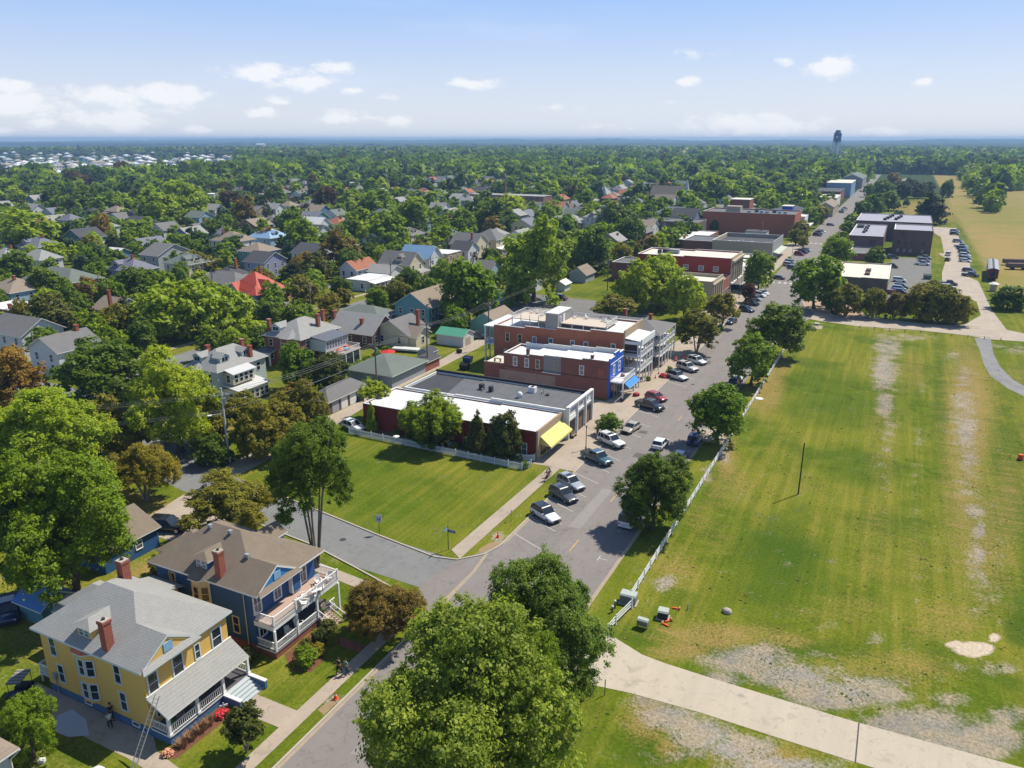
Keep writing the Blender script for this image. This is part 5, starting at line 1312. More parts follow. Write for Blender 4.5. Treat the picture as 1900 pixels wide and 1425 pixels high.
house('red brick house with grey hip roof, three tall chimneys and a white railed deck', -124, 126, 10.2, 13.0, 6.4, 'brick', 'grey', 'hip', 3.2, dorm=(('S', 2.6, 2.6),), chim=((.5, 1.2, 9.8), (8.6, 8.0, 10.4), (6.6, 12.2, 10.4)), extra=brickhouse_extra, name='brick_house')
house('grey brick bungalow with a steep gable, tan chimneys and white dormer', -123, 146.5, 13, 10.5, 3.4, 'dbrick', 'grey', 'gable', 3.6, 'x', dorm=(('E', 5, 2.0),), chim=((-.4, 3.0, 7.4), (8.5, 2.4, 6.4)), floors=1, name='bungalow')
house('grey roofed white cottage joined behind the brick bungalow', -112, 150, 10, 9, 3.4, 'cream', 'mid', 'gable', 3.0, 'y', chim=((8.8, 6.5, 8.2),), floors=1, name='cottage')
house('small white cottage with a grey roof east of the brick bungalow', -105.5, 150.5, 5.5, 6, 3.0, 'cream', 'tan', 'gable', 1.8, 'x', floors=1, name='cottage')
house('teal gabled two storey house with tan shingle roof above the alley', -119.5, 170.2, 10.8, 17.5, 5.6, 'teal', 'tan', 'gable', 3.4, 'y', porch=('E', 3.2, 2.9, 'dark', 4, 15), name='teal_house')
house('low grey hip roofed outbuilding behind the grey bungalow', -134, 163, 14, 9, 3.0, 'grey', 'green', 'hip', 2.2, floors=1, name='outbuilding', cat='outbuilding')
house('open sided carport with a large grey green hip roof beside the alley', -98.6, 122.5, 11, 12.5, 2.7, 'grey', 'green', 'hip', 2.3, floors=1, win=False, ov=.6, name='carport', cat='carport')
def garage_extra(h):
    for y in (1.0, 3.6, 6.2, 8.8): part('garage_door', bx(4.6, y, 0, 4.66, y+1.9, 2.1, wc['grey'] if y < 2 or y > 8 else white), h)
house('brick garage row with low grey roof and four doors facing the alley', -93.4, 104.2, 4.6, 11.6, 2.5, 'dbrick', 'mid', 'hip', 1.9, win=False, ov=.4, name='garage', cat='garage', extra=garage_extra)
def shed_extra(h): part('door', bx(7.5, 1.2, 0, 7.56, 3.6, 2.0, tanw), h)
house('white shed with a green metal roof beside the teal house', -98.3, 157.0, 7.5, 5.2, 2.6, 'white', 'mint', 'gable', 1.2, 'x', win=False, ov=.3, name='shed', cat='shed', extra=shed_extra)
house('pale green gabled garage half hidden by the three storey brick building', -96.5, 170.5, 8.5, 11, 3.0, 'mint', 'tan', 'gable', 2.6, 'y', win=False, ov=.3, name='garage', cat='garage')
house('small red lean-to shed with dark grey roof by the alley', -91.8, 134.8, 4.2, 6.0, 2.1, 'brick', 'dark', 'gable', .8, 'y', win=False, ov=.3, name='shed', cat='shed')
house('tiny dark roofed shed behind the red lean-to shed', -94.5, 142.5, 3.5, 3.0, 2.1, 'grey', 'dark', 'gable', .8, 'y', win=False, ov=.2, name='shed', cat='shed')
house('white L shaped house with grey roof behind a utility pole at the left', -163.5, 97.5, 9.5, 10, 5.6, 'white', 'mid', 'gable', 2.6, 'y', chim=((5, 8, 9.4),), porch=('E', 2.0, 2.8, 'grey', 1, 6), name='white_house')
house('white gabled house cut by the left edge with pale blue shaded walls', -186, 102, 13, 10, 6.0, 'white', 'mid', 'gable', 3.0, 'x', name='white_house')
house('brown hip roofed house at the left edge with blue grey walls', -240, 133, 13, 12, 5.8, 'lblue', 'tan', 'hip', 3.2, chim=((8, 5, 9.8),), name='tan_roof_house')
house('flat white roofed red brick building at the left edge', -222, 122, 12, 9, 4.4, 'brick', 'white', 'flat', name='flat_roof_building', chim=((11, 1, 6.0),))
house('grey roofed cottage with a tall brick chimney among the left trees', -196, 136, 9, 9, 3.8, 'grey', 'tan', 'gable', 2.6, 'x', chim=((6.5, 1, 9.2),), floors=1, name='cottage')
house('wide grey hip roofed brick house at the left', -252, 153, 22, 12, 5.2, 'brick', 'green', 'hip', 3.4, name='brick_house')
house('violet walled house with a grey hip roof and white dormers', -240, 174, 13, 10, 6.0, 'violet', 'violet', 'hip', 3.4, dorm=(('S', 3.8, 3.2),), chim=((7.5, 5, 10.6),), name='violet_house')
house('cream two storey house with pale green roof and a big east dormer', -231, 190, 12, 11, 6.6, 'cream', 'green', 'hip', 3.2, dorm=(('E', 5, 3.5), ('S', 9, 3.0)), porch=('E', 3, 2.8, 'grey', 1, 10), name='cream_house')
house('grey gabled house with a wide dark slate roof', -262, 205, 10, 16, 5.6, 'grey', 'mid', 'gable', 3.6, 'x', name='grey_house')
house('blue gabled house with dark roof and a white porch behind a brown tree', -338, 226, 13, 12, 6.0, 'blue', 'dark', 'gable', 3.6, 'y', porch=('E', 3.5, 3.0, 'grey', 1, 11), name='blue_house')
house('small white roofed outbuilding on the lawn by the blue gabled house', -300, 218, 8, 6, 2.8, 'blue', 'white', 'gable', 1.4, 'x', win=False, name='outbuilding', cat='outbuilding')
house('grey dormered hip roof house left of centre', -330, 200, 14, 11, 5.6, 'grey', 'violet', 'hip', 3.4, dorm=(('S', 4, 3.),), chim=((9, 6, 10.2),), name='grey_house')
house('white sided house with a pale grey hip roof and one dormer at the far left', -350, 190, 13, 11, 5.4, 'white', 'green', 'hip', 3.2, dorm=(('E', 4, 3.),), name='white_house')
house('white walled house with a grey hip roof next to the red roofed house', -196, 172, 17, 10, 5.6, 'white', 'mid', 'hip', 3.0, name='white_house')
def red_extra(h):
    for (pts, ) in (([(12.4,2.2,5.4),(12.4,6.2,5.4),(12.4,4.2,8.4)],), ([(1.2,-.5,5.4),(4.8,-.5,5.4),(3.0,-.5,7.6)],)):
        mb = MB(); mb.face(pts, wc['cream']); part('gable_wall', mb, h)
    mb = MB(); slab(mb, [(12.8,1.7,5.2),(12.8,4.2,8.6),(7.5,4.2,8.6),(9.5,1.7,5.2)], .1, roof_red); slab(mb, [(12.8,4.2,8.6),(12.8,6.7,5.2),(9.5,6.7,5.2),(7.5,4.2,8.6)], .1, roof_red); part('gable_roof', mb, h)
    mb = MB(); slab(mb, [(.8,-.8,5.2),(3.0,-.8,7.8),(3.0,4.0,7.8),(.8,2.0,5.2)][::-1], .1, roof_red); slab(mb, [(3.0,-.8,7.8),(5.2,-.8,5.2),(5.2,2.0,5.2),(3.0,4.0,7.8)][::-1], .1, roof_red); part('gable_roof', mb, h)
    part('tower', bx(9.5, -1.5, 0, 12.8, 2.0, 5.0, wc['lblue']), h)
    mb = MB(); mb.cyl(11.2, .2, 5.0, 7.4, 2.9, roof_red, 8, .1, smooth=False); part('tower_roof', mb, h)
house('Victorian house with a bright red pyramid roof, cream gables and a red porch roof', -177, 166.5, 12, 11.5, 5.2, 'lblue', 'red', 'hip', 5.2, chim=((6.6, 7.6, 11.2),), porch=('E', 3.6, 3.0, 'red', -1, 11), name='red_roof_house', extra=red_extra)
house('teal house with a brown grey pyramid roof', -230, 224, 11, 11, 6.6, 'teal', 'tan', 'hip', 3.0, name='teal_house')
house('white house with tan hip roof and dormer above the round trees', -268, 246, 14, 12, 6.2, 'white', 'tan', 'hip', 3.6, dorm=(('E', 5, 3.),), chim=((4, 4, 10.6),), porch=('E', 3, 3, 'tan', 1, 11), name='white_house')
house('pale blue roofed house in the trees behind the tan roofed house', -262, 262, 13, 12, 6.2, 'lblue', 'blue', 'hip', 4.0, dorm=(('E', 5, 3.),), name='blue_roof_house')
house('dark roofed white gabled house beside the pale blue roof', -250, 280, 12, 12, 6.4, 'white', 'dark', 'gable', 3.8, 'x', name='white_house')
house('white house with a rust red gable roof on the far street', -172, 213, 7, 12, 5.4, 'white', 'rust', 'gable', 2.6, 'y', name='rust_roof_house')
house('white single storey house with a flat white roof and long porch behind a picket fence', -163, 205, 8.5, 12.5, 3.5, 'white', 'white', 'flat', floors=1, porch=('E', 3.0, 2.9, 'white', 0, 12.5), name='white_cottage')
house('white storefront with a pale grey gable behind the white cottage', -166, 218.5, 11, 8, 4.2, 'white', 'grey', 'gable', 2.0, 'x', floors=1, name='white_storefront')
house('tan two storey house with a grey cross gable roof and porch', -166, 228, 13, 9, 6.0, 'cream', 'mid', 'gable', 3.6, 'x', dorm=(('S', 8, 3.),), porch=('E', 3.2, 3.0, 'grey', 0, 9), name='tan_house')
house('white house with a light blue metal roof beside the tan house', -166, 241, 13, 9, 6.2, 'white', 'blue', 'gable', 4.0, 'x', dorm=(('E', 4, 2.),), porch=('E', 3.2, 3.0, 'grey', 0, 9), name='blue_roof_house')
house('tan brick flat roofed two storey building right of the light blue roof', -162, 254, 9, 10, 6.2, 'tan', 'white', 'flat', name='tan_building')
house('narrow white gabled house right of the tan flat roofed building', -160, 268, 8, 9, 6.0, 'white', 'dark', 'gable', 3.0, 'x', name='white_house')
house('cream gabled house with dark grey roof in the row beyond the mushroom tree', -168, 281, 12, 12, 6.4, 'cream', 'mid', 'gable', 4.0, 'x', chim=((9, 3, 11),), name='cream_house')
house('tall cream house, grey hip roof and white porch, at the end of the row', -166, 296, 12, 12, 7.0, 'cream', 'mid', 'hip', 4.0, porch=('E', 3.2, 3.0, 'white', 0, 12), name='cream_house')
house('white house with a grey roof half behind the tall light green tree', -158, 312, 11, 12, 6.0, 'white', 'grey', 'gable', 3.4, 'y', name='white_house')
house('pale blue cottage hidden under the tall light green tree', -133, 238, 7, 8, 4.5, 'lblue', 'mid', 'gable', 2.6, 'x', name='blue_cottage')
def dbl(h):
    for y in (.8, 4.2): part('garage_door', bx(y, -.05, 0, y+3.0, .0, 2.1, white), h)
house('white double garage with a tan roof beside the back street', -113, 228.0, 8.2, 6.5, 2.6, 'white', 'tan', 'gable', 1.3, 'x', win=False, name='garage', cat='garage', extra=dbl)
house('little white open shed right of the double garage', -100, 234, 3.6, 5, 2.4, 'white', 'white', 'gable', 1.0, 'y', win=False, name='shed', cat='shed')
house('grey gabled shed with a weathered roof under the trees', -102, 252, 6, 9, 3.0, 'grey', 'tan', 'gable', 2.4, 'y', win=False, name='shed', cat='shed')
house('green tarped boat shed by the back street', -112, 209.5, 10, 3.2, 2.2, 'mint', 'mint', 'flat', win=False, name='boat_shed', cat='shed')
house('brick building with a white mansard roof and arched dormers', -178, 404, 20, 14, 4.2, 'tan', 'grey', 'hip', 3.6, dorm=(('S', 4, 2.4), ('S', 8.5, 2.4), ('S', 13, 2.4)), name='mansard_building')
house('large white house with a pale grey hip roof and dark blue base', -158, 408, 17, 14, 7.0, 'white', 'grey', 'hip', 4.2, dorm=(('S', 5, 3.), ('E', 6, 3.)), name='white_house')
house('blue grey house with dark roof left of the long brick block', -114, 430, 13, 12, 7.5, 'blue', 'dark', 'gable', 4.0, 'x', porch=('E', 2.5, 3, 'white', 0, 12), name='blue_house')
house('grey roofed long white house beyond the right hand trees', -135, 470, 22, 12, 5.4, 'white', 'violet', 'hip', 3.4, name='white_house')
house('orange brick house with gables beyond the left trees', -330, 420, 16, 12, 5.5, 'tan', 'rust', 'gable', 4, 'x', name='orange_house')
house('long red brick school with white trim and a tall chimney', -290, 515, 60, 16, 9.0, 'brick', 'grey', 'flat', chim=((25, 10, 19),), name='brick_school', cat='school')
# church with a white spire
ch = empty('church', 'church with a broad grey roof and a slim white spire', 'church', (-170, 575, 0)); FOOT.append((-172, 573, -140, 600))
mb = MB(); gable_walls(mb, 0, 0, 24, 14, 0, 7, 8, wc['white'], 'x'); part('wall', mb, ch); mb = MB(); gable_roof(mb, 0, 0, 24, 14, 7, 8, shg_tan, trimw, 'x', .5); part('roof', mb, ch)
mb = MB(); mb.box(24, 4, 0, 28, 8, 12, wc['pale']); part('tower', mb, ch); mb = MB(); mb.cyl(26, 6, 12, 20, 2.0, wc['pale'], 8, .1, smooth=False); part('spire', mb, ch)
ch = empty('church', 'white church with twin pale blue pinnacles in the far trees', 'church', (-225, 590, 0))
mb = MB(); gable_walls(mb, 0, 0, 16, 12, 0, 7, 6, wc['white'], 'y'); part('wall', mb, ch); mb = MB(); gable_roof(mb, 0, 0, 16, 12, 7, 6, shg_grey, trimw, 'y', .5); part('roof', mb, ch)
for x in (1, 13): mb = MB(); mb.cyl(x+1, -1, 0, 10, 1.4, wc['pale'], 8); mb.cyl(x+1, -1, 10, 14.5, 1.5, wc['pale'], 8, .1, smooth=False); part('pinnacle', mb, ch)

# smaller houses farther back, each read off the photo: (px, py, width m, depth m, wall, roof, type)
FARH = [(12,470,'white','grey','hip','pale hip roofed house peeping over the left trees'),(75,476,'white','grey','hip','white house with grey roof and a dark vent at the far left'),(60,388,'white','grey','gable','long pale roofed house near the left edge beyond the first tree belt'),(100,392,'white','violet','gable','white gabled house with steep violet grey roof at the left'),
 (85,372,'grey','violet','hip','grey house with an orange chimney behind the white gabled house'),(132,408,'grey','violet','hip','grey house with a lilac hip roof left of the light green trees'),(262,396,'brick','dark','gable','small dark roofed brick house with red chimney in the trees'),(200,348,'grey','grey','gable','grey church like house with a small steeple in the trees'),
 (520,352,'brick','rust','gable','orange roofed house with a dark porch left of the brown trees'),(505,364,'white','violet','gable','white house with lilac roof beyond the dark brown tree'),(565,340,'grey','violet','hip','large grey roofed house beyond the orange roof'),(605,345,'white','grey','gable','pale house beside the large grey roof'),
 (530,372,'tan','tan','flat','tan flat house just above the brown trees'),(655,338,'white','white','flat','white flat roofed house left of the brick school'),(585,415,'white','white','gable','white gabled roof in the green trees at the centre left'),(625,410,'cream','rust','hip','small rust coloured pyramid roof beside the white gable'),
 (745,330,'white','violet','gable','violet roofed house behind the brick school'),(812,358,'cream','green','hip','long brown green roofed hall right of the school'),(815,382,'white','grey','gable','white gabled house with pale roof left of the white Victorian'),(838,395,'lblue','grey','gable','pale blue gable just below the white gabled house'),
 (872,372,'white','grey','hip','white Victorian house with turrets in the middle distance'),(855,338,'white','violet','gable','violet grey roof house in the middle distance left of centre'),(905,332,'lblue','violet','gable','cluster house with bright blue gable at mid distance'),(925,340,'grey','violet','gable','grey gabled house in the mid distance cluster'),
 (950,330,'grey','grey','gable','pale gabled house in the mid distance cluster'),(985,336,'white','violet','gable','white walled house at the right end of the mid distance cluster'),(1060,352,'white','grey','gable','grey roof house among trees left of the dark roofed one'),(1098,356,'cream','dark','gable','dark roofed cream gabled house right of centre'),
 (1085,337,'white','grey','gable','white gable above the dark roofed cream house'),(1165,340,'white','grey','gable','white gabled house with a pale roof near the purple trees'),(1222,322,'grey','violet','gable','violet grey house near the top right of the town'),(1225,360,'white','violet','hip','violet grey roofed house left of the church'),
 (1235,370,'white','tan','gable','white house with tan roof in front of the church'),(1045,320,'cream','rust','gable','small pinkish house in the upper trees'),(1290,375,'cream','mid','hip','small cream house under the church spire'),(1350,372,'white','mid','gable','small white house right of the large round tree'),
 (1385,378,'lblue','grey','hip','greenish roofed house beyond the brick block'),(905,350,'white','dark','hip','small dark roof in the trees below the mid distance cluster'),(395,360,'white','white','flat','small white flat roof in the tree belt left of the brown trees'),(440,352,'blue','dark','gable','dark blue roof beside the small white flat roof'),
 (360,348,'grey','grey','hip','pale grey roof in the trees at the upper left'),(318,340,'grey','violet','gable','lilac roof in the trees at the upper left'),(228,342,'lblue','blue','gable','small blue roofed house in the upper left trees'),(175,345,'blue','mid','flat','blue walled block behind the first left trees'),
 (710,398,'tan','green','hip','low roof with an orange turret between the round trees'),(1405,425,'white','dark','flat','dark flat roof left of the street trees') ]
for i, (px_, py_, wl, rf_, rt_, lb) in enumerate(FARH):
    p = G(px_, py_, 6.0); w_ = 10 + (i*7) % 5; d_ = 9 + (i*5) % 5
    house(lb, p.x-w_/2, p.y-d_/2, w_, d_, 5.0+(i % 3)*.6, wl, rf_, rt_, 3.2 if rt_ != 'flat' else 0, 'xy'[i % 2], chim=((w_*.7, d_*.6, 9.2),) if i % 3 == 0 else (), name='house')
# the rest of the old town: houses lining its streets, kept off what already stands there
rn = random.Random(23); WL = ['white','white','white','cream','grey','lblue','violet','pale','teal','brick','tan','blue']; RL = ['grey','mid','violet','tan','green','dark','mid','grey','rust']
rows = [(-235, 300), (-212, 300), (-305, 300), (-330, 300), (-370, 330), (-400, 330), (-440, 340), (-182, 330), (-120, 330), (-205, 330), (-470, 360), (-500, 380), (-540, 400), (-580, 420)]
nh_ = 0
for rx, ry0 in rows:
    Yh = 150 if rx < -200 else 300
    while Yh < 760:
        Yh += rn.uniform(15, 27)
        X0 = rx + rn.uniform(-3, 3); q = px_of(X0, Yh, 5)
        if not q or q[0] < -30 or q[0] > 1330 or q[1] > 545: continue
        w_, d_ = rn.uniform(8.5, 12), rn.uniform(9, 13)
        if any(a-3 < X0+w_ and X0 < c+3 and b-3 < Yh+d_ and Yh < d+3 for a, b, c, d in FOOT): continue
        if rn.random() < .22: continue
        wl, rf_ = rn.choice(WL), rn.choice(RL); rt_ = rn.choice(('hip', 'gable', 'gable')); fl = rn.choice((1, 2, 2))
        nh_ += 1
        o = house('%s house, %s %s roof, among the trees of the old town' % ({'lblue':'light blue','brick':'red brick','pale':'pale green grey'}.get(wl, wl), {'mid':'mid grey','grey':'light grey','violet':'violet grey','green':'grey green','rust':'rust red'}.get(rf_, rf_), rt_), X0, Yh, w_, d_, 3.4 if fl == 1 else 5.8, wl, rf_, rt_, 3.0, rn.choice('xy'), floors=fl,
              chim=((w_*.7, d_*.6, 8.8),) if rn.random() < .3 else (), dorm=(('E', d_*.4, 2.6),) if rt_ == 'hip' and rn.random() < .4 else (), win=Yh < 420)
        o['group'] = 'old town houses with %s walls and %s %s roof' % (wl, rf_, rt_); o['auto'] = 1
print('grid houses', nh_)
# pale seaside houses in the far left distance
rn = random.Random(11)
cols = [mat('seaside_%s' % k, c, .7, .06) for k, c in (('white',(.60,.62,.64)),('pale_blue',(.24,.38,.50)),('sand',(.44,.38,.28)),('blue',(.11,.28,.44)),('mint',(.30,.41,.40)))]
roofs = [mat('seaside_roof_pale', (.60,.62,.64), .6, .05), mat('seaside_roof_grey', (.26,.28,.31), .6, .05), mat('seaside_roof_tan', (.34,.30,.25), .7, .05)]
protos = {}
def sea_mesh(ci, ri, kind):
    k = (ci, ri, kind)
    if k in protos: return protos[k]
    w_, d_, h_ = ((12, 10, 8.5), (16, 10, 6.5), (10, 12, 10.5))[kind]
    mb = MB(); mb.box(-w_/2, -d_/2, 0, w_/2, d_/2, h_, cols[ci]); hip_roof(mb, -w_/2, -d_/2, w_/2, d_/2, h_, 3, roofs[ri], white, .6)
    for q in range(3):
        x = -w_/2+w_*(q+.5)/3
        for zf in (1.2, 4.4) + ((7.2,) if h_ > 9 else ()):
            mb.box(x-1.0, -d_/2-.06, zf, x+1.0, -d_/2, zf+1.7, glass); mb.box(w_/2, -d_/2+d_*(q+.5)/3-.8, zf, w_/2+.06, -d_/2+d_*(q+.5)/3+.8, zf+1.7, glass)
    mb.box(-w_/2-.1, -d_/2-1.8, 3.0, w_/2+.1, -d_/2, 3.25, white); mb.box(-w_/2-.1, -d_/2-1.8, 3.25, w_/2+.1, -d_/2-1.7, 4.1, white)
    protos[k] = mb.mesh('seaside_house'); return protos[k]
SEA = []
sheet('sandy_ground', gp((-60,300),(470,294),(440,318),(-60,338)), .25, mat('sandy_grass', (.24,.22,.12), 1., .4, .05))
tries = 0
while len(SEA) < 190 and tries < 9000:
    tries += 1
    px_ = rn.uniform(-25, 470); py_ = 287 + (rn.random()**.9)*46 - max(0, px_-300)*.012
    if py_ > 334 - max(0, px_-130)*.05 or (px_ > 400 and rn.random() < .6): continue
    p = G(px_, py_)
    if any((p.x-a)**2+(p.y-b)**2 < 21**2 for a, b in SEA): continue
    SEA.append((p.x, p.y)); FOOT.append((p.x-12, p.y-22, p.x+12, p.y+12))
    ci, ri, ki = rn.choice((0,0,0,1,2,3,4)), rn.choice((0,0,1,2)), rn.randrange(3)
    o = single('seaside_house', sea_mesh(ci, ri, ki), '%s %s seaside house with a %s hip roof in the far left development' % (('two storey','long low','tall narrow')[ki], ('white','pale blue','sand coloured','blue','mint')[ci], ('pale','grey','tan')[ri]), 'house', (p.x, p.y, 0), rn.choice((0, math.pi/2, .2, -.3)), 'seaside houses in the far left distance')
for px_, py_, lb in ((545,306,'white domed building beyond the left trees'),(640,299,'white roofed building in the far woods left of centre'),(688,299,'second white roof in the far woods, right of the first'),(1134,299,'white roof alone in the far woods at the centre'),(905,300,'tiny white house in the far woods above the pale trees'),(1492,290,'tiny white house in the far woods left of the water tower'),(485,274,'pale pink building on the wooded skyline')):
    p = G(px_, py_); s_ = 1+(py_ < 285)*1.2; mb = MB(); mb.box(-14*s_,-6*s_,0,14*s_,6*s_,8*s_,white); mb.ball((0,0,8*s_),13*s_,6*s_,3.5*s_,roof_white,12,6) if 'domed' in lb else gable_roof(mb,-14*s_,-6*s_,14*s_,6*s_,8*s_,3*s_,roof_white,white,'x'); single('far_building', mb, lb, 'building', p)
# ================================================================ trees
LEAF = {'lush': ((.085,.15,.005), (.275,.37,.014)), 'light': ((.15,.225,.008), (.39,.47,.028)), 'dark': ((.050,.095,.006), (.175,.25,.014)),
        'olive': ((.10,.10,.008), (.32,.285,.022)), 'brown': ((.115,.08,.013), (.36,.235,.04)), 'copper': ((.055,.036,.016), (.15,.095,.035)),
        'pine': ((.024,.038,.012), (.08,.10,.028)), 'magnolia': ((.045,.062,.009), (.19,.19,.035)), 'purple': ((.06,.022,.022), (.17,.07,.06)),
        'blue_green': ((.036,.07,.035), (.10,.16,.065)), 'tip': ((.062,.12,.007), (.33,.40,.05)), 'yolive': ((.15,.14,.012), (.42,.36,.04)), 'gold': ((.18,.17,.015), (.42,.36,.03))}
def leaf_mat(k):
    nm = 'foliage_' + k
    if nm in MATS: return MATS[nm]
    m = bpy.data.materials.new(nm); m.use_nodes = True; MATS[nm] = m
    n = N(m.node_tree); pb = m.node_tree.nodes['Principled BSDF']; out = m.node_tree.nodes['Material Output']
    at = n.new('ShaderNodeVertexColor', layer_name='tint'); sp = n.new('ShaderNodeSeparateColor'); n.link(at.outputs[0], sp.inputs[0])
    oi = n.new('ShaderNodeObjectInfo').outputs['Random']
    a, b = LEAF[k]
    col = n.mix(sp.outputs[0], a, b)
    f = n.m('MULTIPLY', n.m('MULTIPLY_ADD', oi, .36, .84), 1.0)
    cb = n.new('ShaderNodeCombineXYZ'); n.link(n.m('MULTIPLY', f, n.m('MULTIPLY_ADD', oi, .22, .90)), cb.inputs[0]); n.link(f, cb.inputs[1]); n.link(f, cb.inputs[2])
    col = n.mix(1., col, cb.outputs[0], 'MULTIPLY')
    n.link(col, pb.inputs['Base Color']); pb.inputs['Roughness'].default_value = .55; pb.inputs['Specular IOR Level'].default_value = .22
    tr = n.new('ShaderNodeBsdfTranslucent'); n.link(n.mix(1., col, (1.25, 1.35, .6, 1), 'MULTIPLY'), tr.inputs[0])
    mx = n.new('ShaderNodeMixShader'); mx.inputs[0].default_value = .44; n.link(pb.outputs[0], mx.inputs[1]); n.link(tr.outputs[0], mx.inputs[2]); n.link(mx.outputs[0], out.inputs[0])
    return m
bark = mat('bark', (.105,.08,.062), .95, .3, 2.5, fine=.3)
barkp = mat('bark_pale', (.24,.20,.165), .95, .25, 2.5, fine=.25)
NL = {-1: 125000, 0: 80000, 1: 15000, 2: 5200, 3: 1100, 4: 240, 5: 80, 6: 30}
LS = {-1: .0170, 0: .0215, 1: .050, 2: .082, 3: .165, 4: .31, 5: .50, 6: .80}
def crown_arrays(style, var, lod):
    rg = np.random.default_rng(100*var + {'round':1,'spread':2,'cone':3,'wild':4,'flat':5}[style])
    nl = {'round': 40, 'spread': 34, 'cone': 38, 'wild': 30, 'flat': 34}[style]
    # lobe centres on a lumpy shell
    i = np.arange(nl) + .5
    ph = np.arccos(1 - 2*i/nl*.88); th = np.pi*(1+5**.5)*i + rg.uniform(-.5, .5, nl)
    d = np.stack([np.cos(th)*np.sin(ph), np.sin(th)*np.sin(ph), np.cos(ph)], 1)
    rr = rg.uniform(.46, .80, nl); lr = rg.uniform(.16, .36, nl)
    # big limbs push whole sides of the crown out or leave bays between them
    k = rg.normal(size=(4, 3)); k /= np.linalg.norm(k, axis=1)[:, None]
    q_ = .35 if style == 'round' else 1.; sway = 1 + q_*(.16*np.sin(3*(d@k[0]) + 1) + .12*np.sin(5*(d@k[1])))
    C = d*(rr*sway)[:, None]
    if style == 'spread': C[:, 2] = C[:, 2]*.75 + .12; C[:, :2] *= 1.06
    if style == 'flat': C[:, 2] = np.abs(C[:, 2])*.8 - .15; C[:, :2] *= 1.12; lr *= .92
    if style == 'cone':
        t = (C[:, 2]+.75)/1.5; C[:, :2] *= (1.12-.85*np.clip(t, 0, 1))[:, None]; C[:, 2] *= 1.12; lr *= (1.05-.35*t)
    if style == 'wild': C *= rg.uniform(.7, 1.35, (nl, 1)); lr *= rg.uniform(.65, 1.2, nl)
    nleaf = NL[lod]
    w = lr**1.7; w /= w.sum()
    # two levels: sprigs on the lobes, leaves on the sprigs, so the crown has ragged clumps and gaps
    nsp = max(50, nleaf//{-1: 62, 0: 56, 1: 30, 2: 16, 3: 9, 4: 7, 5: 5, 6: 3}[lod])
    li = rg.choice(nl, nsp, p=w)
    v = rg.normal(size=(nsp, 3)); v /= np.linalg.norm(v, axis=1)[:, None]
    low = v[:, 2] < -.2; v[low, 2] *= rg.choice([-1, 1], low.sum(), p=[.6, .4])
    out = C[li]/(np.linalg.norm(C[li], axis=1)[:, None]+1e-6); v = v + out*.45; v /= np.linalg.norm(v, axis=1)[:, None]
    rad = lr[li]*(1 - .45*rg.random(nsp)**2)*rg.uniform(.85, 1.28, nsp)
    SP = C[li] + v*rad[:, None]
    sl = rg.integers(0, nsp, nleaf)
    sr = {-1: .027, 0: .032, 1: .046, 2: .06, 3: .06, 4: .05, 5: .04, 6: .04}[lod]
    off = rg.normal(size=(nleaf, 3))*np.array([1, 1, .65]); P = SP[sl] + off*sr*rg.uniform(.7, 1.5, nsp)[sl][:, None]
    nf = int(nleaf*.14); u = rg.normal(size=(nf, 3)); u /= np.linalg.norm(u, axis=1)[:, None]
    fi = rg.integers(0, nl, nf); P[:nf] = C[fi]*rg.uniform(.15, .85, (nf, 1)) + u*lr[fi][:, None]*.5*rg.random((nf, 1))
    nrm = v[sl]*.6 + off*.35 + rg.normal(size=(nleaf, 3))*.6 + np.array([0, 0, .55]); nrm /= np.linalg.norm(nrm, axis=1)[:, None]
    a = np.cross(nrm, rg.normal(size=(nleaf, 3))); a /= np.linalg.norm(a, axis=1)[:, None]; b = np.cross(nrm, a)
    P[:, :2] -= (np.percentile(P[:, :2], 2, axis=0) + np.percentile(P[:, :2], 98, axis=0))/2; P[:, :2] /= np.percentile(np.hypot(P[:, 0], P[:, 1]), 97)*1.02
    z0_, z1_ = np.percentile(P[:, 2], (1, 99)); P[:, 2] = (P[:, 2]-(z0_+z1_)/2)/((z1_-z0_)/2)*.95
    s_ = LS[lod]*rg.uniform(.6, 1.4, nleaf)[:, None]
    V = np.stack([P - a*s_, P - b*s_*.62 + nrm*s_*.15, P + a*s_, P + b*s_*.62 + nrm*s_*.15], 1).reshape(-1, 3)
    F = np.arange(nleaf*4).reshape(-1, 4)
    spt = rg.random(nsp); lbt = rg.random(nl)
    tint = np.clip(.42*spt[sl] + .22*lbt[li][sl] + .36*rg.random(nleaf)**1.2, 0, 1)
    return V, F, np.repeat(tint, 4)
_CA = {}; _CM = {}
def crown_mesh(style, var, lod, kind):
    k = (style, var, lod, kind)
    if k in _CM: return _CM[k]
    if (style, var, lod) not in _CA:
        V, F, T_ = crown_arrays(style, var, lod)
        me = np_mesh('crown', V, F)
        ca = me.color_attributes.new('tint', 'FLOAT_COLOR', 'POINT')
        ca.data.foreach_set('color', np.stack([T_, T_, T_, np.ones(len(T_))], 1).astype(np.float32).ravel())
        _CA[(style, var, lod)] = me
    me = _CA[(style, var, lod)].copy(); me.materials.append(leaf_mat(kind)); _CM[k] = me
    return me
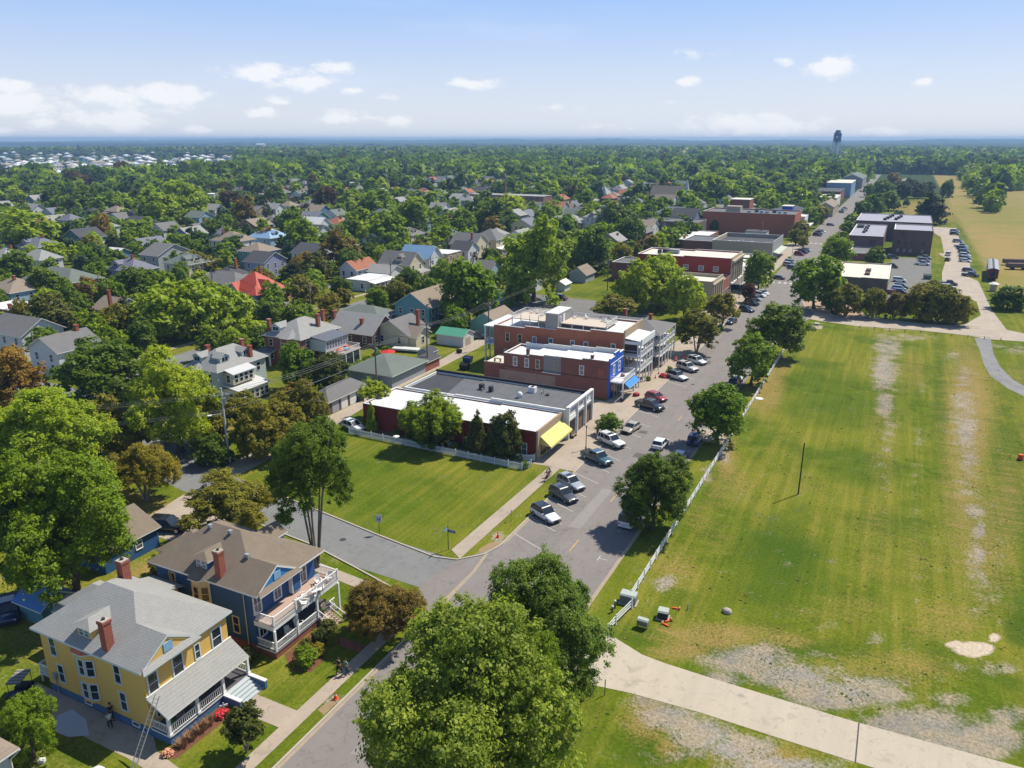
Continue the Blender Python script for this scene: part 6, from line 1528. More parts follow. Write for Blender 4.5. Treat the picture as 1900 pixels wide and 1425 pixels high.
def trunk_mesh(kind, var, detail):
    k = ('trunk', kind, var, detail)
    if k in _CM: return _CM[k]
    rn = random.Random(var*7+{'one':0,'multi':50,'pine':90}[kind]); mb = MB(); m = bark if kind != 'multi' else barkp; sd_ = 8 if detail else 5
    # unit: z 0..1 = ground..crown centre, xy in crown radii
    if kind == 'multi':
        for i in range(5):
            a = i*1.26+rn.uniform(-.3,.3); p = Vector((.03*math.cos(a), .03*math.sin(a), 0)); r0 = .035
            for j in range(3):
                q = p + Vector((math.cos(a)*rn.uniform(.08,.16), math.sin(a)*rn.uniform(.08,.16), .36)); mb.tube(p, q, r0, m, sd_, r0*.75); p = q; r0 *= .75
                if j and detail: mb.tube(p, p+Vector((math.cos(a+1)*.2, math.sin(a+1)*.2, .22)), r0*.6, m, 5, r0*.3)
    else:
        p = Vector((0, 0, 0)); r0 = .065 if kind == 'one' else .05; top = .8 if kind == 'one' else 1.6; nseg = 5
        for j in range(nseg):
            q = p + Vector((rn.uniform(-.03,.03), rn.uniform(-.03,.03), top/nseg)); mb.tube(p, q, r0*(1.5 if j == 0 else 1), m, sd_, r0*.88); p = q; r0 *= .88
            if j >= 2:
                for b_ in range(3 if detail else 1):
                    a = rn.uniform(0, 6.28); e = p + Vector((math.cos(a)*rn.uniform(.35,.6), math.sin(a)*rn.uniform(.35,.6), rn.uniform(.12,.32))); mb.tube(p, e, r0*.55, m, 5, r0*.25)
                    if detail: mb.tube(e, e+Vector((math.cos(a+.7)*.2, math.sin(a+.7)*.2, .15)), r0*.25, m, 4, r0*.1); mb.tube(p.lerp(e,.6), p.lerp(e,.6)+Vector((math.cos(a-.9)*.25, math.sin(a-.9)*.25, .12)), r0*.3, m, 4, r0*.1)
    me = mb.mesh('trunk'); _CM[k] = me
    return me
NAME = {'lush':'broadleaf_tree','light':'broadleaf_tree','dark':'broadleaf_tree','olive':'crape_myrtle','brown':'brown_leaved_tree','copper':'copper_leaved_tree','pine':'pine_tree','magnolia':'magnolia_tree','purple':'purple_leaved_tree','blue_green':'broadleaf_tree','tip':'sycamore_tree','gold':'golden_shrub', 'yolive':'crape_myrtle'}
tree_n = 0; TREES = []
def tree_at(X, Y, r, rz, zc, kind, style, label, group=None, lod=None, trunk='one', name=None, cat='tree', lean=None, trunk_part=True, rot=None):
    global tree_n
    tree_n += 1; rn = random.Random(tree_n*31)
    d = math.hypot(X, Y, CAM_H)
    if lod is None: lod = 0 if d < 100 else 1 if d < 185 else 2 if d < 330 else 3
    if lod == 3 and r > 6: lod = 2
    var = tree_n % (2 if lod <= 0 else 3)
    t = empty(name or NAME[kind], label, cat, (X, Y, 0), rot if rot is not None else rn.uniform(0, 6.28), group)
    c = part('crown', crown_mesh(style, var, lod, kind), t, (0, 0, zc)); c.scale = (r*rn.uniform(.94, 1.06), r*rn.uniform(.94, 1.06), rz)
    if trunk_part:
        b = part('trunk', trunk_mesh(trunk, var, lod < 2), t); b.scale = (r, r, zc)
    TREES.append((X, Y, r, zc+rz))
    return t
def tree_px(px, py, rx, ry, kind, style, label, clear=1.5, **kw):
    """crown seen at (px, py) with half sizes (rx, ry) in the photo"""
    zc = 5.
    for _ in range(12):
        p = G(px, py, zc); d = math.hypot(p.x, p.y, CAM_H-zc); r = rx*d/F_PX*.93
        phi = math.atan2(CAM_H-zc, math.hypot(p.x, p.y)); Rv = ry*d/F_PX
        q = Rv**2 - (r*math.sin(phi))**2
        rz = min(max(math.sqrt(max(q, 0))/math.cos(phi)*.93, (.36 if style == 'flat' else .55)*r), (.5 if style == 'flat' else 1.35)*r)
        zc = clear + rz*.92
    return tree_at(p.x, p.y, r, rz, zc, kind, style, label, **kw)
# ---- trees one can point at; (px, py, rx, ry, foliage, style, label, clearance, options)
tree_px(864, 1335, 216, 206, 'tip', 'round', 'huge sycamore with pale leaf tips filling the bottom centre', 4, rot=.4, lod=-1)
tree_px(1008, 1160, 130, 126, 'tip', 'round', 'big round green tree over the corner, right behind the huge sycamore', 3.5, rot=2.0, lod=-1)
tree_px(985, 1245, 62, 62, 'lush', 'wild', 'fresh green tree squeezed between the two big corner trees', 9)
tree_px(712, 1122, 76, 60, 'brown', 'flat', 'rust brown crape myrtle at the street corner by the blue house', 2.2, trunk='multi')
tree_px(572, 862, 84, 84, 'dark', 'wild', 'tall open tree with bare forked stems beside the blue house', 8.5, trunk='multi', lod=0)
tree_px(428, 930, 88, 50, 'yolive', 'wild', 'yellow olive crape myrtle behind the blue house roof', 2.0, trunk='multi', lod=0)
tree_px(262, 862, 68, 58, 'olive', 'flat', 'olive crape myrtle with slanting stems left of the side street', 3.0, trunk='multi', lod=0)
tree_px(70, 812, 108, 92, 'light', 'wild', 'large light green tree at the left edge', 3, lod=0)
tree_px(112, 960, 122, 116, 'lush', 'wild', 'large dark green tree shading the yard behind the yellow house', 4, lod=0)
tree_px(10, 960, 75, 110, 'dark', 'wild', 'tall dark tree at the left edge behind the yard', 5, lod=0)
tree_px(48, 1345, 46, 52, 'light', 'wild', 'bright green young tree beside the white corner house', .8)
tree_px(175, 795, 66, 50, 'olive', 'wild', 'olive tree just left of the side street', 2, lod=1)
tree_px(238, 800, 52, 48, 'olive', 'flat', 'smaller olive tree between the light green tree and the street', 2, lod=1)
tree_px(322, 740, 84, 88, 'light', 'wild', 'big bright green tree in front of the pale dormered house', 2, lod=0)
tree_px(192, 690, 80, 54, 'dark', 'round', 'broad dark green tree left of the bright green one', 1.5)
tree_px(14, 702, 52, 50, 'brown', 'wild', 'rusty brown tree at the left edge', 1.5)
for x, y, a, b_, k, l_ in ((385,775,44,46,'olive','left'),(472,800,46,48,'olive','front'),(455,764,44,34,'olive','upper'),(522,772,46,40,'olive','middle'),(550,738,42,32,'brown','rusty'),(505,810,40,36,'olive','lower'),(572,750,36,40,'olive','right')):
    tree_px(x, y, a, b_, k, 'wild', 'crape myrtle in the olive grove by the utility pole, the %s one' % l_, 1.2, trunk='multi')
tree_px(395, 835, 36, 28, 'dark', 'round', 'low dark shrub tree at the foot of the utility pole', .3)
tree_px(548, 678, 38, 42, 'lush', 'round', 'round green tree in front of the red brick house', 1)
tree_px(612, 690, 42, 36, 'magnolia', 'round', 'olive green tree in front of the white railed deck', 1)
tree_at(-63.6, 99.7, 5.2, 2.5, 6.0, 'lush', 'flat', 'mushroom shaped bright green tree against the dark red shop', lod=0)
tree_at(-63.9, 99.9, 3.0, 2.1, 2.4, 'dark', 'round', 'dense dark shrub under the mushroom shaped tree')
tree_at(-55.8, 99.9, 1.9, 3.3, 3.7, 'magnolia', 'cone', 'slim magnolia between the two round trees at the dark red shop', lod=1)
tree_at(-50.8, 99.9, 2.7, 3.5, 4.2, 'magnolia', 'round', 'dark olive magnolia near the yellow awning', lod=1)
tree_px(692, 722, 32, 22, 'light', 'flat', 'small light green tree at the alley corner of the dark red shop', 4)
tree_at(-76.6, 100.6, 1.0, 2.6, 2.6, 'lush', 'cone', 'ivy column at the alley end of the dark red shop', trunk_part=False)
for x in (-72, -69.5, -67.3, -60.2, -58.3, -53.3, -48.6): tree_at(x, 101.2-.9*(int(x*7) % 2), .75, .6, .5, ('lush', 'dark', 'olive')[int(-x) % 3], 'round', 'garden shrub between the picket fence and the dark red shop', lod=2, trunk_part=False, name='shrub', cat='bush', group='garden shrubs by the dark red shop')
tree_px(1130, 786, 26, 20, 'lush', 'wild', 'small leaning tree in the pavement near the yellow awning', .5)
tree_px(870, 540, 60, 58, 'lush', 'round', 'large round green tree right of the teal house', 2)
tree_px(990, 478, 74, 74, 'light', 'wild', 'very tall light green tree behind the three storey building', 3, lod=1)
tree_px(960, 540, 30, 26, 'lush', 'wild', 'green tree at the foot of the very tall light green tree', 1)
tree_px(1100, 463, 38, 42, 'dark', 'round', 'dark round tree behind the double garage', 2)
tree_px(1182, 528, 45, 46, 'light', 'wild', 'light green tree left in the trio behind the grey hotel', 2, lod=1)
tree_px(1228, 520, 46, 46, 'light', 'wild', 'light green tree in the middle of the trio behind the grey hotel', 2, lod=1)
tree_px(1272, 545, 38, 42, 'light', 'wild', 'light green tree right in the trio behind the grey hotel', 2, lod=1)
tree_px(1140, 566, 48, 16, 'olive', 'flat', 'flat olive crape myrtle showing over the hotel roof', 4)
tree_px(1295, 606, 42, 31, 'olive', 'round', 'large olive crape myrtle on the pavement past the grey hotel', 3, trunk='multi', lod=1)
tree_px(1341, 567, 31, 24, 'olive', 'round', 'second olive crape myrtle, just beyond the large one on the pavement', 3, trunk='multi')
tree_px(1442, 607, 56, 44, 'dark', 'round', 'wide dark green tree at the far end of the white rail fence', 2.2, lod=1)
tree_px(1398, 662, 45, 42, 'lush', 'round', 'round green street tree by the fence, second from the far end', 2.0, lod=1)
tree_px(1336, 760, 54, 48, 'lush', 'round', 'bright round street tree by the fence over the orange cone', 2.2, lod=1)
tree_px(1215, 903, 74, 66, 'dark', 'round', 'dense green street tree over the white van', 2.0, lod=0)
tree_px(1516, 518, 46, 40, 'lush', 'round', 'big green tree in the planting bed at the square', 3)
tree_px(1553, 464, 28, 24, 'lush', 'round', 'green street tree in front of the low brick entrance', 3)
tree_px(1545, 560, 20, 16, 'dark', 'wild', 'small dark tree behind the monument in the planting bed', 1)
tree_px(1410, 498, 28, 30, 'lush', 'round', 'green street tree in front of the red hall', 2.5)
tree_px(1395, 510, 16, 24, 'lush', 'round', 'smaller green tree beside the one in front of the red hall', 2.)
tree_px(1390, 540, 14, 14, 'purple', 'round', 'small purple leaved tree in front of the red hall', 1.5)
for x, y, a, b_, k in ((1572,556,30,28,'olive'),(1622,560,24,24,'olive'),(1662,566,22,22,'brown'),(1712,560,34,30,'olive'),(1745,562,32,30,'olive'),(1778,572,26,24,'olive'),(1735,538,22,16,'olive')):
    tree_px(x, y, a, b_, k, 'round', 'crape myrtle in the row along the gravel road, %s' % {1572:'first from the planting bed',1622:'second from the planting bed',1662:'the brownest one',1712:'the wide one left of the middle',1745:'densest, right of the middle',1778:'the last one at the gravel fork',1735:'the one standing behind the cluster'}[x], 1.0, trunk='multi', lod=1)
tree_px(1625, 477, 19, 18, 'dark', 'round', 'round green tree between the brick blocks', 1)
tree_px(1872, 552, 27, 20, 'dark', 'round', 'bushy green tree at the right edge by the gravel road', .3)
tree_px(1732, 386, 27, 26, 'pine', 'cone', 'dark broad pine behind the brick blocks', 1)
tree_px(1758, 350, 12, 14, 'dark', 'round', 'lone dark tree in the mown field', 1)
for x, y, a, k in ((1500,402,20,'lush'),(1520,396,17,'olive'),(1488,425,18,'olive'),(1478,437,15,'olive'),(1492,448,10,'olive'),(1545,345,14,'dark'),(1535,372,14,'dark'),(1640,352,19,'dark'),(1622,378,20,'dark'),(1648,372,18,'dark'),(1600,388,17,'dark'),(1582,408,14,'lush'),(1572,422,13,'lush'),(1560,440,12,'lush'),(1545,446,10,'lush'),(1655,335,15,'brown'),(1675,352,16,'pine'),(1690,345,14,'pine'),(1705,352,15,'pine'),(1722,350,13,'pine'),(1660,378,10,'pine'),(1612,352,12,'lush'),(1668,398,8,'blue_green'),(1682,376,6,'blue_green')):
    tree_px(x, y, a, a*.85, k, 'round', '%s tree %s the far main street' % ({'lush':'green','olive':'olive','dark':'dark green','brown':'brownish','pine':'dark conical','blue_green':'small bluish'}[k], 'left of' if x < 1550 else 'right of'), 1.5, group='trees lining the far main street')
# mid distance landmarks of the tree belt
BIG = [(630,465,46,42,'brown','rusty brown tree behind the red roofed house'),(605,372,30,28,'copper','dark copper tree in the middle of the tree belt'),(455,395,30,32,'brown','brown tree pair left of the copper tree'),(490,385,20,22,'pine','dark tree right of the brown pair'),(425,375,26,22,'copper','small copper tree at the left of the brown pair'),
 (560,440,38,36,'lush','green tree right of the teal pyramid roofed house'),(585,498,36,32,'magnolia','dark olive tree behind the red roofed house'),(650,490,30,32,'dark','dark tree in front of the rusty brown tree'),(660,420,42,36,'lush','broad green tree above the rusty brown tree'),(720,430,44,42,'lush','large green tree in the centre of the belt'),(765,400,48,38,'lush','large green tree upper centre of the belt'),
 (700,380,44,30,'light','light green tree upper centre of the belt'),(655,375,32,26,'light','light green tree right of the copper tree'),(820,440,24,24,'lush','green tree in front of the cream row'),(910,400,42,34,'dark','dark green tree right of the white Victorian house'),(860,412,30,28,'lush','green tree below the white Victorian house'),
 (370,572,64,56,'light','big light green tree behind the pale dormered house'),(305,580,62,54,'light','large yellow green tree left of the big light green one'),(428,570,50,42,'light','light green tree left of the red brick house'),(250,528,40,34,'dark','dark round tree below the violet house'),(470,615,42,28,'light','low light green tree between the dormered and brick houses'),(500,578,32,22,'dark','dark round tree below the red roofed house'),
 (100,592,52,46,'magnolia','yellow speckled magnolia at the left'),(85,530,38,32,'dark','dark green tree above the speckled magnolia'),(175,610,36,34,'lush','green tree right of the speckled magnolia'),(215,600,38,36,'olive','olive tree by the tall chimney cottage'),(50,430,62,40,'light','wide light green tree at the far left'),(30,495,38,26,'dark','dark tree at the left edge below the light one'),
 (185,425,22,30,'brown','brown tree in front of the blue gabled house'),(180,508,26,22,'lush','green tree in front of the violet house'),(370,490,40,26,'olive','olive tree right of the cream house'),(330,450,26,18,'lush','small green tree right of the dark slate roof'),(290,385,44,36,'light','light green tree in the upper left belt'),(340,375,48,40,'light','large light green tree in the upper left belt'),
 (165,370,30,26,'dark','dark green tree in the upper left belt'),(130,385,20,18,'pine','dark pine tree in the upper left belt'),(205,380,26,24,'light','light tree right of the dark one in the upper left'),(395,425,26,18,'dark','dark tree behind the tan hipped roof'),(540,410,34,28,'lush','green tree under the copper tree'),(500,440,24,22,'brown','brown tree above the teal pyramid roof'),
 (250,430,30,22,'light','light green tree behind the dark slate roof'),(430,455,26,18,'dark','dark tree left of the teal pyramid roof'),(1020,395,30,26,'light','light green tree left of the mansard building'),(1050,345,26,20,'lush','green tree in the mid distance right of centre'),(1330,352,36,30,'lush','large round green tree right of the church'),(1215,385,26,20,'lush','green tree above the brown terrace'),
 (1140,400,36,30,'dark','dark tree right of the large white house'),(1170,430,34,34,'dark','dark tree left of the brown terrace'),(1090,400,26,22,'lush','green tree in front of the large white house'),(1240,355,14,16,'copper','purple dark tree near the church'),(1155,335,16,14,'copper','dark purple tree in the mid distance'),(1395,345,30,20,'light','light green tree beyond the brick block'),
 (1440,340,24,20,'lush','green tree beyond the brick block right side'),(950,385,36,26,'light','light green tree in the middle belt right of centre'),(1000,360,34,22,'lush','green tree in the upper belt right of centre'),(610,560,26,18,'olive','olive tree right of the red roof porch'),(640,548,22,16,'olive','small olive tree at the back street corner'),(700,550,26,24,'magnolia','dark olive tree in front of the teal house'),
 (745,520,10,8,'lush','small green tree by the picket fence'),(800,560,10,8,'lush','small round bush by the teal house'),(620,585,24,20,'olive','olive shrub tree behind the brick chimneys'),(1262,365,12,14,'copper','dark tree just left of the church tower'),(770,368,24,16,'lush','green tree left of the brown green hall'),(1290,405,30,14,'dark','dark tree above the long brick block'),
 (870,470,24,16,'copper','dark reddish tree in front of the cream row'),(910,475,24,16,'dark','dark tree at the end of the cream row'),(15,545,22,16,'olive','olive tree on the left edge by the flat roof'),(250,565,30,20,'lush','green tree behind the tall chimney cottage'),(150,655,24,16,'dark','dark hedge tree behind the left white house'),(585,525,26,24,'lush','green tree right of the red roofed house')]
for i, (x, y, a, b_, k, lb) in enumerate(BIG):
    tree_px(x, y, a*.88, b_*.9, k, 'cone' if k == 'pine' else ('wild', 'round')[i % 2], lb, 1.2)
# tree behind the yard edge and hedges
for i in range(6):
    p = G(632+i*17, 702-i*9); tree_at(p.x, p.y, 1.3, 1.0, .9, 'lush', 'round', 'clipped green hedge bush beside the big green roofed carport', 'hedge bushes along the carport', lod=2, trunk_part=False, name='hedge_bush', cat='bush')
# garden bushes by the blue house
for (x, y, r, k, lb) in ((-45.5,47.4,1.15,'lush','large bright green conifer bush at the corner of the navy house porch'),(-46.9,49.0,.8,'magnolia','dark round boxwood nearest the porch corner'),(-45.3,49.1,.72,'gold','golden round bush nearest the large bright bush'),(-46.6,50.8,.85,'magnolia','second dark boxwood along the navy house porch'),(-45.3,51.2,.62,'gold','golden round bush by the porch steps'),(-46.8,52.4,.9,'magnolia','tall dark bush beside the porch steps'),
        (-43.9,53.6,.7,'lush','green bush with yellow flowers past the steps'),(-45.5,56.6,1.2,'olive','reddish bush under the crape myrtle'),(-43.6,55.6,.9,'lush','green bush at the corner garden'),(-50.8,45.1,1.0,'magnolia','dark shrub in the gap between the yellow and navy houses'),(-50.3,43.9,.7,'lush','small shrub by the porch corner of the yellow house')):
    tree_at(x, y, r, r*.85, r*.7, k, 'round', lb, lod=2, trunk_part=False, name='bush', cat='bush')
tree_at(-42.3, 36.4, 1.7, 1.5, 2.9, 'magnolia', 'wild', 'sparse small tree leaning over the pavement at the lower left', lod=2, trunk='multi', name='young_tree')
for (x, y, r, k, lb) in ((-71.2,52.5,1.4,'magnolia','round dark bush in front of the black car'),(-49.8,101.1,1.0,'dark','ivy clump on the dark red shop wall'),(-46.6,98.3,.7,'lush','small bush at the end of the picket fence'),(-39.6,84,.0,'lush','')):
    if r: tree_at(x, y, r, r, r*.8, k, 'round', lb, lod=2, trunk_part=False, name='bush', cat='bush')
# ---- scattered individual trees of the town, then the far woods as one mass
STREETS = [(-45,-20,0,1250),(-149,-139,90,430),(-264,-252,50,520),(-110,-60,190,228),(-262,-92,203,214),(-92,-82,70,205),(-250,-80,84,100)]
FOOT += FARF
keep = []
for a, b, c, d in FOOT:
    for X, Y, Z in ((a+2, b+2, 4.5), (c-2, b+2, 4.5), (c-2, d-2, 4.5), ((a+c)/2, (b+d)/2, 7.5)):
        h_ = px_of(X, Y, Z)
        if h_: keep.append(h_)
rs = random.Random(77)
KINDS = ['lush']*12 + ['light']*10 + ['dark']*9 + ['olive']*3 + ['brown', 'copper', 'pine', 'pine']
def free(X, Y, r, pad=.98):
    for a, b, c, d in FOOT:
        if a-r*.5 < X < c+r*.5 and b-r*.5 < Y < d+r*.5: return False
    for a, c, b, d in STREETS:
        if a-r*.6 < X < c+r*.6 and b < Y < d: return False
    if X > -92 and Y < 505: return False
    if -45 < X < 300 and Y < 3000:
        e = 20 + max(0, Y-900)*.05
        if X > -22 and Y > 1250 and X < 62 + (Y-1250)*.02: return False
        if Y < 1200 : return X < -45 
    for x, y, q, h_ in TREES:
        if abs(X-x) < (r+q)*pad and abs(Y-y) < (r+q)*pad and (X-x)**2+(Y-y)**2 < ((r+q)*pad)**2: return False
    return True
cnt = 0; pool = []
for _ in range(60000):
    dist_ = 120 + 640*rs.random()**.9; a = rs.uniform(-62, -2.5)
    X, Y = dist_*math.sin(R(a)), dist_*math.cos(R(a))
    q = px_of(X, Y, 5)
    if not q or q[0] < -60 or q[0] > 1620 or q[1] > 640: continue
    r = rs.uniform(3.0, 6.0)
    if not free(X, Y, r): continue
    zc = 1.5 + r*.85; c = px_of(X, Y, zc); rp = r*F_PX/c[2]
    if any(d_ > c[2]+3 and abs(kx-c[0]) < rp*.92 and abs(ky-c[1]) < rp*.9 for kx, ky, d_ in keep): continue
    pool.append((X, Y, r)); TREES.append((X, Y, r, zc+r))
pool.sort(key=lambda t: math.hypot(t[0], t[1])/t[2])
room = 292 - sum(1 for o in bpy.data.objects if o.get('category') == 'tree')
TL = {'lush':'mid green','light':'light green','dark':'dark green','olive':'olive','brown':'brown','copper':'dark copper','pine':'dark conical'}
for X, Y, r in pool[:room]:
    k = rs.choice(KINDS)
    tree_at(X, Y, r, r*rs.uniform(.8, 1.15), 1.5+r*.85, k, 'cone' if k == 'pine' else rs.choice(('round', 'wild')), '%s tree among the roofs of the town tree belt' % TL[k], 'trees of the town tree belt, ' + TL[k])['auto'] = 1
rest = pool[room:]
print('trees individual', sum(1 for o in bpy.data.objects if o.get('category') == 'tree'), 'pool', len(pool))
# far woods: every remaining tree as a bumpy leafy crown in one object
pts = [(x, y, r, r*rs.uniform(.85, 1.2)) for x, y, r in rest]
rg = np.random.default_rng(5)
def outer(X, Y):
    q = math.hypot(X, Y)
    # mown fields on the right, river on the left
    if X > -40 and X < 62+max(0, Y-1300)*.02 + max(0, (Y-600))*.02 and Y < 1280: return False
    if -46 < X < -30 and Y < 1300: return False
    if X > 60 and Y < 700+X*2.2: return False
    return True
tr = 0
while len(pts) < 24000 and tr < 200000:
    tr += 1
    dist_ = 520 + 2500*rs.random()**.75; a = rs.uniform(-63, 9)
    X, Y = dist_*math.sin(R(a)), dist_*math.cos(R(a))
    q = px_of(X, Y, 8)
    if not q or q[0] < -40 or q[0] > 1940: continue
    if not outer(X, Y): continue
    sea = q[0] < 440 and 284 < q[1] < 328 - max(0, q[0]-200)*.04
    if sea and rs.random() > .05: continue
    if q[0] < 150 and 318 < q[1] < 342 and rs.random() < .6: continue
    if dist_ < 1000 and any(a_-4 < X < c_2+4 and b_-30 < Y < d_+4 for a_, b_, c_2, d_ in FOOT): continue
    r = rs.uniform(4.2, 7.6)*(.62 if sea else 1 if dist_ < 900 else 1.35); pts.append((X, Y, r, r*rs.uniform(.8, 1.2)))
print('far woods', len(pts))
def wood_mesh(name, P_, lod, kinds, weights):
    bases = {l: [crown_arrays(s_, v_, l) for s_, v_ in (('round', 0), ('wild', 1), ('round', 2), ('cone', 1))] for l in (4, 5, 6)}
    Vs, Fs, Ts, Ms = [], [], [], []; off = 0
    for (X, Y, r, rz) in P_:
        ki = rs.choices(range(len(kinds)), weights)[0]; q_ = math.hypot(X, Y); base = bases[4 if q_ < 850 else 5 if q_ < 1700 else 6]
        V, F, T_ = base[3 if kinds[ki] == 'pine' else rs.randrange(3)]
        a = rs.uniform(0, 6.28); c, s = math.cos(a), math.sin(a)
        q = V*np.array([r, r, rz]); q = np.stack([q[:,0]*c-q[:,1]*s+X, q[:,0]*s+q[:,1]*c+Y, q[:,2]+1.2+rz*.85], 1)
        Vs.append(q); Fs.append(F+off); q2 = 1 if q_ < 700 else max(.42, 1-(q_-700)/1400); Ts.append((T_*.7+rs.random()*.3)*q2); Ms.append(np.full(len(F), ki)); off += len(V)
    me = np_mesh(name, np.concatenate(Vs), np.concatenate(Fs), [leaf_mat(k) for k in kinds], np.concatenate(Ms))
    T_ = np.concatenate(Ts); ca = me.color_attributes.new('tint', 'FLOAT_COLOR', 'POINT')
    ca.data.foreach_set('color', np.stack([T_]*3+[np.ones(len(T_))], 1).astype(np.float32).ravel())
    return me
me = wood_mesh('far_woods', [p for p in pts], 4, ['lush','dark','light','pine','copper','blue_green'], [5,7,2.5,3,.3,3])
tag(link(bpy.data.objects.new('far_woods', me)), 'dense far woods beyond the town, reading as one green mass', 'woods', kind='stuff')
# wooded plain out to the skyline: a bumpy canopy sheet
def canopy(name, x0, x1, y0, y1, step, h0, amp, label):
    xs = np.arange(x0, x1, step); ys = []
    y = y0
    while y < y1: ys.append(y); y += step*(1+(y-y0)/2500)
    ys = np.array(ys); Xg, Yg = np.meshgrid(xs, ys); r2 = np.random.default_rng(9)
    Z = h0 + amp*r2.random(Xg.shape) + 2.5*np.sin(Xg/130+1.3)*np.sin(Yg/210) + 2.0*np.sin(Xg/47+Yg/90)
    if y1 > 9000: Z += np.clip((Yg-6500)/3500, 0, 1)*(24+8*np.sin(Xg/900)+5*np.sin(Xg/310)+3*np.sin(Xg/120))
    Xj = Xg + r2.uniform(-.35, .35, Xg.shape)*step; Yj = Yg + r2.uniform(-.35, .35, Xg.shape)*step
    f_ = np.arange(Xg.size).reshape(Xg.shape); F = np.stack([f_[:-1,:-1], f_[:-1,1:], f_[1:,1:], f_[1:,:-1]], -1).reshape(-1, 4)
    # openings: water and pale fields
    cx_ = Xg[:-1,:-1].ravel(); cy_ = Yg[:-1,:-1].ravel(); q = np.hypot(cx_, cy_)
    op = np.zeros(len(cx_), bool)
    for (px_, py_, rx_, ry_) in ((485,296,60,3.2),(300,291,150,1.6),(1720,297,90,4.),(1660,289,60,3.)):
        cc = px_of_np(cx_, cy_); op |= ((cc[0]-px_)/rx_)**2 + ((cc[1]-py_)/ry_)**2 < 1
    op |= (cx_ > -45) & (cx_ < 75) & (cy_ < 1350)
    F = F[~op]
    v = np.stack([Xj.ravel(), Yj.ravel(), Z.ravel()], 1)
    me = np_mesh(name, v, F, [canopy_mat], smooth=False)
    return tag(link(bpy.data.objects.new(name, me)), label, 'woods', kind='stuff')
def px_of_np(X, Y, Z=0.):
    fx = X*c_ + Y*s_; fy = -X*s_ + Y*c_; z_ = Z-CAM_H; d = np.maximum(fy*cp_ - z_*sp_, 1); u = fy*sp_ + z_*cp_
    return CX+F_PX*fx/d, CY-F_PX*u/d
canopy_mat = bpy.data.materials.new('far_canopy'); canopy_mat.use_nodes = True
n = N(canopy_mat.node_tree); pb = canopy_mat.node_tree.nodes['Principled BSDF']; pb.inputs['Roughness'].default_value = 1; pb.inputs['Specular IOR Level'].default_value = .05
tc = n.new('ShaderNodeTexCoord').outputs['Object']
f1 = n.noise(tc, .0035, 4, .6); f2 = n.noise(tc, .05, 3, .7); f3 = n.noise(tc, .35, 2, .7)
cc = n.mix(n.ss(f2, .3, .7), (.014,.032,.010), (.075,.115,.022)); f0 = n.noise(tc, .0011, 3, .6); cc = n.mix(n.m('MULTIPLY', n.ss(f0, .42, .58), .75), cc, (.010,.020,.010)); cc = n.mix(n.m('MULTIPLY', n.ss(f1, .45, .7), .5), cc, (.03,.05,.02)); cc = n.mix(n.m('MULTIPLY', n.ss(f3, .45, .75), .6), cc, (.012,.02,.008))
n.link(cc, pb.inputs['Base Color'])
canopy('wooded_plain', -4200, 1600, 1500, 4300, 13, 4.5, 9.0, 'unbroken wooded plain between the town and the skyline')
canopy('skyline_woods', -10400, 4800, 4000, 10300, 36, 9, 12.0, 'blue wooded skyline at the horizon')
# woods at the right beyond the mown field
wp = []
tr = 0
while len(wp) < 1300 and tr < 30000:
    tr += 1; X = rs.uniform(40, 900); Y = rs.uniform(620, 2100)
    if X < 62 + (Y-1100)*.02 and Y < 1300: continue
    if Y < 940 + (X-100)*1.2 and X > 60 and Y < 1300 + 0*X:
        if not (Y > 930 - (X-60)*.15): continue
    q = px_of(X, Y, 8)
    if not q or q[0] > 1960 or q[0] < 1400: continue
    r = rs.uniform(4.5, 8); wp.append((X, Y, r, r*1.1))
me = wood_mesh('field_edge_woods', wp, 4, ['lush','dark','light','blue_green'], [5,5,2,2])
tag(link(bpy.data.objects.new('field_edge_woods', me)), 'green woods beyond the mown field at the right', 'woods', kind='stuff')
# inlet shining beyond the first woods
mw = mat('water', (.16,.22,.26), .15, .05, spec=.6)
for nm_, pl in (('water', gp((380,292),(560,292),(575,300),(370,299))), ('water', gp((120,288),(470,288),(470,293),(120,293))) ):
    mb = MB(); mb.face([(p[0], p[1], .3) for p in pl], mw); me = mb.mesh(nm_)
    if me.polygons[0].normal.z < 0: me.flip_normals()
    structure(nm_, me)
# ================================================================ vehicles
def paint(name, c, flake=.3): return mat('paint_'+name, c, .28, .03, spec=.5, coat=1., metal=0.)
P_ = {'white': paint('white', (.72,.73,.73)), 'pearl': paint('pearl', (.60,.60,.58)), 'silver': paint('silver', (.33,.36,.40)), 'gold': paint('champagne', (.40,.36,.29)), 'dgrey': paint('dark_grey', (.055,.058,.065)),
      'black': paint('black', (.012,.013,.016)), 'navy': paint('navy', (.012,.022,.085)), 'teal': paint('steel_blue', (.035,.095,.125)), 'red': paint('red', (.33,.008,.016)), 'wine': paint('wine', (.07,.008,.014)), 'blue': paint('blue', (.03,.09,.25))}
lens = mat('headlight', (.75,.77,.80), .1, .02, spec=.6); tail = mat('tail_light', (.35,.01,.01), .3, .05); plast = mat('black_plastic', (.025,.025,.027), .6, .1)
def loft(mb, secs, m, close=True):
    """skin between equal-length closed sections"""
    k = len(secs[0]); i0 = len(mb.v)
    for s_ in secs: mb.v += [tuple(p) for p in s_]
    for a in range(len(secs)-1):
        for j in range(k):
            mb.f.append([i0+a*k+j, i0+a*k+(j+1)%k, i0+(a+1)*k+(j+1)%k, i0+(a+1)*k+j]); mb.fm.append(mb._mi(m)); mb.sm.append(True)
    for a, rev in ((0, True), (len(secs)-1, False)):
        f = [i0+a*k+j for j in range(k)]; mb.f.append(f[::-1] if rev else f); mb.fm.append(mb._mi(m)); mb.sm.append(False)
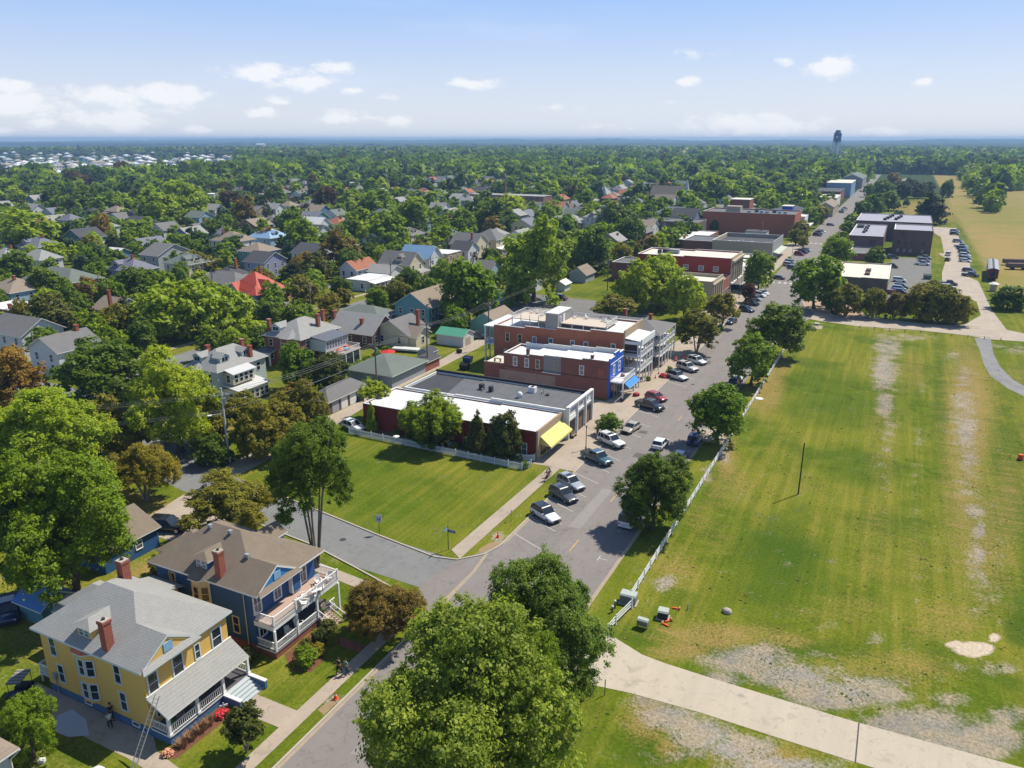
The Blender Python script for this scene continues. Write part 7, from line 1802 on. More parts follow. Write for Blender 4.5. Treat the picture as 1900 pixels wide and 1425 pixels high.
def vehicle(kind, body, label, loc, rz, group=None, roofm=None):
    """x forward; built as body, greenhouse roof, panes, wheels, lamps"""
    K = {'suv':   dict(L=4.7, W=1.88, hb=1.02, hr=1.70, belt=[(-2.2,1.02),(-.0,1.04),(.9,1.02),(2.2,.86)], cab=(-2.18,-1.85,.15,.95)),
         'bigsuv':dict(L=5.2, W=2.00, hb=1.12, hr=1.86, cab=(-2.45,-2.15,.35,1.1)),
         'sedan': dict(L=4.75,W=1.84, hb=.93, hr=1.45, cab=(-1.9,-1.15,.2,1.15)),
         'hatch': dict(L=4.4, W=1.82, hb=.98, hr=1.58, cab=(-2.0,-1.6,.2,1.1)),
         'pickup':dict(L=5.8, W=2.00, hb=1.12, hr=1.88, cab=(-.95,-.75,.75,1.45)),
         'van':   dict(L=5.4, W=2.00, hb=1.20, hr=2.10, cab=(-2.62,-2.5,1.1,1.95)),
         'jeep':  dict(L=4.2, W=1.85, hb=1.15, hr=1.85, cab=(-1.9,-1.8,.35,.6))}[kind]
    L, W, hb, hr = K['L'], K['W'], K['hb'], K['hr']; c0, c1, c2, c3 = K['cab']; z0 = .28 if kind not in ('jeep','pickup','bigsuv') else .38
    t = empty(kind if kind not in ('bigsuv',) else 'large_suv', label, {'suv':'car','bigsuv':'car','sedan':'car','hatch':'car','pickup':'pickup truck','van':'van','jeep':'jeep'}[kind], (loc[0], loc[1], .016), rz, group)
    bm_ = MB(); h = L/2; w = W/2
    def sec(x, wd, top, bot, sh=.10):
        return [(x,-wd+.06,bot),(x,-wd,bot+.16),(x,-wd,top-.22),(x,-wd+sh,top-.04),(x,-wd+sh*2.2,top),(x,wd-sh*2.2,top),(x,wd-sh,top-.04),(x,wd,top-.22),(x,wd,bot+.16),(x,wd-.06,bot)]
    nose = hb*.80 if kind not in ('jeep','van','pickup','bigsuv') else hb*.92
    if kind == 'van': nose = hb*.85
    prof = [(-h, w*.90, hb*.86, z0+.14), (-h+.12, w*.97, hb*.98, z0+.02), (-h+.9, w, hb, z0), (0, w, hb, z0), (c3, w, hb*1.0, z0), (h-.75, w*.99, nose+.06, z0), (h-.2, w*.93, nose-.04, z0+.05), (h, w*.80, nose*.82, z0+.14)]
    loft(bm_, [sec(*p) for p in prof], P_[body]); 
    part('body', bm_, t)
    tb = MB(); tb.box(-h+.04, -w*.93, z0-.06, h-.05, w*.93, z0+.12, plast); part('sill', tb, t)
    wr = w-.16
    # greenhouse: glass block with a painted roof and pillars
    rf_, rr_ = c2, c1
    g = MB(); zt = hr-.07
    base = [(c0,-w+.08,hb-.05),(c3,-w+.08,hb-.05),(c3,w-.08,hb-.05),(c0,w-.08,hb-.05)]; top = [(rr_,-wr+.02,zt),(rf_,-wr+.02,zt),(rf_,wr-.02,zt),(rr_,wr-.02,zt)]
    ws = MB(); ws.face([base[1], base[2], top[2], top[1]], glass); part('windscreen', ws, t)
    rw_ = MB(); rw_.face([base[3], base[0], top[0], top[3]], glass); part('rear_window', rw_, t)
    for s_ in (0, 1):
        g = MB(); g.face([base[0], base[1], top[1], top[0]] if s_ == 0 else [base[2], base[3], top[3], top[2]], glass); part('side_window', g, t)
    rm_ = MB(); ov = .03
    a = [(rr_-ov,-wr,zt),(rf_+ov,-wr,zt),(rf_+ov,wr,zt),(rr_-ov,wr,zt)]; b = [(rr_+.12,-wr+.12,hr),(rf_-.12,-wr+.12,hr),(rf_-.12,wr-.12,hr),(rr_+.12,wr-.12,hr)]
    rmm = P_[roofm or body]
    rm_.solid(a+b, [(0,1,5,4),(1,2,6,5),(2,3,7,6),(3,0,4,7),(4,5,6,7),(3,2,1,0)], rmm)
    for s_ in (-1, 1):   # pillars
        for (xb, xt, r_) in ((c0+.02, rr_, .06), (c3-.02, rf_, .045), ((c0+c3)/2-.1, (rr_+rf_)/2-.1, .04), ((c0+c3)/2-1.05, (rr_+rf_)/2-.85, .04)):
            if xb < c0-.05: continue
            rm_.tube((xb, s_*(w-.09), hb-.05), (xt, s_*(wr-.01), zt+.02), r_, rmm, 4)
    part('roof', rm_, t)
    if kind in ('suv', 'bigsuv'): part('sunroof', bx(rf_-1.0, -wr+.3, hr, rf_-.3, wr-.3, hr+.012, glass), t)
    if kind in ('bigsuv', 'suv'):
        for s_ in (-1, 1): part('roof_rail', MB().tube((rr_+.3, s_*(wr-.12), hr+.04), (rf_-.3, s_*(wr-.12), hr+.04), .025, chrome, 5), t)
    if kind == 'pickup':
        bd = MB(); bd.box(-h+.12, -w+.14, hb-.0, c0-.05, w-.14, hb+.012, plast); part('truck_bed', bd, t)
    if kind == 'jeep':
        sp_ = MB(); sp_.tube((-h-.22,0,1.0),(-h+.02,0,1.0),.36,rubber,14); part('spare_wheel', sp_, t)
    # wheels
    wb = h*.60; wrd = .35 if kind in ('sedan','hatch','suv') else .41
    for x in (-wb, wb*1.02):
        for s_ in (-1, 1):
            k = ('wheel', wrd, s_)
            if k not in _WC:
                q = MB(); q.tube((0,-.11,0),(0,.11,0),wrd,rubber,16); q2 = MB(); q2.tube((0,s_*.10,0),(0,s_*.125,0),wrd*.62,chrome,12); q2.tube((0,s_*.12,0),(0,s_*.135,0),wrd*.15,plast,6); _WC[k] = (q.mesh('wheel'), q2.mesh('rim'))
            o = part('wheel', _WC[k][0], t, (x, s_*(w-.10), wrd)); part('rim', _WC[k][1], o)
    for s_ in (-1, 1):
        part('headlight', bx(h-.22, s_*w*.66-.17, nose*.70, h-.03, s_*w*.66+.17, nose*.70+.15, lens), t)
        part('tail_light', bx(-h-.015, s_*w*.78-.10, hb*.60, -h+.12, s_*w*.78+.10, hb*.60+.24, tail), t)
        part('mirror', bx(c3-.35, s_*(w+.06)-.10, hb-.02, c3-.2, s_*(w+.06)+.10, hb+.14, P_[body] if kind != 'jeep' else plast), t)
    gl_ = MB(); gl_.box(h-.10, -w*.45, nose*.42, h+.012, w*.45, nose*.74, plast); part('grille', gl_, t)
    part('number_plate', bx(-h-.03, -.22, hb*.52, -h+.02, .22, hb*.52+.14, mat('plate', (.5,.5,.5), .5)), t)
    return t
def facing(pf, pr):  # pixels of nose and tail on the ground
    a, b = G(*pf), G(*pr); c = (a+b)/2; return (c.x, c.y), math.atan2(a.y-b.y, a.x-b.x)
DG = R(-28)   # cars in the diagonal stalls point across the street
CARS = [('suv','white','black','white car with a black roof, nearest in the angled stalls',(1012,961),-28),
 ('suv','dgrey',None,'dark grey car, second from the near end of the angled stalls',(1045,925),-28),('suv','silver',None,'silver car squeezed behind the dark grey one',(1059,903),-28),
 ('pickup','teal',None,'steel blue pickup truck in front of the lamp post',(1107,856),-27),('bigsuv','white',None,'large white car with a sunroof between the blue pickup and the silver saloon',(1134,825),-28),
 ('pickup','black',None,'black pickup truck beside the red car',(1205,758),-20),('hatch','red',None,'bright red car next to the black pickup truck',(1217,742),-22),
 ('suv','white','dgrey','white car with a dark glass roof below the grey hotel',(1257,703),-28),('bigsuv','pearl',None,'white older car in the middle of the three below the hotel',(1275,687),-28),('suv','white',None,'white car at the far end of the three below the hotel',(1293,674),-28)]
for kd, bc, rfm, lb, px_, ang in CARS:
    p = G(*px_); vehicle(kd, bc, lb, p, R(ang), None, rfm)
p = G(1171, 799); vehicle('sedan', 'gold', 'champagne saloon parked along the pavement by the small leaning tree', p, R(-99))
p = G(1225, 829); vehicle('hatch', 'white', 'white car driving away in the middle of the street', p, R(88))
p = G(1262, 853); vehicle('hatch', 'navy', 'dark blue car parked by the verge behind the dense street tree', p, R(92))
p = G(1289, 822); vehicle('jeep', 'blue', 'blue jeep with a spare wheel in the tree shade', p, R(90))
p = G(1170, 968); vehicle('van', 'white', 'white camper van with a blue grey roof under the dense street tree', p, R(90), None, 'silver')
p = G(1372, 703); vehicle('pickup', 'white', 'white pickup parked by the verge under the fence trees', p, R(-90))
p = G(1364, 712); vehicle('suv', 'navy', 'dark blue car nose to nose with the white pickup under the fence trees', (p.x, p.y-2.5, 0), R(-90))
p = G(657, 797); vehicle('suv', 'white', 'white car parked at the west end of the picket fence', p, R(-12))
p = G(318, 978); vehicle('bigsuv', 'black', 'glossy black car beside the blue garage', (-79.2, 60.4), R(20))
p = G(18, 1140); vehicle('pickup', 'navy', 'dark blue truck with things in its bed at the left edge', p, R(-35))
p = G(1357, 600); vehicle('sedan', 'black', 'black saloon by the olive crape myrtle on the pavement', p, R(-99))
p = G(1385, 578); vehicle('suv', 'navy', 'navy car with a red tint beside the plaza', p, R(-28))
# golf cart
gc = empty('golf_cart', 'black golf cart with a striped canopy by the rear deck of the yellow house', 'golf cart', (*G(40, 1290)[:2], 0), R(-60))
part('body', MB().box(-1.2,-.55,.3,1.2,.55,.65,blackm).box(.5,-.55,.65,1.25,.55,.95,P_['navy']).box(-.6,-.5,.65,.0,.5,.9,plast), gc)
mb = MB(); mb.box(-1.15,-.6,1.85,.9,.6,1.92,mat('canopy_grey', (.14,.15,.15), .8, .1))
for i in range(5): mb.box(-1.1+i*.42,-.6,1.92,-1.0+i*.42,.6,1.94,concrete)
part('canopy', mb, gc)
for x in (-1.05, .8):
    for y in (-.5, .5): part('canopy_post', MB().tube((x,y,.6),(x,y,1.86),.03,blackm), gc)
for x in (-.85,.9):
    for y in (-.52,.42): part('wheel', MB().tube((x,y,.25),(x,y+.14,.25),.25,rubber,12), gc)
# smaller far cars: one mesh each (a few pixels long)
def far_car(bc, kind):
    k = ('far', bc, kind)
    if k in _WC: return _WC[k]
    L, W, hb, hr = {'s': (4.7,1.86,.95,1.5), 'u': (4.8,1.92,1.08,1.75), 'p': (5.7,2.0,1.12,1.85)}[kind]; mb = MB(); h = L/2; w = W/2
    mb.solid([(-h,-w+.06,.3),(h,-w+.1,.3),(h,w-.1,.3),(-h,w-.06,.3),(-h+.05,-w+.05,hb*.92),(h-.3,-w+.12,hb*.78),(h-.3,w-.12,hb*.78),(-h+.05,w-.05,hb*.92)], [(0,1,5,4),(1,2,6,5),(2,3,7,6),(3,0,4,7),(4,5,6,7),(3,2,1,0)], P_[bc])
    mb.solid([(-h+.1,-w+.03,.45),(h-.6,-w+.03,.45),(h-.6,w-.03,.45),(-h+.1,w-.03,.45),(-h+.15,-w+.08,hb),(h-1.0,-w+.1,hb*.96),(h-1.0,w-.1,hb*.96),(-h+.15,w-.08,hb)], [(0,1,5,4),(1,2,6,5),(2,3,7,6),(3,0,4,7),(4,5,6,7)], P_[bc])
    a, b = (-h+.2, h-1.3) if kind != 'p' else (-.9, 1.3)
    mb.solid([(a,-w+.1,hb-.02),(b+.3,-w+.1,hb-.02),(b+.3,w-.1,hb-.02),(a,w-.1,hb-.02),(a+.3,-w+.22,hr-.08),(b-.45,-w+.22,hr-.08),(b-.45,w-.22,hr-.08),(a+.3,w-.22,hr-.08)], [(0,1,5,4),(1,2,6,5),(2,3,7,6),(3,0,4,7)], glass)
    mb.box(a+.28,-w+.2,hr-.08,b-.43,w-.2,hr,P_[bc])
    for x in (-h*.6,h*.62):
        for s_ in (-1,1): mb.tube((x,s_*w-.1*s_,.35),(x,s_*w+.01*s_,.35),.35,rubber,10)
    _WC[k] = mb.mesh('parked_car'); return _WC[k]
CN = {'white':'white','silver':'silver','dgrey':'dark grey','black':'black','navy':'dark blue','red':'red','wine':'wine red','pearl':'off white','blue':'blue','gold':'champagne'}
def fc(px_, bc, kind, ang, label, group):
    p = G(*px_); single('parked_car', far_car(bc, kind), label, 'car', (p.x, p.y, .02), R(ang), group)
for i, (x, y, c, k) in enumerate(((1394,566,'black','u'),(1401,557,'silver','s'),(1408,550,'white','u'),(1414,546,'white','s'),(1385,528,'silver','s'))):
    if i < 4: fc((x, y), c, k, -25, '%s car in the cluster of angled cars by the purple leaved tree, %s' % (CN[c], ('nearest','second','third','farthest')[i]), 'cars parked by the purple leaved tree')
fc((1444,518),'wine','s',-8,'dark red car turning at the white crossing bars', 'moving cars')
for x, y, c, k, lb in ((1463,494,'gold','u','grey gold car by the green bush at the kerb'),(1466,489,'silver','u','silver car behind the grey gold one'),(1471,499,'navy','s','blue car nose out beside the grey gold one'),(1483,474,'red','u','bright red car on the far left kerb'),(1490,470,'navy','u','dark blue car next to the bright red one'),(1496,466,'silver','s','silver car beyond the bright red one'),
    (1516,438,'navy','u','blue car in the far angled stalls'),(1520,434,'silver','u','silver car in the far angled stalls'),(1524,431,'white','s','white car in the far angled stalls'),(1541,419,'wine','s','dark red car alone on the far kerb'),(1561,395,'navy','u','blue car in the farthest group of three'),(1565,391,'silver','s','silver car in the farthest group of three'),(1568,388,'navy','s','second blue car in the farthest group of three'),(1598,356,'dgrey','s','dark car very far up the street'),(1612,343,'dgrey','s','last dark car far up the street'),(1531,483,'silver','s','silver car across the street under a tree')):
    fc((x, y), c, k, -25 if y > 405 else -60, lb, 'cars along the far main street')
LOT = [(1668,523,'white','u','white car alone near the beige shop wall'),(1671,535,'black','u','black car in the parking row by the beige shop'),(1667,539,'silver','u','silver car in the parking row by the beige shop'),(1668,545,'navy','u','dark blue car in the parking row by the beige shop'),(1657,546,'red','s','red car tail half behind the beige shop corner'),
       (1654,497,'black','u','black car by the small round tree in the lot'),(1656,480,'dgrey','u','dark car by the brick tower wall'),(1711,492,'white','p','white pickup at the right side of the lot'),(1714,486,'silver','u','silver car beyond the white pickup in the lot'),(1715,481,'silver','p','silver pickup at the far right of the lot')]
for x, y, c, k, lb in LOT: fc((x, y), c, k, -3, lb, 'cars in the lot beside the brick blocks')
ROW = [(1771,431,'silver','u','first'),(1771,436,'dgrey','u','second'),(1777,450,'silver','u','third'),(1783,459,'silver','p','fourth'),(1785,463,'blue','u','fifth'),(1788,469,'dgrey','u','sixth'),(1789,476,'white','u','seventh'),(1791,481,'dgrey','s','eighth'),(1790,486,'white','s','ninth')]
for x, y, c, k, lb in ROW: fc((x, y), c, k, -15, '%s car parked along the gravel road, %s from the far end' % (CN[c], lb), 'cars in a row along the gravel road')
for x, y, c, k, a, lb in ((1759,474,'white','u',80,'white car with a light bar standing on the gravel road'),(1758,484,'wine','s',80,'wine red car behind the white one on the gravel road'),(1797,504,'wine','s',-18,'dark red car beside the black pickup on the gravel road'),(1800,513,'black','p',-18,'black pickup on the gravel road'),
    (1760,529,'wine','p',0,'dark red pickup above the white saloon at the gravel road'),(1758,535,'white','s',0,'white saloon at the gravel road below the dark red pickup')): fc((x, y), c, k, a, lb, 'cars on the gravel road')
for x, y, c, k, a, lb in ((1040,556,'wine','u',-10,'dark red car on the back street'),(1375,537,'black','u',60,'dark car behind the bank'),(883,628,'dgrey','p',20,'dark pickup by the white shed with the green roof')): fc((x, y), c, k, a, lb, 'cars behind the main street')
# dumpsters and bins
def bin_(px_, m, label, s_=1., rz=0.):
    p = G(*px_); mb = MB(); mb.solid([(-.9*s_,-.6*s_,.1),(.9*s_,-.6*s_,.1),(.9*s_,.6*s_,.1),(-.9*s_,.6*s_,.1),(-1.0*s_,-.7*s_,1.2*s_),(1.0*s_,-.7*s_,1.2*s_),(1.0*s_,.7*s_,1.4*s_),(-1.0*s_,.7*s_,1.4*s_)], [(0,1,5,4),(1,2,6,5),(2,3,7,6),(3,0,4,7),(4,5,6,7),(3,2,1,0)], m); mb.box(-1.02*s_,-.1,1.28*s_,1.02*s_,.72*s_,1.34*s_+.08,plast)
    single('dumpster', mb, label, 'dumpster', (p.x, p.y, 0), rz)
bb_ = mat('bin_blue', (.02,.05,.12), .6, .15)
bin_((665,743), bb_, 'dark blue dumpster at the end of the brick garages'); bin_((800,680), bb_, 'blue dumpster by the carport hedge'); bin_((868,672), bb_, 'blue dumpster near the rear of the maroon building'); bin_((862,686), blackm, 'black bins under a blue lid by the rear of the maroon building'); bin_((852,655), blackm, 'black wheeled bin on the grass by the red lean-to', .6); bin_((1720,518), green_box, 'dark green dumpster in the parking lot', 1.3, .1)
# --- things by the end of the rail fence
def cabinet(px_, w_, d_, h_, m, label, rz=0., legs=False):
    p = G(*px_); o = empty('utility_cabinet', label, 'utility box', (p.x, p.y, 0), rz)
    z_ = .35 if legs else 0
    part('body', bx(-w_/2, -d_/2, z_, w_/2, d_/2, h_, m), o); mb = MB(); mb.solid([(-w_/2-.05,-d_/2-.05,h_),(w_/2+.05,-d_/2-.05,h_),(w_/2+.05,d_/2+.05,h_),(-w_/2-.05,d_/2+.05,h_),(-w_/2,-d_/2+.1,h_+.15),(w_/2,-d_/2+.1,h_+.15),(w_/2,d_/2,h_+.15),(-w_/2,d_/2,h_+.15)], [(0,1,5,4),(1,2,6,5),(2,3,7,6),(3,0,4,7),(4,5,6,7),(3,2,1,0)], mat('cabinet_lid', (.38,.42,.38), .6, .1)); part('lid', mb, o)
    if legs:
        for x in (-w_/2+.05, w_/2-.05): part('leg', bx(x-.04, -.04, 0, x+.04, .04, z_, wood), o)
    else: part('plinth', bx(-w_/2-.15, -d_/2-.15, 0, w_/2+.15, d_/2+.15, .08, concrete), o)
cabinet((1166,1117), 1.7, 1.1, 1.0, mat('cabinet_grey', (.16,.18,.19), .6, .1), 'large grey green utility cabinet in the gap of the rail fence', .05)
cabinet((1230,1146), 1.05, .95, .85, mat('cabinet_dark', (.03,.035,.03), .7, .2), 'dark utility cabinet with a pale green lid on the grass', .1)
cabinet((1192,1165), 1.1, .55, .95, mat('cabinet_olive', (.17,.17,.11), .7, .15), 'brown electrical box on wooden legs with a silver lid', -.05, True)
for (x, y, h_, lb) in ((1141,1128,.95,'dark green pedestal with a white top left of the rail fence'),(1136,1136,.8,'second green pedestal beside the first one')):
    p = G(x, y); o = empty('pedestal', lb, 'pedestal', (p.x, p.y, 0)); part('post', MB().cyl(0,0,0,h_-.12,.11,green_box,8), o); part('cap', MB().cyl(0,0,h_-.12,h_,.13,white,8,.09), o)
for (x, y, a, lb) in ((1255,1130,.2,'orange board lying on the grass beyond the cabinets'),(1240,1153,.9,'orange barricade piece next to the dark cabinet'),(1234,1160,2.8,'orange peg lying in front of the dark cabinet')):
    p = G(x, y); mb = MB(); mb.box(-.42,-.08,.02,.3,.08,.16,orange); mb.box(.3,-.2,.02,.38,.2,.3,mat('peach_wood',(.6,.32,.16),.8)); single('barricade_piece', mb, lb, 'barricade piece', (p.x, p.y, 0), a)
p = G(1276, 1131); single('marker_stake', MB().cyl(0,0,0,.75,.08,concrete,6,.05), 'short pale stake on the grass', 'stake', (p.x, p.y, 0))
p = G(1349, 1137); single('stone', MB().ball((0,0,.1),.55,.45,.4,concrete,7,5,.2,random.Random(4)), 'grey boulder alone on the grass', 'stone', (p.x, p.y, 0))
p = G(1893, 853); single('barrel', MB().cyl(0,0,.1,.9,.35,orange,10).cyl(0,0,0,.1,.45,rubber,10), 'orange barrel at the right edge of the field', 'barrel', (p.x, p.y, 0))
p = G(1409, 740); single('manhole', MB().cyl(0,0,.02,.10,.75,white,14), 'white round cover on the dry grass by the fence', 'manhole cover', (p.x, p.y, 0))
p = G(1515, 603); mb = MB(); mb.cyl(0,0,.45,.52,.9,concrete,12); mb.cyl(0,0,0,.45,.2,concrete,8); mb.box(-1.6,-.25,.4,-1.1,.25,.48,concrete); mb.box(1.1,-.25,.4,1.6,.25,.48,concrete); mb.box(-1.4,-.1,0,-1.3,.1,.4,concrete); mb.box(1.3,-.1,0,1.4,.1,.4,concrete); single('picnic_table', mb, 'pale picnic table on the paved corner of the green', 'picnic table', (p.x, p.y, .03))
p = G(1541, 572); mb = MB(); mb.box(-.9,-.9,0,.9,.9,.5,concrete); mb.box(-.6,-.6,.5,.6,.6,1.6,concrete); mb.cyl(0,0,1.6,2.9,.28,metalg,8,.16); mb.ball((0,0,3.1),.2,.2,.26,metalg,8,6); single('monument', mb, 'small grey monument in the planting bed at the square', 'monument', (p.x, p.y, .03))
# --- traffic cones and barrels
def cone(px_, label, s_=1., group=None, loc=None):
    p = G(*px_) if loc is None else Vector(loc); o = empty('traffic_cone', label, 'traffic cone', (p.x, p.y, .03), 0, group)
    part('cone', MB().cyl(0,0,.04,.78*s_,.17*s_,orange,10,.03), o); part('base', bx(-.22*s_,-.22*s_,0,.22*s_,.22*s_,.045,orange), o); part('band', MB().cyl(0,0,.38*s_,.5*s_,.112*s_,white,10,.085*s_), o)
cone((623,1297), 'orange cone on the dug verge at the lower left street'); cone((924,997), 'orange cone on the dug verge beyond the street corner'); cone((1285,802), 'orange cone in the road beside the round street tree', 1.1)
for x, y, lb in ((1264,662,'left orange cone of the pair behind the parked white cars'),(1275,662,'right orange cone of the pair behind the parked white cars'),(1216,702,'orange cone on the pavement left of the red flowers'),(1222,694,'orange cone just behind the one left of the red flowers'),(1366,572,'orange cone past the large crape myrtle')): cone((x, y), lb)
for x, y, lb in ((1254,670,'short orange and white barrel by the hotel posts'),(1269,668,'second orange and white barrel beside the parked white car')):
    p = G(x, y); single('barrel', MB().cyl(0,0,0,.4,.3,orange,10).cyl(0,0,.4,.6,.29,white,10).cyl(0,0,.6,.95,.28,orange,10,.24), lb, 'barrel', (p.x, p.y, .03))
flower((*G(1231,700)[:2], .03), .9, mat('red_flowers', (.5,.02,.02), .8, .2), 'red flowers in the planter on the hotel pavement')
for x, y, r, lb in ((1243,690,.8,'green plant right of the red flowers'),(1203,706,.6,'green potted plant under the white galleries'),(1182,672,.0,''),(1335,612,.9,'low shrub at the foot of the second crape myrtle'),(1300,636,.9,'low shrub at the foot of the large crape myrtle'),(1465,482,.9,'bright green bush on the far left kerb'),(1480,560,.5,'small dark bush in the planting bed'),(1043,810,.0,'')):
    if r: p = G(x, y); tree_at(p.x, p.y, r, r*.8, r*.7, 'lush', 'round', lb, lod=3, trunk_part=False, name='bush', cat='bush')
# --- benches and planters in front of the shops


for x, y, lb in ((1057,800,'brown planter pot beside the yellow awning'),(1063,795,'second brown planter by the yellow awning'),(1072,792,'dark planter barrel by the white front shop')):
    p = G(x, y); single('planter', MB().cyl(0,0,0,.55,.3,brick_c if 'brown' in lb else tar,10,.36), lb, 'planter', (p.x, p.y, .03))
def bench(loc, rz, label, group=None):
    o = empty('bench', label, 'bench', loc, rz, group); part('seat', bx(-.8,-.22,.42,.8,.22,.48,wood), o); part('backrest', bx(-.8,.2,.5,.8,.26,.9,wood), o)
    for x in (-.7,.62): part('leg', bx(x,-.2,0,x+.08,.22,.42,blackm), o)
bench((-44.6, 113.8, .03), R(90), 'dark bench against the white front shop'); bench((-43.3, 162.0, .03), R(90), 'wooden bench on the pavement under the hotel balcony')
# --- street lamp, signs, bare poles
def lamp(px_, h_, label, m=None, globe=True, group=None):
    p = G(*px_); m = m or mat('lamp_brown', (.06,.028,.02), .6, .1); o = empty('street_lamp', label, 'street lamp', (p.x, p.y, .03), 0, group)
    part('post', MB().cyl(0,0,0,.5,.16,m,8,.10).cyl(0,0,.5,h_-.3,.075,m,8,.06), o); part('lamp_head', MB().cyl(0,0,h_-.3,h_+.05,.09,m,8,.16) if not globe else MB().cyl(0,0,h_-.3,h_-.2,.14,m,8).ball((0,0,h_),.2,.2,.25,white,10,8), o)
lamp((1087,834), 4.0, 'brown street lamp post on the pavement by the blue pickup', globe=False)
for x, y, lb in ((1371,553,'lamp with a white globe by the purple leaved tree'),(1470,470,'lamp with a white globe far up the pavement'),(1412,537,'lamp post near the red hall trees')): lamp((x, y), 4.2, lb, blackm)
p = G(1481, 917); o = empty('bare_pole', 'tall black pole standing alone on the green', 'pole', (p.x, p.y, 0)); part('pole', MB().cyl(0,0,0,7.7,.10,blackm,8,.08), o); part('top_cap', MB().cyl(0,0,7.7,7.8,.1,blackm,8), o)
p = G(1122, 1290); single('marker_post', MB().cyl(0,0,0,1.7,.05,wood,6), 'thin post on the grass beside the concrete drive', 'post', (p.x, p.y, 0))
p = G(949, 967); o = empty('small_sign', 'small parking sign on a thin post beside the footpath', 'sign', (p.x, p.y, 0)); part('post', MB().cyl(0,0,0,1.6,.03,metalg,6), o); part('plate', bx(-.02,-.15,1.25,.02,.15,1.65,metalg), o)
o = empty('road_sign', 'white rectangular road sign with a black mark at the lawn edge', 'sign', (*G(704,991)[:2], 0), R(20))
part('post', MB().cyl(0,0,0,1.75,.035,blackm,6), o); pl = part('plate', bx(-.38,-.02,1.7,.38,.02,2.7,mat('sign_white', (.55,.62,.68), .5, .03)), o)
mk = MB(); mk.box(-.06,-.035,1.95,.22,-.022,2.06,mat('letter_blue')); mk.box(.08,-.035,2.06,.2,-.022,2.3,mat('letter_blue')); mk.box(-.16,-.035,1.95,-.08,-.022,2.2,mat('letter_blue')); part('symbol', mk, pl)
o = empty('street_name_sign', 'black post with two blue street name blades at the lawn corner', 'sign', (*G(832,1020)[:2], 0))
part('post', MB().cyl(0,0,0,3.3,.05,blackm,8), o)
a_ = part('blade', bx(.05,-.02,2.45,1.05,.02,2.8,mat('sign_blue', (.02,.08,.25), .5)), o); 
b_ = part('blade', bx(-.02,-1.05,2.8,.02,-.05,3.15,mat('sign_blue2', (.06,.18,.42), .5)), o)
for k_, par_ in ((0, a_), (1, b_)):
    mk = MB()
    for i in range(6):
        q = .18+i*.13
        if k_ == 0: mk.box(q,-.03,2.58,q+.07,-.022,2.7,white)
        else: mk.box(.022,-1.05+q,2.92,.03,-.98+q,3.04,white)
    part('lettering', mk, par_)
# --- fences
def pick(a, b, h_, label, m, name='picket_fence', post_gap=2.4, solid_=True):
    a, b = Vector((*a, 0)), Vector((*b, 0)); L = (b-a).length; o = empty(name, label, 'fence', a, math.atan2(b.y-a.y, b.x-a.x)); n_ = max(1, round(L/post_gap))
    for i in range(n_+1):
        x = L*i/n_; part('post', MB().box(x-.07,-.07,0,x+.07,.07,h_+.1,m).cyl(x,0,h_+.1,h_+.2,.1,m,4,.01,False), o)
    mb = MB(); mb.box(0,-.03,.22,L,.03,.32,m); mb.box(0,-.03,h_-.25,L,.03,h_-.15,m)
    g = .16; k = int(L/g)
    for i in range(k): x = g*(i+.5); mb.box(x-.05,-.045,.08,x+.05,-.03,h_-.02+.05*math.sin(i*2*math.pi*g/post_gap),m)
    part('pickets', mb, o); return o
pf_m = mat('picket_white', (.62,.68,.73), .6, .05)
pick((-79.6, 98.2), (-46.6, 97.6), 1.15, 'long white picket fence between the lawn and the dark red shop', pf_m)
pick((-46.6, 97.6), (-45.9, 99.4), 1.1, 'short return of the picket fence by the pavement', pf_m)
pick((-49.4, 100.6), (-46.3, 101.6), 1.1, 'little white gate fence at the corner of the dark red shop', pf_m)
pick((-153.9, 203), (-153.9, 222), 1.0, 'white picket fence in front of the white cottage', pf_m)
def rail(pts_, label, h_=1.15, gap_=2.44):
    o = empty('rail_fence', label, 'fence', (pts_[0][0], pts_[0][1], 0)); b0 = Vector((*pts_[0], 0)); k = 0
    for (a, b) in zip(pts_[:-1], pts_[1:]):
        a, b = Vector((*a, 0))-b0, Vector((*b, 0))-b0; L = (b-a).length; n_ = max(1, round(L/gap_)); d = (b-a)/L
        for i in range(n_ + (1 if b == Vector((*pts_[-1], 0))-b0 else 0)):
            p = a + d*(L*i/n_); k += 1
            part('post', MB().box(p.x-.08,p.y-.08,0,p.x+.08,p.y+.08,h_+.08,white).cyl(p.x,p.y,h_+.08,h_+.18,.12,white,4,.02,False), o)
        for z_ in (.35, .68, 1.0):
            mb = MB(); w_ = Vector((-d.y, d.x, 0))*.025
            vs = [a-w_, b-w_, b+w_, a+w_]; mb.solid([(v.x,v.y,z_) for v in vs]+[(v.x,v.y,z_+.13) for v in vs], [(0,3,2,1),(0,1,5,4),(1,2,6,5),(2,3,7,6),(3,0,4,7),(4,5,6,7)], white); part('rail', mb, o)
rail([(-20.9, 71.6), (-20.8, 100), (-20.7, 134)], 'white three rail fence along the verge, the long near stretch')
rail([(-20.7, 134.2), (-20.7, 166)], 'white three rail fence along the verge, the middle stretch between the round trees')
rail([(-20.7, 166.2), (-20.7, 196)], 'white three rail fence along the verge, the far stretch')
rail([(-21.1, 64.6), (-20.9, 66.5), (-20.3, 70.0)], 'short curved end of the white rail fence by the concrete drive')
o = empty('post_rail', 'low dark post and cable barrier along the gravel road edge', 'barrier', (-6, 221.5, 0))
mb = MB()
for i in range(10): part('post', bx(i*3.6-.08, .02*i*3.6-.08, 0, i*3.6+.08, .02*i*3.6+.08, .7, wood), o)
part('cable', MB().tube((0,0,.55),(32.4,.65,.55),.03,wood,4), o)
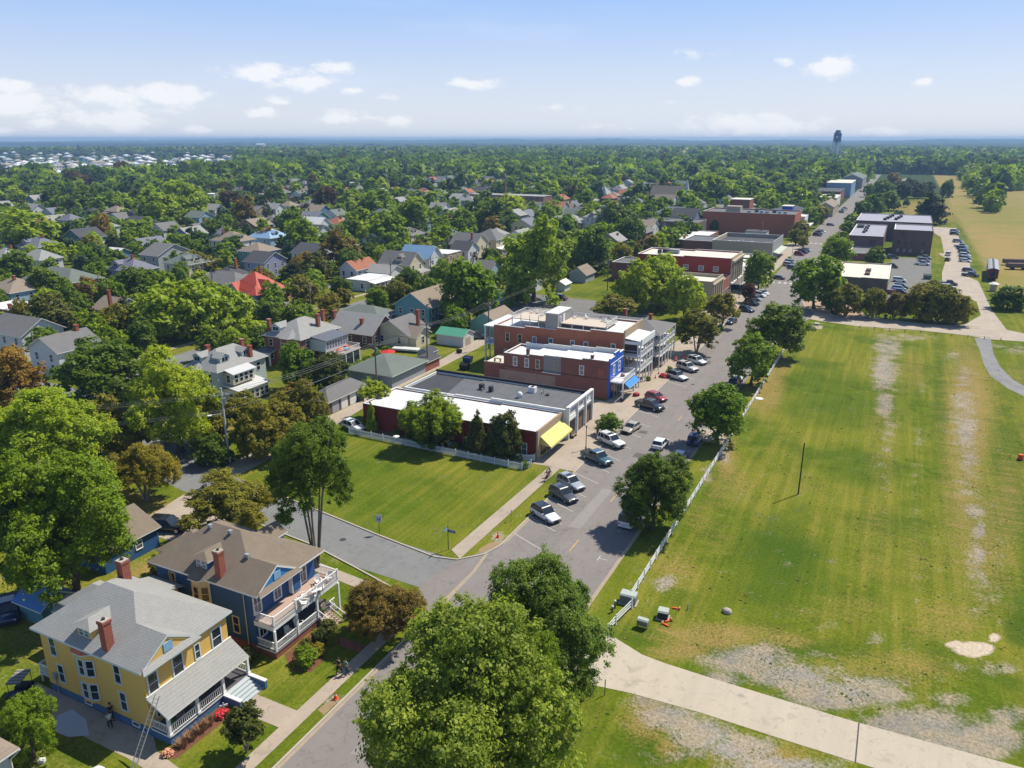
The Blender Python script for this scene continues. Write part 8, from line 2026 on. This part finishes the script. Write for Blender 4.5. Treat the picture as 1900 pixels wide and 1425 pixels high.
yr = empty('yellow_barrier', 'yellow metal barrier with black posts behind the white car at the alley', 'barrier', (*G(688,785)[:2], 0), R(20))
ym = mat('barrier_yellow', (.62,.45,.04), .6, .1)
part('rail', MB().box(0,-.05,.25,4,.05,.4,ym).box(0,-.05,.8,4,.05,.95,ym), yr)
for i in range(5): part('post', MB().cyl(i*.95+.1,0,0,1.15,.08,blackm,8).cyl(i*.95+.1,0,1.15,1.35,.14,blackm,8), yr)
# --- utility poles with crossarms and wires
PT = {}
def upole(key, px_, h_, label, metal_=False, arm=True, rz=.6, loc=None):
    p = G(*px_) if loc is None else Vector(loc); m = mat('pole_metal', (.50,.52,.54), .5, .1) if metal_ else wood
    o = empty('utility_pole', label, 'utility pole', (p.x, p.y, 0), rz); part('pole', MB().cyl(0,0,0,h_,.20,m,10,.13), o)
    if arm:
        part('crossarm', bx(-1.3,-.06,h_-1.2,1.3,.06,h_-1.05,m), o); 
        for x in (-1.15,-.5,.5,1.15): part('insulator', MB().cyl(x,0,h_-1.05,h_-.8,.06,mat('insulator',(.35,.36,.38),.3),6), o)
        part('transformer', MB().cyl(.32,.1,h_-2.6,h_-1.7,.22,metalg,10), o)
    PT[key] = (Vector((p.x, p.y, 0)), h_, rz); return o
u = upole('A', (426,858), 12.2, 'tall grey metal utility pole with a lamp arm at the side street', True, True, .9)
la = part('lamp_arm', MB().tube((0,0,8.1),(-1.9,-1.2,8.5),.05,metalg,5).box(-2.4,-1.55,8.42,-1.8,-1.1,8.55,white), u)
upole('B', (266,0), 12, 'tall wooden utility pole hidden by the olive tree', loc=(-118, 57, 0), rz=.9)
upole('C', (852,690), 11, 'wooden utility pole by the alley dumpsters', False, True, 0.3, loc=(-88.6, 137.5, 0))
upole('D', (896,640), 12, 'utility pole beside the rear porch of the three storey building', False, True, .3, loc=(-84.6, 158.5, 0))
upole('E', (660,720), 10, 'utility pole behind the small light green tree', False, True, .3, loc=(-90.6, 121.5, 0))
upole('F', (1127,540), 11, 'utility pole by the back street behind the light green trio', False, True, 1.2)
upole('G', (578,590), 10, 'utility pole beside the red roofed house porch', False, True, 1.2)
upole('H', (398,560), 10, 'utility pole among the light green trees left of the red roof', False, True, 1.2)
upole('I', (726,530), 9.5, 'dark utility pole in front of the white cottage', False, True, 1.3)
upole('J', (800,525), 9.5, 'utility pole behind the teal house', False, True, 1.3)
upole('K', (832,478), 9.5, 'utility pole by the tan flat roofed building', False, True, 1.3)
upole('L', (72,690), 9, 'utility pole in front of the left white house', False, False, 0)
upole('M', (190,565), 9, 'utility pole by the tall chimney cottage', False, True, 1.0)
upole('N', (1033,560), 10, 'utility pole by the dark red car on the back street', False, True, .3)
upole('O', (1098,430), 10, 'utility pole behind the dark round trees', False, True, .3)
wm_ = mat('wire', (.22,.22,.20), .6, .1)
def wire(a, b, n_=3, dz=-.9, sag=.8, label='', r_=.025, low=False):
    (pa, ha, _), (pb, hb_, _) = PT[a], PT[b]
    d = (pb-pa).normalized(); k = Vector((-d.y, d.x, 0))
    for i in range(n_):
        off = k*((i-(n_-1)/2)*.95); za, zb = ha+dz-(2.6 if low else 0)-.25*(i if low else 0), hb_+dz-(2.6 if low else 0)-.25*(i if low else 0)
        if low: off = k*0
        p = Vector((pa.x+off.x, pa.y+off.y, za)); q = Vector((pb.x+off.x, pb.y+off.y, zb)); mb = MB(); prev = p; S_ = 10
        for s_ in range(1, S_+1):
            t = s_/S_; c = p.lerp(q, t); c.z -= sag*4*t*(1-t); mb.tube(prev, c, r_, wm_, 4); prev = c
        single('power_line', mb, label, 'power line', group='power lines strung between the utility poles: '+a+b)
wire('A','B',3,label='overhead wire from the metal utility pole toward the left trees'); wire('A','B',3,label='lower wire from the metal utility pole toward the left trees',low=True,r_=.035)
wire('A','E',3,label='overhead wire from the metal utility pole to the alley'); wire('A','E',1,label='thick low cable from the metal utility pole to the alley',low=True,r_=.05)
wire('E','C',3,label='overhead wire along the alley by the carport'); wire('C','D',3,label='overhead wire along the alley toward the three storey building'); wire('D','N',2,label='overhead wire behind the three storey building'); wire('N','F',2,label='overhead wire along the back street'); wire('G','H',2,label='wire left of the red roofed house'); wire('I','J',2,label='wire above the picket fence street'); wire('J','K',2,label='wire in front of the tan flat roofed building'); wire('N','O',2,label='wire toward the dark round trees')

# ================================================================ people
skin = mat('skin', (.42,.24,.16), .7, .05); hairm = mat('hair_dark', (.03,.02,.015), .9, .1)
def chain(name, joints, edges, rad, m, par, sub=1):
    me = bpy.data.meshes.new(name); me.from_pydata([tuple(j) for j in joints], edges, []); me.materials.append(m)
    o = bpy.data.objects.new(name, me); link(o); sk = o.modifiers.new('skin', 'SKIN')
    for i, r_ in enumerate(rad): me.skin_vertices[0].data[i].radius = (r_, r_)
    me.skin_vertices[0].data[0].use_root = True
    sk.use_smooth_shade = True; sb = o.modifiers.new('sub', 'SUBSURF'); sb.levels = sub; sb.render_levels = sub
    if par is not None: o.parent = par
    return o
def person(label, loc, rz, shirt, trousers, stride=.25, lean=0., sit=False, short=False, arms=(.2,-.2), hair=None, cap=None):
    """x forward"""
    t = bpy.data.objects.new('person', None); link(t); t.location = loc; t.rotation_euler = (0,0,rz); tag(t, label, 'person')
    H_ = 1.0; J = []; E = []; Rr = []
    def add(p, r_, par=None): J.append(Vector(p)); Rr.append(r_); 
    hip = .92 if not sit else .62; ch = hip+.42; nk = hip+.56; lx = lean
    pts_ = [((0,0,hip),.125),((lx*.5,0,hip+.22),.12),((lx,0,ch),.135),((lx,0,nk),.06),((lx+.02,0,nk+.10),.075),((lx+.02,0,nk+.20),.095),((lx+.01,0,nk+.28),.06)]
    for p, r_ in pts_: add(p, r_)
    E += [(0,1),(1,2),(2,3),(3,4),(4,5),(5,6)]
    for s_, a_ in ((-1, arms[0]), (1, arms[1])):
        i = len(J); sh_ = (lx, s_*.19, ch+.03); el_ = (lx+math.sin(a_)*.28, s_*.24, ch+.03-.28*math.cos(a_)); wr_ = (el_[0]+math.sin(a_+.35)*.25, s_*.23, el_[2]-.25*math.cos(a_+.35)); pm_ = (wr_[0]+.02, s_*.23, wr_[2]-.07)
        for p, r_ in ((sh_,.065),(el_,.045),(wr_,.032),(pm_,.036)): add(p, r_)
        E += [(2,i),(i,i+1),(i+1,i+2),(i+2,i+3)]
        for f in range(5):
            j = len(J); fx_ = (f-2)*.016; L1 = (.035,.045,.048,.045,.035)[f]
            if f == 0: add((pm_[0]+.035, pm_[1]-s_*.02, pm_[2]), .009); add((pm_[0]+.055, pm_[1]-s_*.03, pm_[2]-.025), .008); E += [(i+3,j),(j,j+1)]
            else: add((pm_[0]+fx_, pm_[1], pm_[2]-.045), .009); add((pm_[0]+fx_+.006, pm_[1]-s_*.01, pm_[2]-.045-L1), .008); E += [(i+3,j),(j,j+1)]
    legs_ = []
    for s_ in (-1, 1):
        i = len(J); st_ = stride*s_
        if sit: kn = (.32+.1*s_, s_*.12, .48); an = (.38+.15*s_, s_*.12, .10+.08*(s_ > 0))
        else: kn = (st_*.5+.03, s_*.11, .48); an = (st_ - .06*(st_ < 0), s_*.10, .08+.05*(st_ < 0))
        to = (an[0]+.16, an[1]+.02*s_, an[2]-.045)
        for p, r_ in (((0, s_*.10, hip-.06),.095),(kn,.06),(an,.042),(to,.035)): add(p, r_)
        E += [(0,i),(i,i+1),(i+1,i+2),(i+2,i+3)]; legs_.append(i)
    b_ = chain('body', J, E, Rr, skin, t)
    # clothes as children
    shj = [J[0], J[1], J[2], Vector((lx,0,nk-.05))]; shr = [.14,.135,.15,.075]; she = [(0,1),(1,2),(2,3)]
    for i in (7, 7+14):
        k = len(shj); shj += [J[i], J[i].lerp(J[i+1], .75)]; shr += [.08, .065]; she += [(2,k),(k,k+1)]
    chain('shirt', shj, she, shr, shirt, t)
    tj = [J[0]+Vector((0,0,.04))]; tr_ = [.14]; te = []
    for i in legs_:
        k = len(tj); q = J[i+1].lerp(J[i+2], .1 if short else .92); tj += [J[i], J[i+1], q]; tr_ += [.108,.075,.062 if not short else .074]; te += [(0,k),(k,k+1),(k+1,k+2)]
    chain('trousers', tj, te, tr_, trousers, t)
    for i in legs_:
        a, c = J[i+2], J[i+3]; mb = MB(); mb.ball(((a.x+c.x)/2+.02, a.y, a.z-.035), .14, .05, .05, rubber, 8, 5); part('shoe', mb, t)
    hd = Vector((lx+.02, 0, nk+.2)); hm = MB(); hm.ball((hd.x-.02, 0, hd.z+.045), .108, .10, .095, cap or hair or hairm, 10, 7); part('hair' if not cap else 'cap', hm, t)
    fm_ = MB(); 
    for s_ in (-1,1): fm_.ball((hd.x+.085, s_*.032, hd.z+.01), .012,.014,.01, blackm, 6, 4)
    part('eyes', fm_, t); fn = MB(); fn.ball((hd.x+.10,0,hd.z-.02),.018,.012,.022,skin,6,4); part('nose', fn, t); fo = MB(); fo.box(hd.x+.082,-.022,hd.z-.062,hd.x+.092,.022,hd.z-.052,mat('lips',(.3,.1,.08),.7)); part('mouth', fo, t)
    for s_ in (-1,1): e_ = MB(); e_.ball((hd.x,s_*.092,hd.z),.018,.012,.03,skin,6,4); part('ear', e_, t)
    return t
def cloth(n_, c): return mat('cloth_'+n_, c, .9, .08)
cw, cb_, ct, cd, cr, cg_ = cloth('white',(.6,.6,.6)), cloth('blue_jeans',(.05,.09,.18)), cloth('teal',(.06,.28,.27)), cloth('dark',(.02,.02,.025)), cloth('red',(.4,.04,.05)), cloth('grey',(.22,.23,.25))
p = G(643,1252); person('person in a teal top and blue trousers walking on the lower footpath', (p.x, p.y, .03), R(-95), ct, cb_, .3)
p = G(630,1250); person('person in dark clothes walking beside the teal clad one', (p.x, p.y, .03), R(-95), cd, cd, -.25)
p = G(206,1352); person('person in a white shirt and dark trousers beside the yellow house wall', (p.x, p.y, .03), R(160), cw, cd, .12, arms=(.9,.7))
p = G(203,1345); person('person in dark clothes close behind the white shirted one', (p.x-.3, p.y+.5, .03), R(-30), cd, cd, .1)
p = G(1389,604); person('person in dark clothes crossing the street by the black saloon', (p.x, p.y, .02), R(190), cd, cd, .3)
p = G(1213,712); person('person in a red top on the pavement under the hotel balcony', (-43.6, 156.0, .03), R(60), cr, cw, .2)
# two cyclists on the footpath
def bicycle(loc, rz, col, label):
    o = empty('bicycle', label, 'bicycle', loc, rz)
    for x in (-.52,.52):
        mb = MB(); n_ = 16
        for i in range(n_):
            a, b = 2*math.pi*i/n_, 2*math.pi*(i+1)/n_; mb.tube((x+.33*math.cos(a),0,.34+.33*math.sin(a)),(x+.33*math.cos(b),0,.34+.33*math.sin(b)),.02,rubber,5)
        for i in range(6): a = math.pi*i/6; mb.tube((x+.32*math.cos(a),0,.34+.32*math.sin(a)),(x-.32*math.cos(a),0,.34-.32*math.sin(a)),.004,metalg,3)
        part('wheel', mb, o)
    f = MB()
    for a, b in (((-.52,0,.34),(-.05,0,.32)),((-.52,0,.34),(-.18,0,.82)),((-.05,0,.32),(-.18,0,.86)),((-.05,0,.32),(.38,0,.82)),((-.18,0,.80),(.36,0,.86)),((.52,0,.34),(.36,0,.98))): f.tube(a, b, .02, col, 5)
    part('frame', f, o); part('saddle', bx(-.3,-.07,.88,-.06,.07,.94,blackm), o); part('handlebar', MB().tube((.34,-.28,1.0),(.34,.28,1.0),.015,blackm,5), o)
for i, (dx, sh_, lb, cp) in enumerate(((0, cg_, 'person in a grey shirt riding a bicycle on the footpath by the lawn', white), (-1.15, cloth('rust',(.25,.07,.04)), 'person in a rust coloured shirt cycling just in front of the grey shirted one', None))):
    q = G(1019,885); x0, y0 = q.x + .25*i, q.y + dx*1.2
    bicycle((x0, y0, .03), R(-95), (mat('bike_dark',(.03,.03,.04),.4), mat('bike_red',(.3,.03,.02),.4))[i], 'bicycle under the person in the %s shirt' % ('grey','rust coloured')[i])
    person(lb, (x0+.02, y0+.25, .33), R(-95), sh_, cd, 0, lean=.28, sit=True, arms=(1.0,1.0), cap=cp)
for x, y, l_ in ((-70.6,99.2,'left'),(-67.6,100.4,'right')):
    tb_ = empty('garden_table', '%s round white table in the garden behind the picket fence' % l_, 'table', (x, y, .03)); part('table_top', MB().cyl(0,0,.7,.75,.55,white,12), tb_); part('table_leg', MB().cyl(0,0,0,.7,.06,white,6), tb_)
mb = MB(); mb.ball((0,0,.4),.9,.55,.4,mat('canoe_grey', (.35,.37,.38), .5),10,6); single('covered_boat', mb, 'pale covered boat in the shade of the mushroom shaped tree', 'boat', (-61.0, 101.0, .03))
# small yard things
mb = MB(); mb.cyl(0,0,.0,.06,.3,white,8).cyl(0,0,.06,2.2,.04,white,6); mb.cyl(0,0,2.1,2.6,1.7,mat('parasol_red',(.55,.02,.02),.8),10,.05,False); single('parasol', mb, 'bright red parasol behind the carport roof', 'parasol', (-100.2, 139.2, 0))
mb = MB(); mb.cyl(0,0,.0,2.2,.04,white,6); mb.cyl(0,0,2.1,2.7,1.9,white,10,.05,False); single('parasol', mb, 'white garden parasol in the left yards', 'parasol', (-176, 118, 0))
mb = MB(); mb.box(-3.2,-1.1,.5,3.2,1.1,.9,mat('boat_white',(.6,.6,.58),.5)); mb.solid([(-3.2,-1.1,.5),(3.2,-1.1,.5),(4.6,0,1.0),(3.2,1.1,.5),(-3.2,1.1,.5)], [(0,1,2,3,4)], white); single('boat', mb, 'small white boat in the yard behind the red parasol', 'boat', (-101, 147.5, 0), .2)
# weeds and tufts over the rough ground of the field, thickest round the gravel
rt = np.random.default_rng(3); nt_ = 40000
tx = rt.uniform(-20, 40, nt_*2); ty = 42 + 150*rt.random(nt_*2)**1.6
ok_ = ~((ty > 55.5) & (ty < 64.5)) & (tx < -20+(ty-20)*.62); nz = np.sin(tx*.9)+np.sin(ty*.7+tx*.3)+rt.normal(size=nt_*2)*.8; ok_ &= nz > .1; ok_ &= np.hypot((tx-G(1806,1205).x)/3.2, (ty-G(1806,1205).y)/1.6) > 1
tx, ty = tx[ok_][:nt_], ty[ok_][:nt_]; m_ = len(tx); sz = rt.uniform(.03, .075, m_)*(1+(rt.random(m_) > .97)*1.4)
Vt, Ft = [], []
for k_ in range(3):
    a = rt.uniform(0, 6.28, m_); dx_, dy_ = np.cos(a)*sz, np.sin(a)*sz
    b0 = np.stack([tx-dx_*.5, ty-dy_*.5, np.zeros(m_)], 1); b1 = np.stack([tx+dx_*.5, ty+dy_*.5, np.zeros(m_)], 1)
    t1 = np.stack([tx+dx_*1.1-dy_*.6, ty+dy_*1.1+dx_*.6, sz*.45], 1); t0 = np.stack([tx-dx_*.9-dy_*.6, ty-dy_*.9+dx_*.6, sz*.45], 1)
    Vt.append(np.stack([b0, b1, t1, t0], 1).reshape(-1, 3))
Vt = np.concatenate(Vt); Ft = np.arange(len(Vt)).reshape(-1, 4)
wmi = np.tile((rt.random(m_) > .62).astype(int), 3)
me = np_mesh('weeds', Vt, Ft, [mat('weed_green', (.10,.15,.012), 1., .3, 2), mat('weed_dry', (.26,.21,.06), 1., .3, 2)], wmi)
tag(link(bpy.data.objects.new('weeds', me)), 'grass tufts and weeds scattered over the open field', 'grass', kind='stuff')
# small things in the near front yards
def pot(x, y, z_, m, lb, r_=.22):
    o = empty('plant_pot', lb, 'plant pot', (x, y, z_)); part('pot', MB().cyl(0,0,0,.35,r_*.7,m,10,r_), o); part('plant', MB().ball((0,0,.55),r_*1.1,r_*1.1,.28,leaf_mat('lush') and mat('pot_leaf', (.06,.13,.02), .9, .3, 5),8,6,.25,random.Random(int(x*9))), o)
pot(-48.2, 53.3, .96, brick_c, 'potted plant at the top of the steps of the navy house'); pot(-45.9, 39.3, 0, concrete, 'pot with a green plant beside the grey blue steps'); pot(-48.9, 35.0, .96, tar, 'potted plant on the near end of the yellow house porch')
mb = MB(); mb.ball((0,0,.25),.45,.4,.3,mat('pale_blue_cloth',(.30,.42,.55),.8),8,6,.2,random.Random(9)); mb.ball((.6,.3,.2),.35,.3,.22,white,8,6,.2,random.Random(12)); single('yard_pile', mb, 'pale blue and white bundle by the path under the young tree', 'bundle', (-44.0, 38.4, 0))
for x, y, a in ((-49.4,36.0,1.3),(-49.2,37.6,1.7)): garden_chair((x, y, .96), a, 'chair with a pale cushion on the yellow house porch', 'chairs on the yellow house porch', mat('wicker', (.30,.22,.2), .9))
# labels of the many look-alike trees and houses: name each by its nearest landmark
import re
LM = {}
for o in bpy.data.objects:
    if o.get('category') in ('house','building','garage','school','church') and not o.get('auto') and 'seaside' not in o['label']:
        s_ = re.split(r' with | among | behind | beside | left of | right of | above | in the | on the | at the | near | below | beyond |, | by | cut | half | peeping | and ', o['label'])[0]
        LM.setdefault(' '.join(s_.split()[:7]), []).append(o)
LM = [(k, px_of(v[0].location.x+5, v[0].location.y+5, 3)) for k, v in LM.items() if len(v) == 1]
LM = [(k, p) for k, p in LM if p and -60 < p[0] < 1960]
byl = {}
for o in [o for o in bpy.data.objects if o.get('auto')]:
    p = px_of(o.location.x, o.location.y, 3); k, q = min(LM, key=lambda t: math.hypot(t[1][0]-p[0], 2.2*(t[1][1]-p[1])))
    rel = ('left of' if p[0] < q[0] else 'right of') if abs(p[0]-q[0]) > 2.2*abs(p[1]-q[1]) else ('behind' if p[1] < q[1] else 'in front of')
    b_ = re.split(r' among ', o['label'])[0]
    byl.setdefault((b_, rel, k), []).append((math.hypot(p[0]-q[0], p[1]-q[1]), o))
for (b_, rel, k), L_ in byl.items():
    L_.sort(key=lambda t: t[0])
    for i, (_, o) in enumerate(L_):
        o['label'] = (('', 'second ', 'third ', 'fourth ', 'fifth ', 'sixth ')[min(i, 5)] + b_ + ' ' + rel + ' the ' + k)
        del o['auto']
dup_ = {}
for o in bpy.data.objects:
    if o.get('category') and 'seaside' not in o['label']: dup_.setdefault(o['label'], []).append(o)
for k, L_ in dup_.items():
    if 1 < len(L_) < 9:
        def pos(o):
            v = o.location if o.type == 'EMPTY' or o.location.length > 1 else o.data.vertices[0].co
            q = px_of(v.x, v.y, v.z); return q[0] if q else 0
        for i, o in enumerate(sorted(L_, key=pos)):
            o['label'] = ('leftmost' if i == 0 else ('', 'second', 'third', 'fourth', 'fifth', 'sixth', 'seventh', 'eighth')[i] + ' from the left,') + ' ' + k
# ================================================================ haze: one closed box of thin air round the whole place
hm = bpy.data.materials.new('haze_air'); hm.use_nodes = True; nt = hm.node_tree
for q in list(nt.nodes):
    if q.type != 'OUTPUT_MATERIAL': nt.nodes.remove(q)
pv = nt.nodes.new('ShaderNodeVolumePrincipled'); pv.inputs['Color'].default_value = (.33, .54, .82, 1); pv.inputs['Density'].default_value = .00016; pv.inputs['Anisotropy'].default_value = .1
nt.links.new(pv.outputs[0], [q for q in nt.nodes if q.type == 'OUTPUT_MATERIAL'][0].inputs['Volume'])
hz = MB(); hz.box(-11000, -450, -1.0, 11000, 11000, 68.0, hm)
tag(link(bpy.data.objects.new('haze', hz.mesh('haze'))), 'thin blue summer haze over the whole plain', 'haze', kind='stuff')
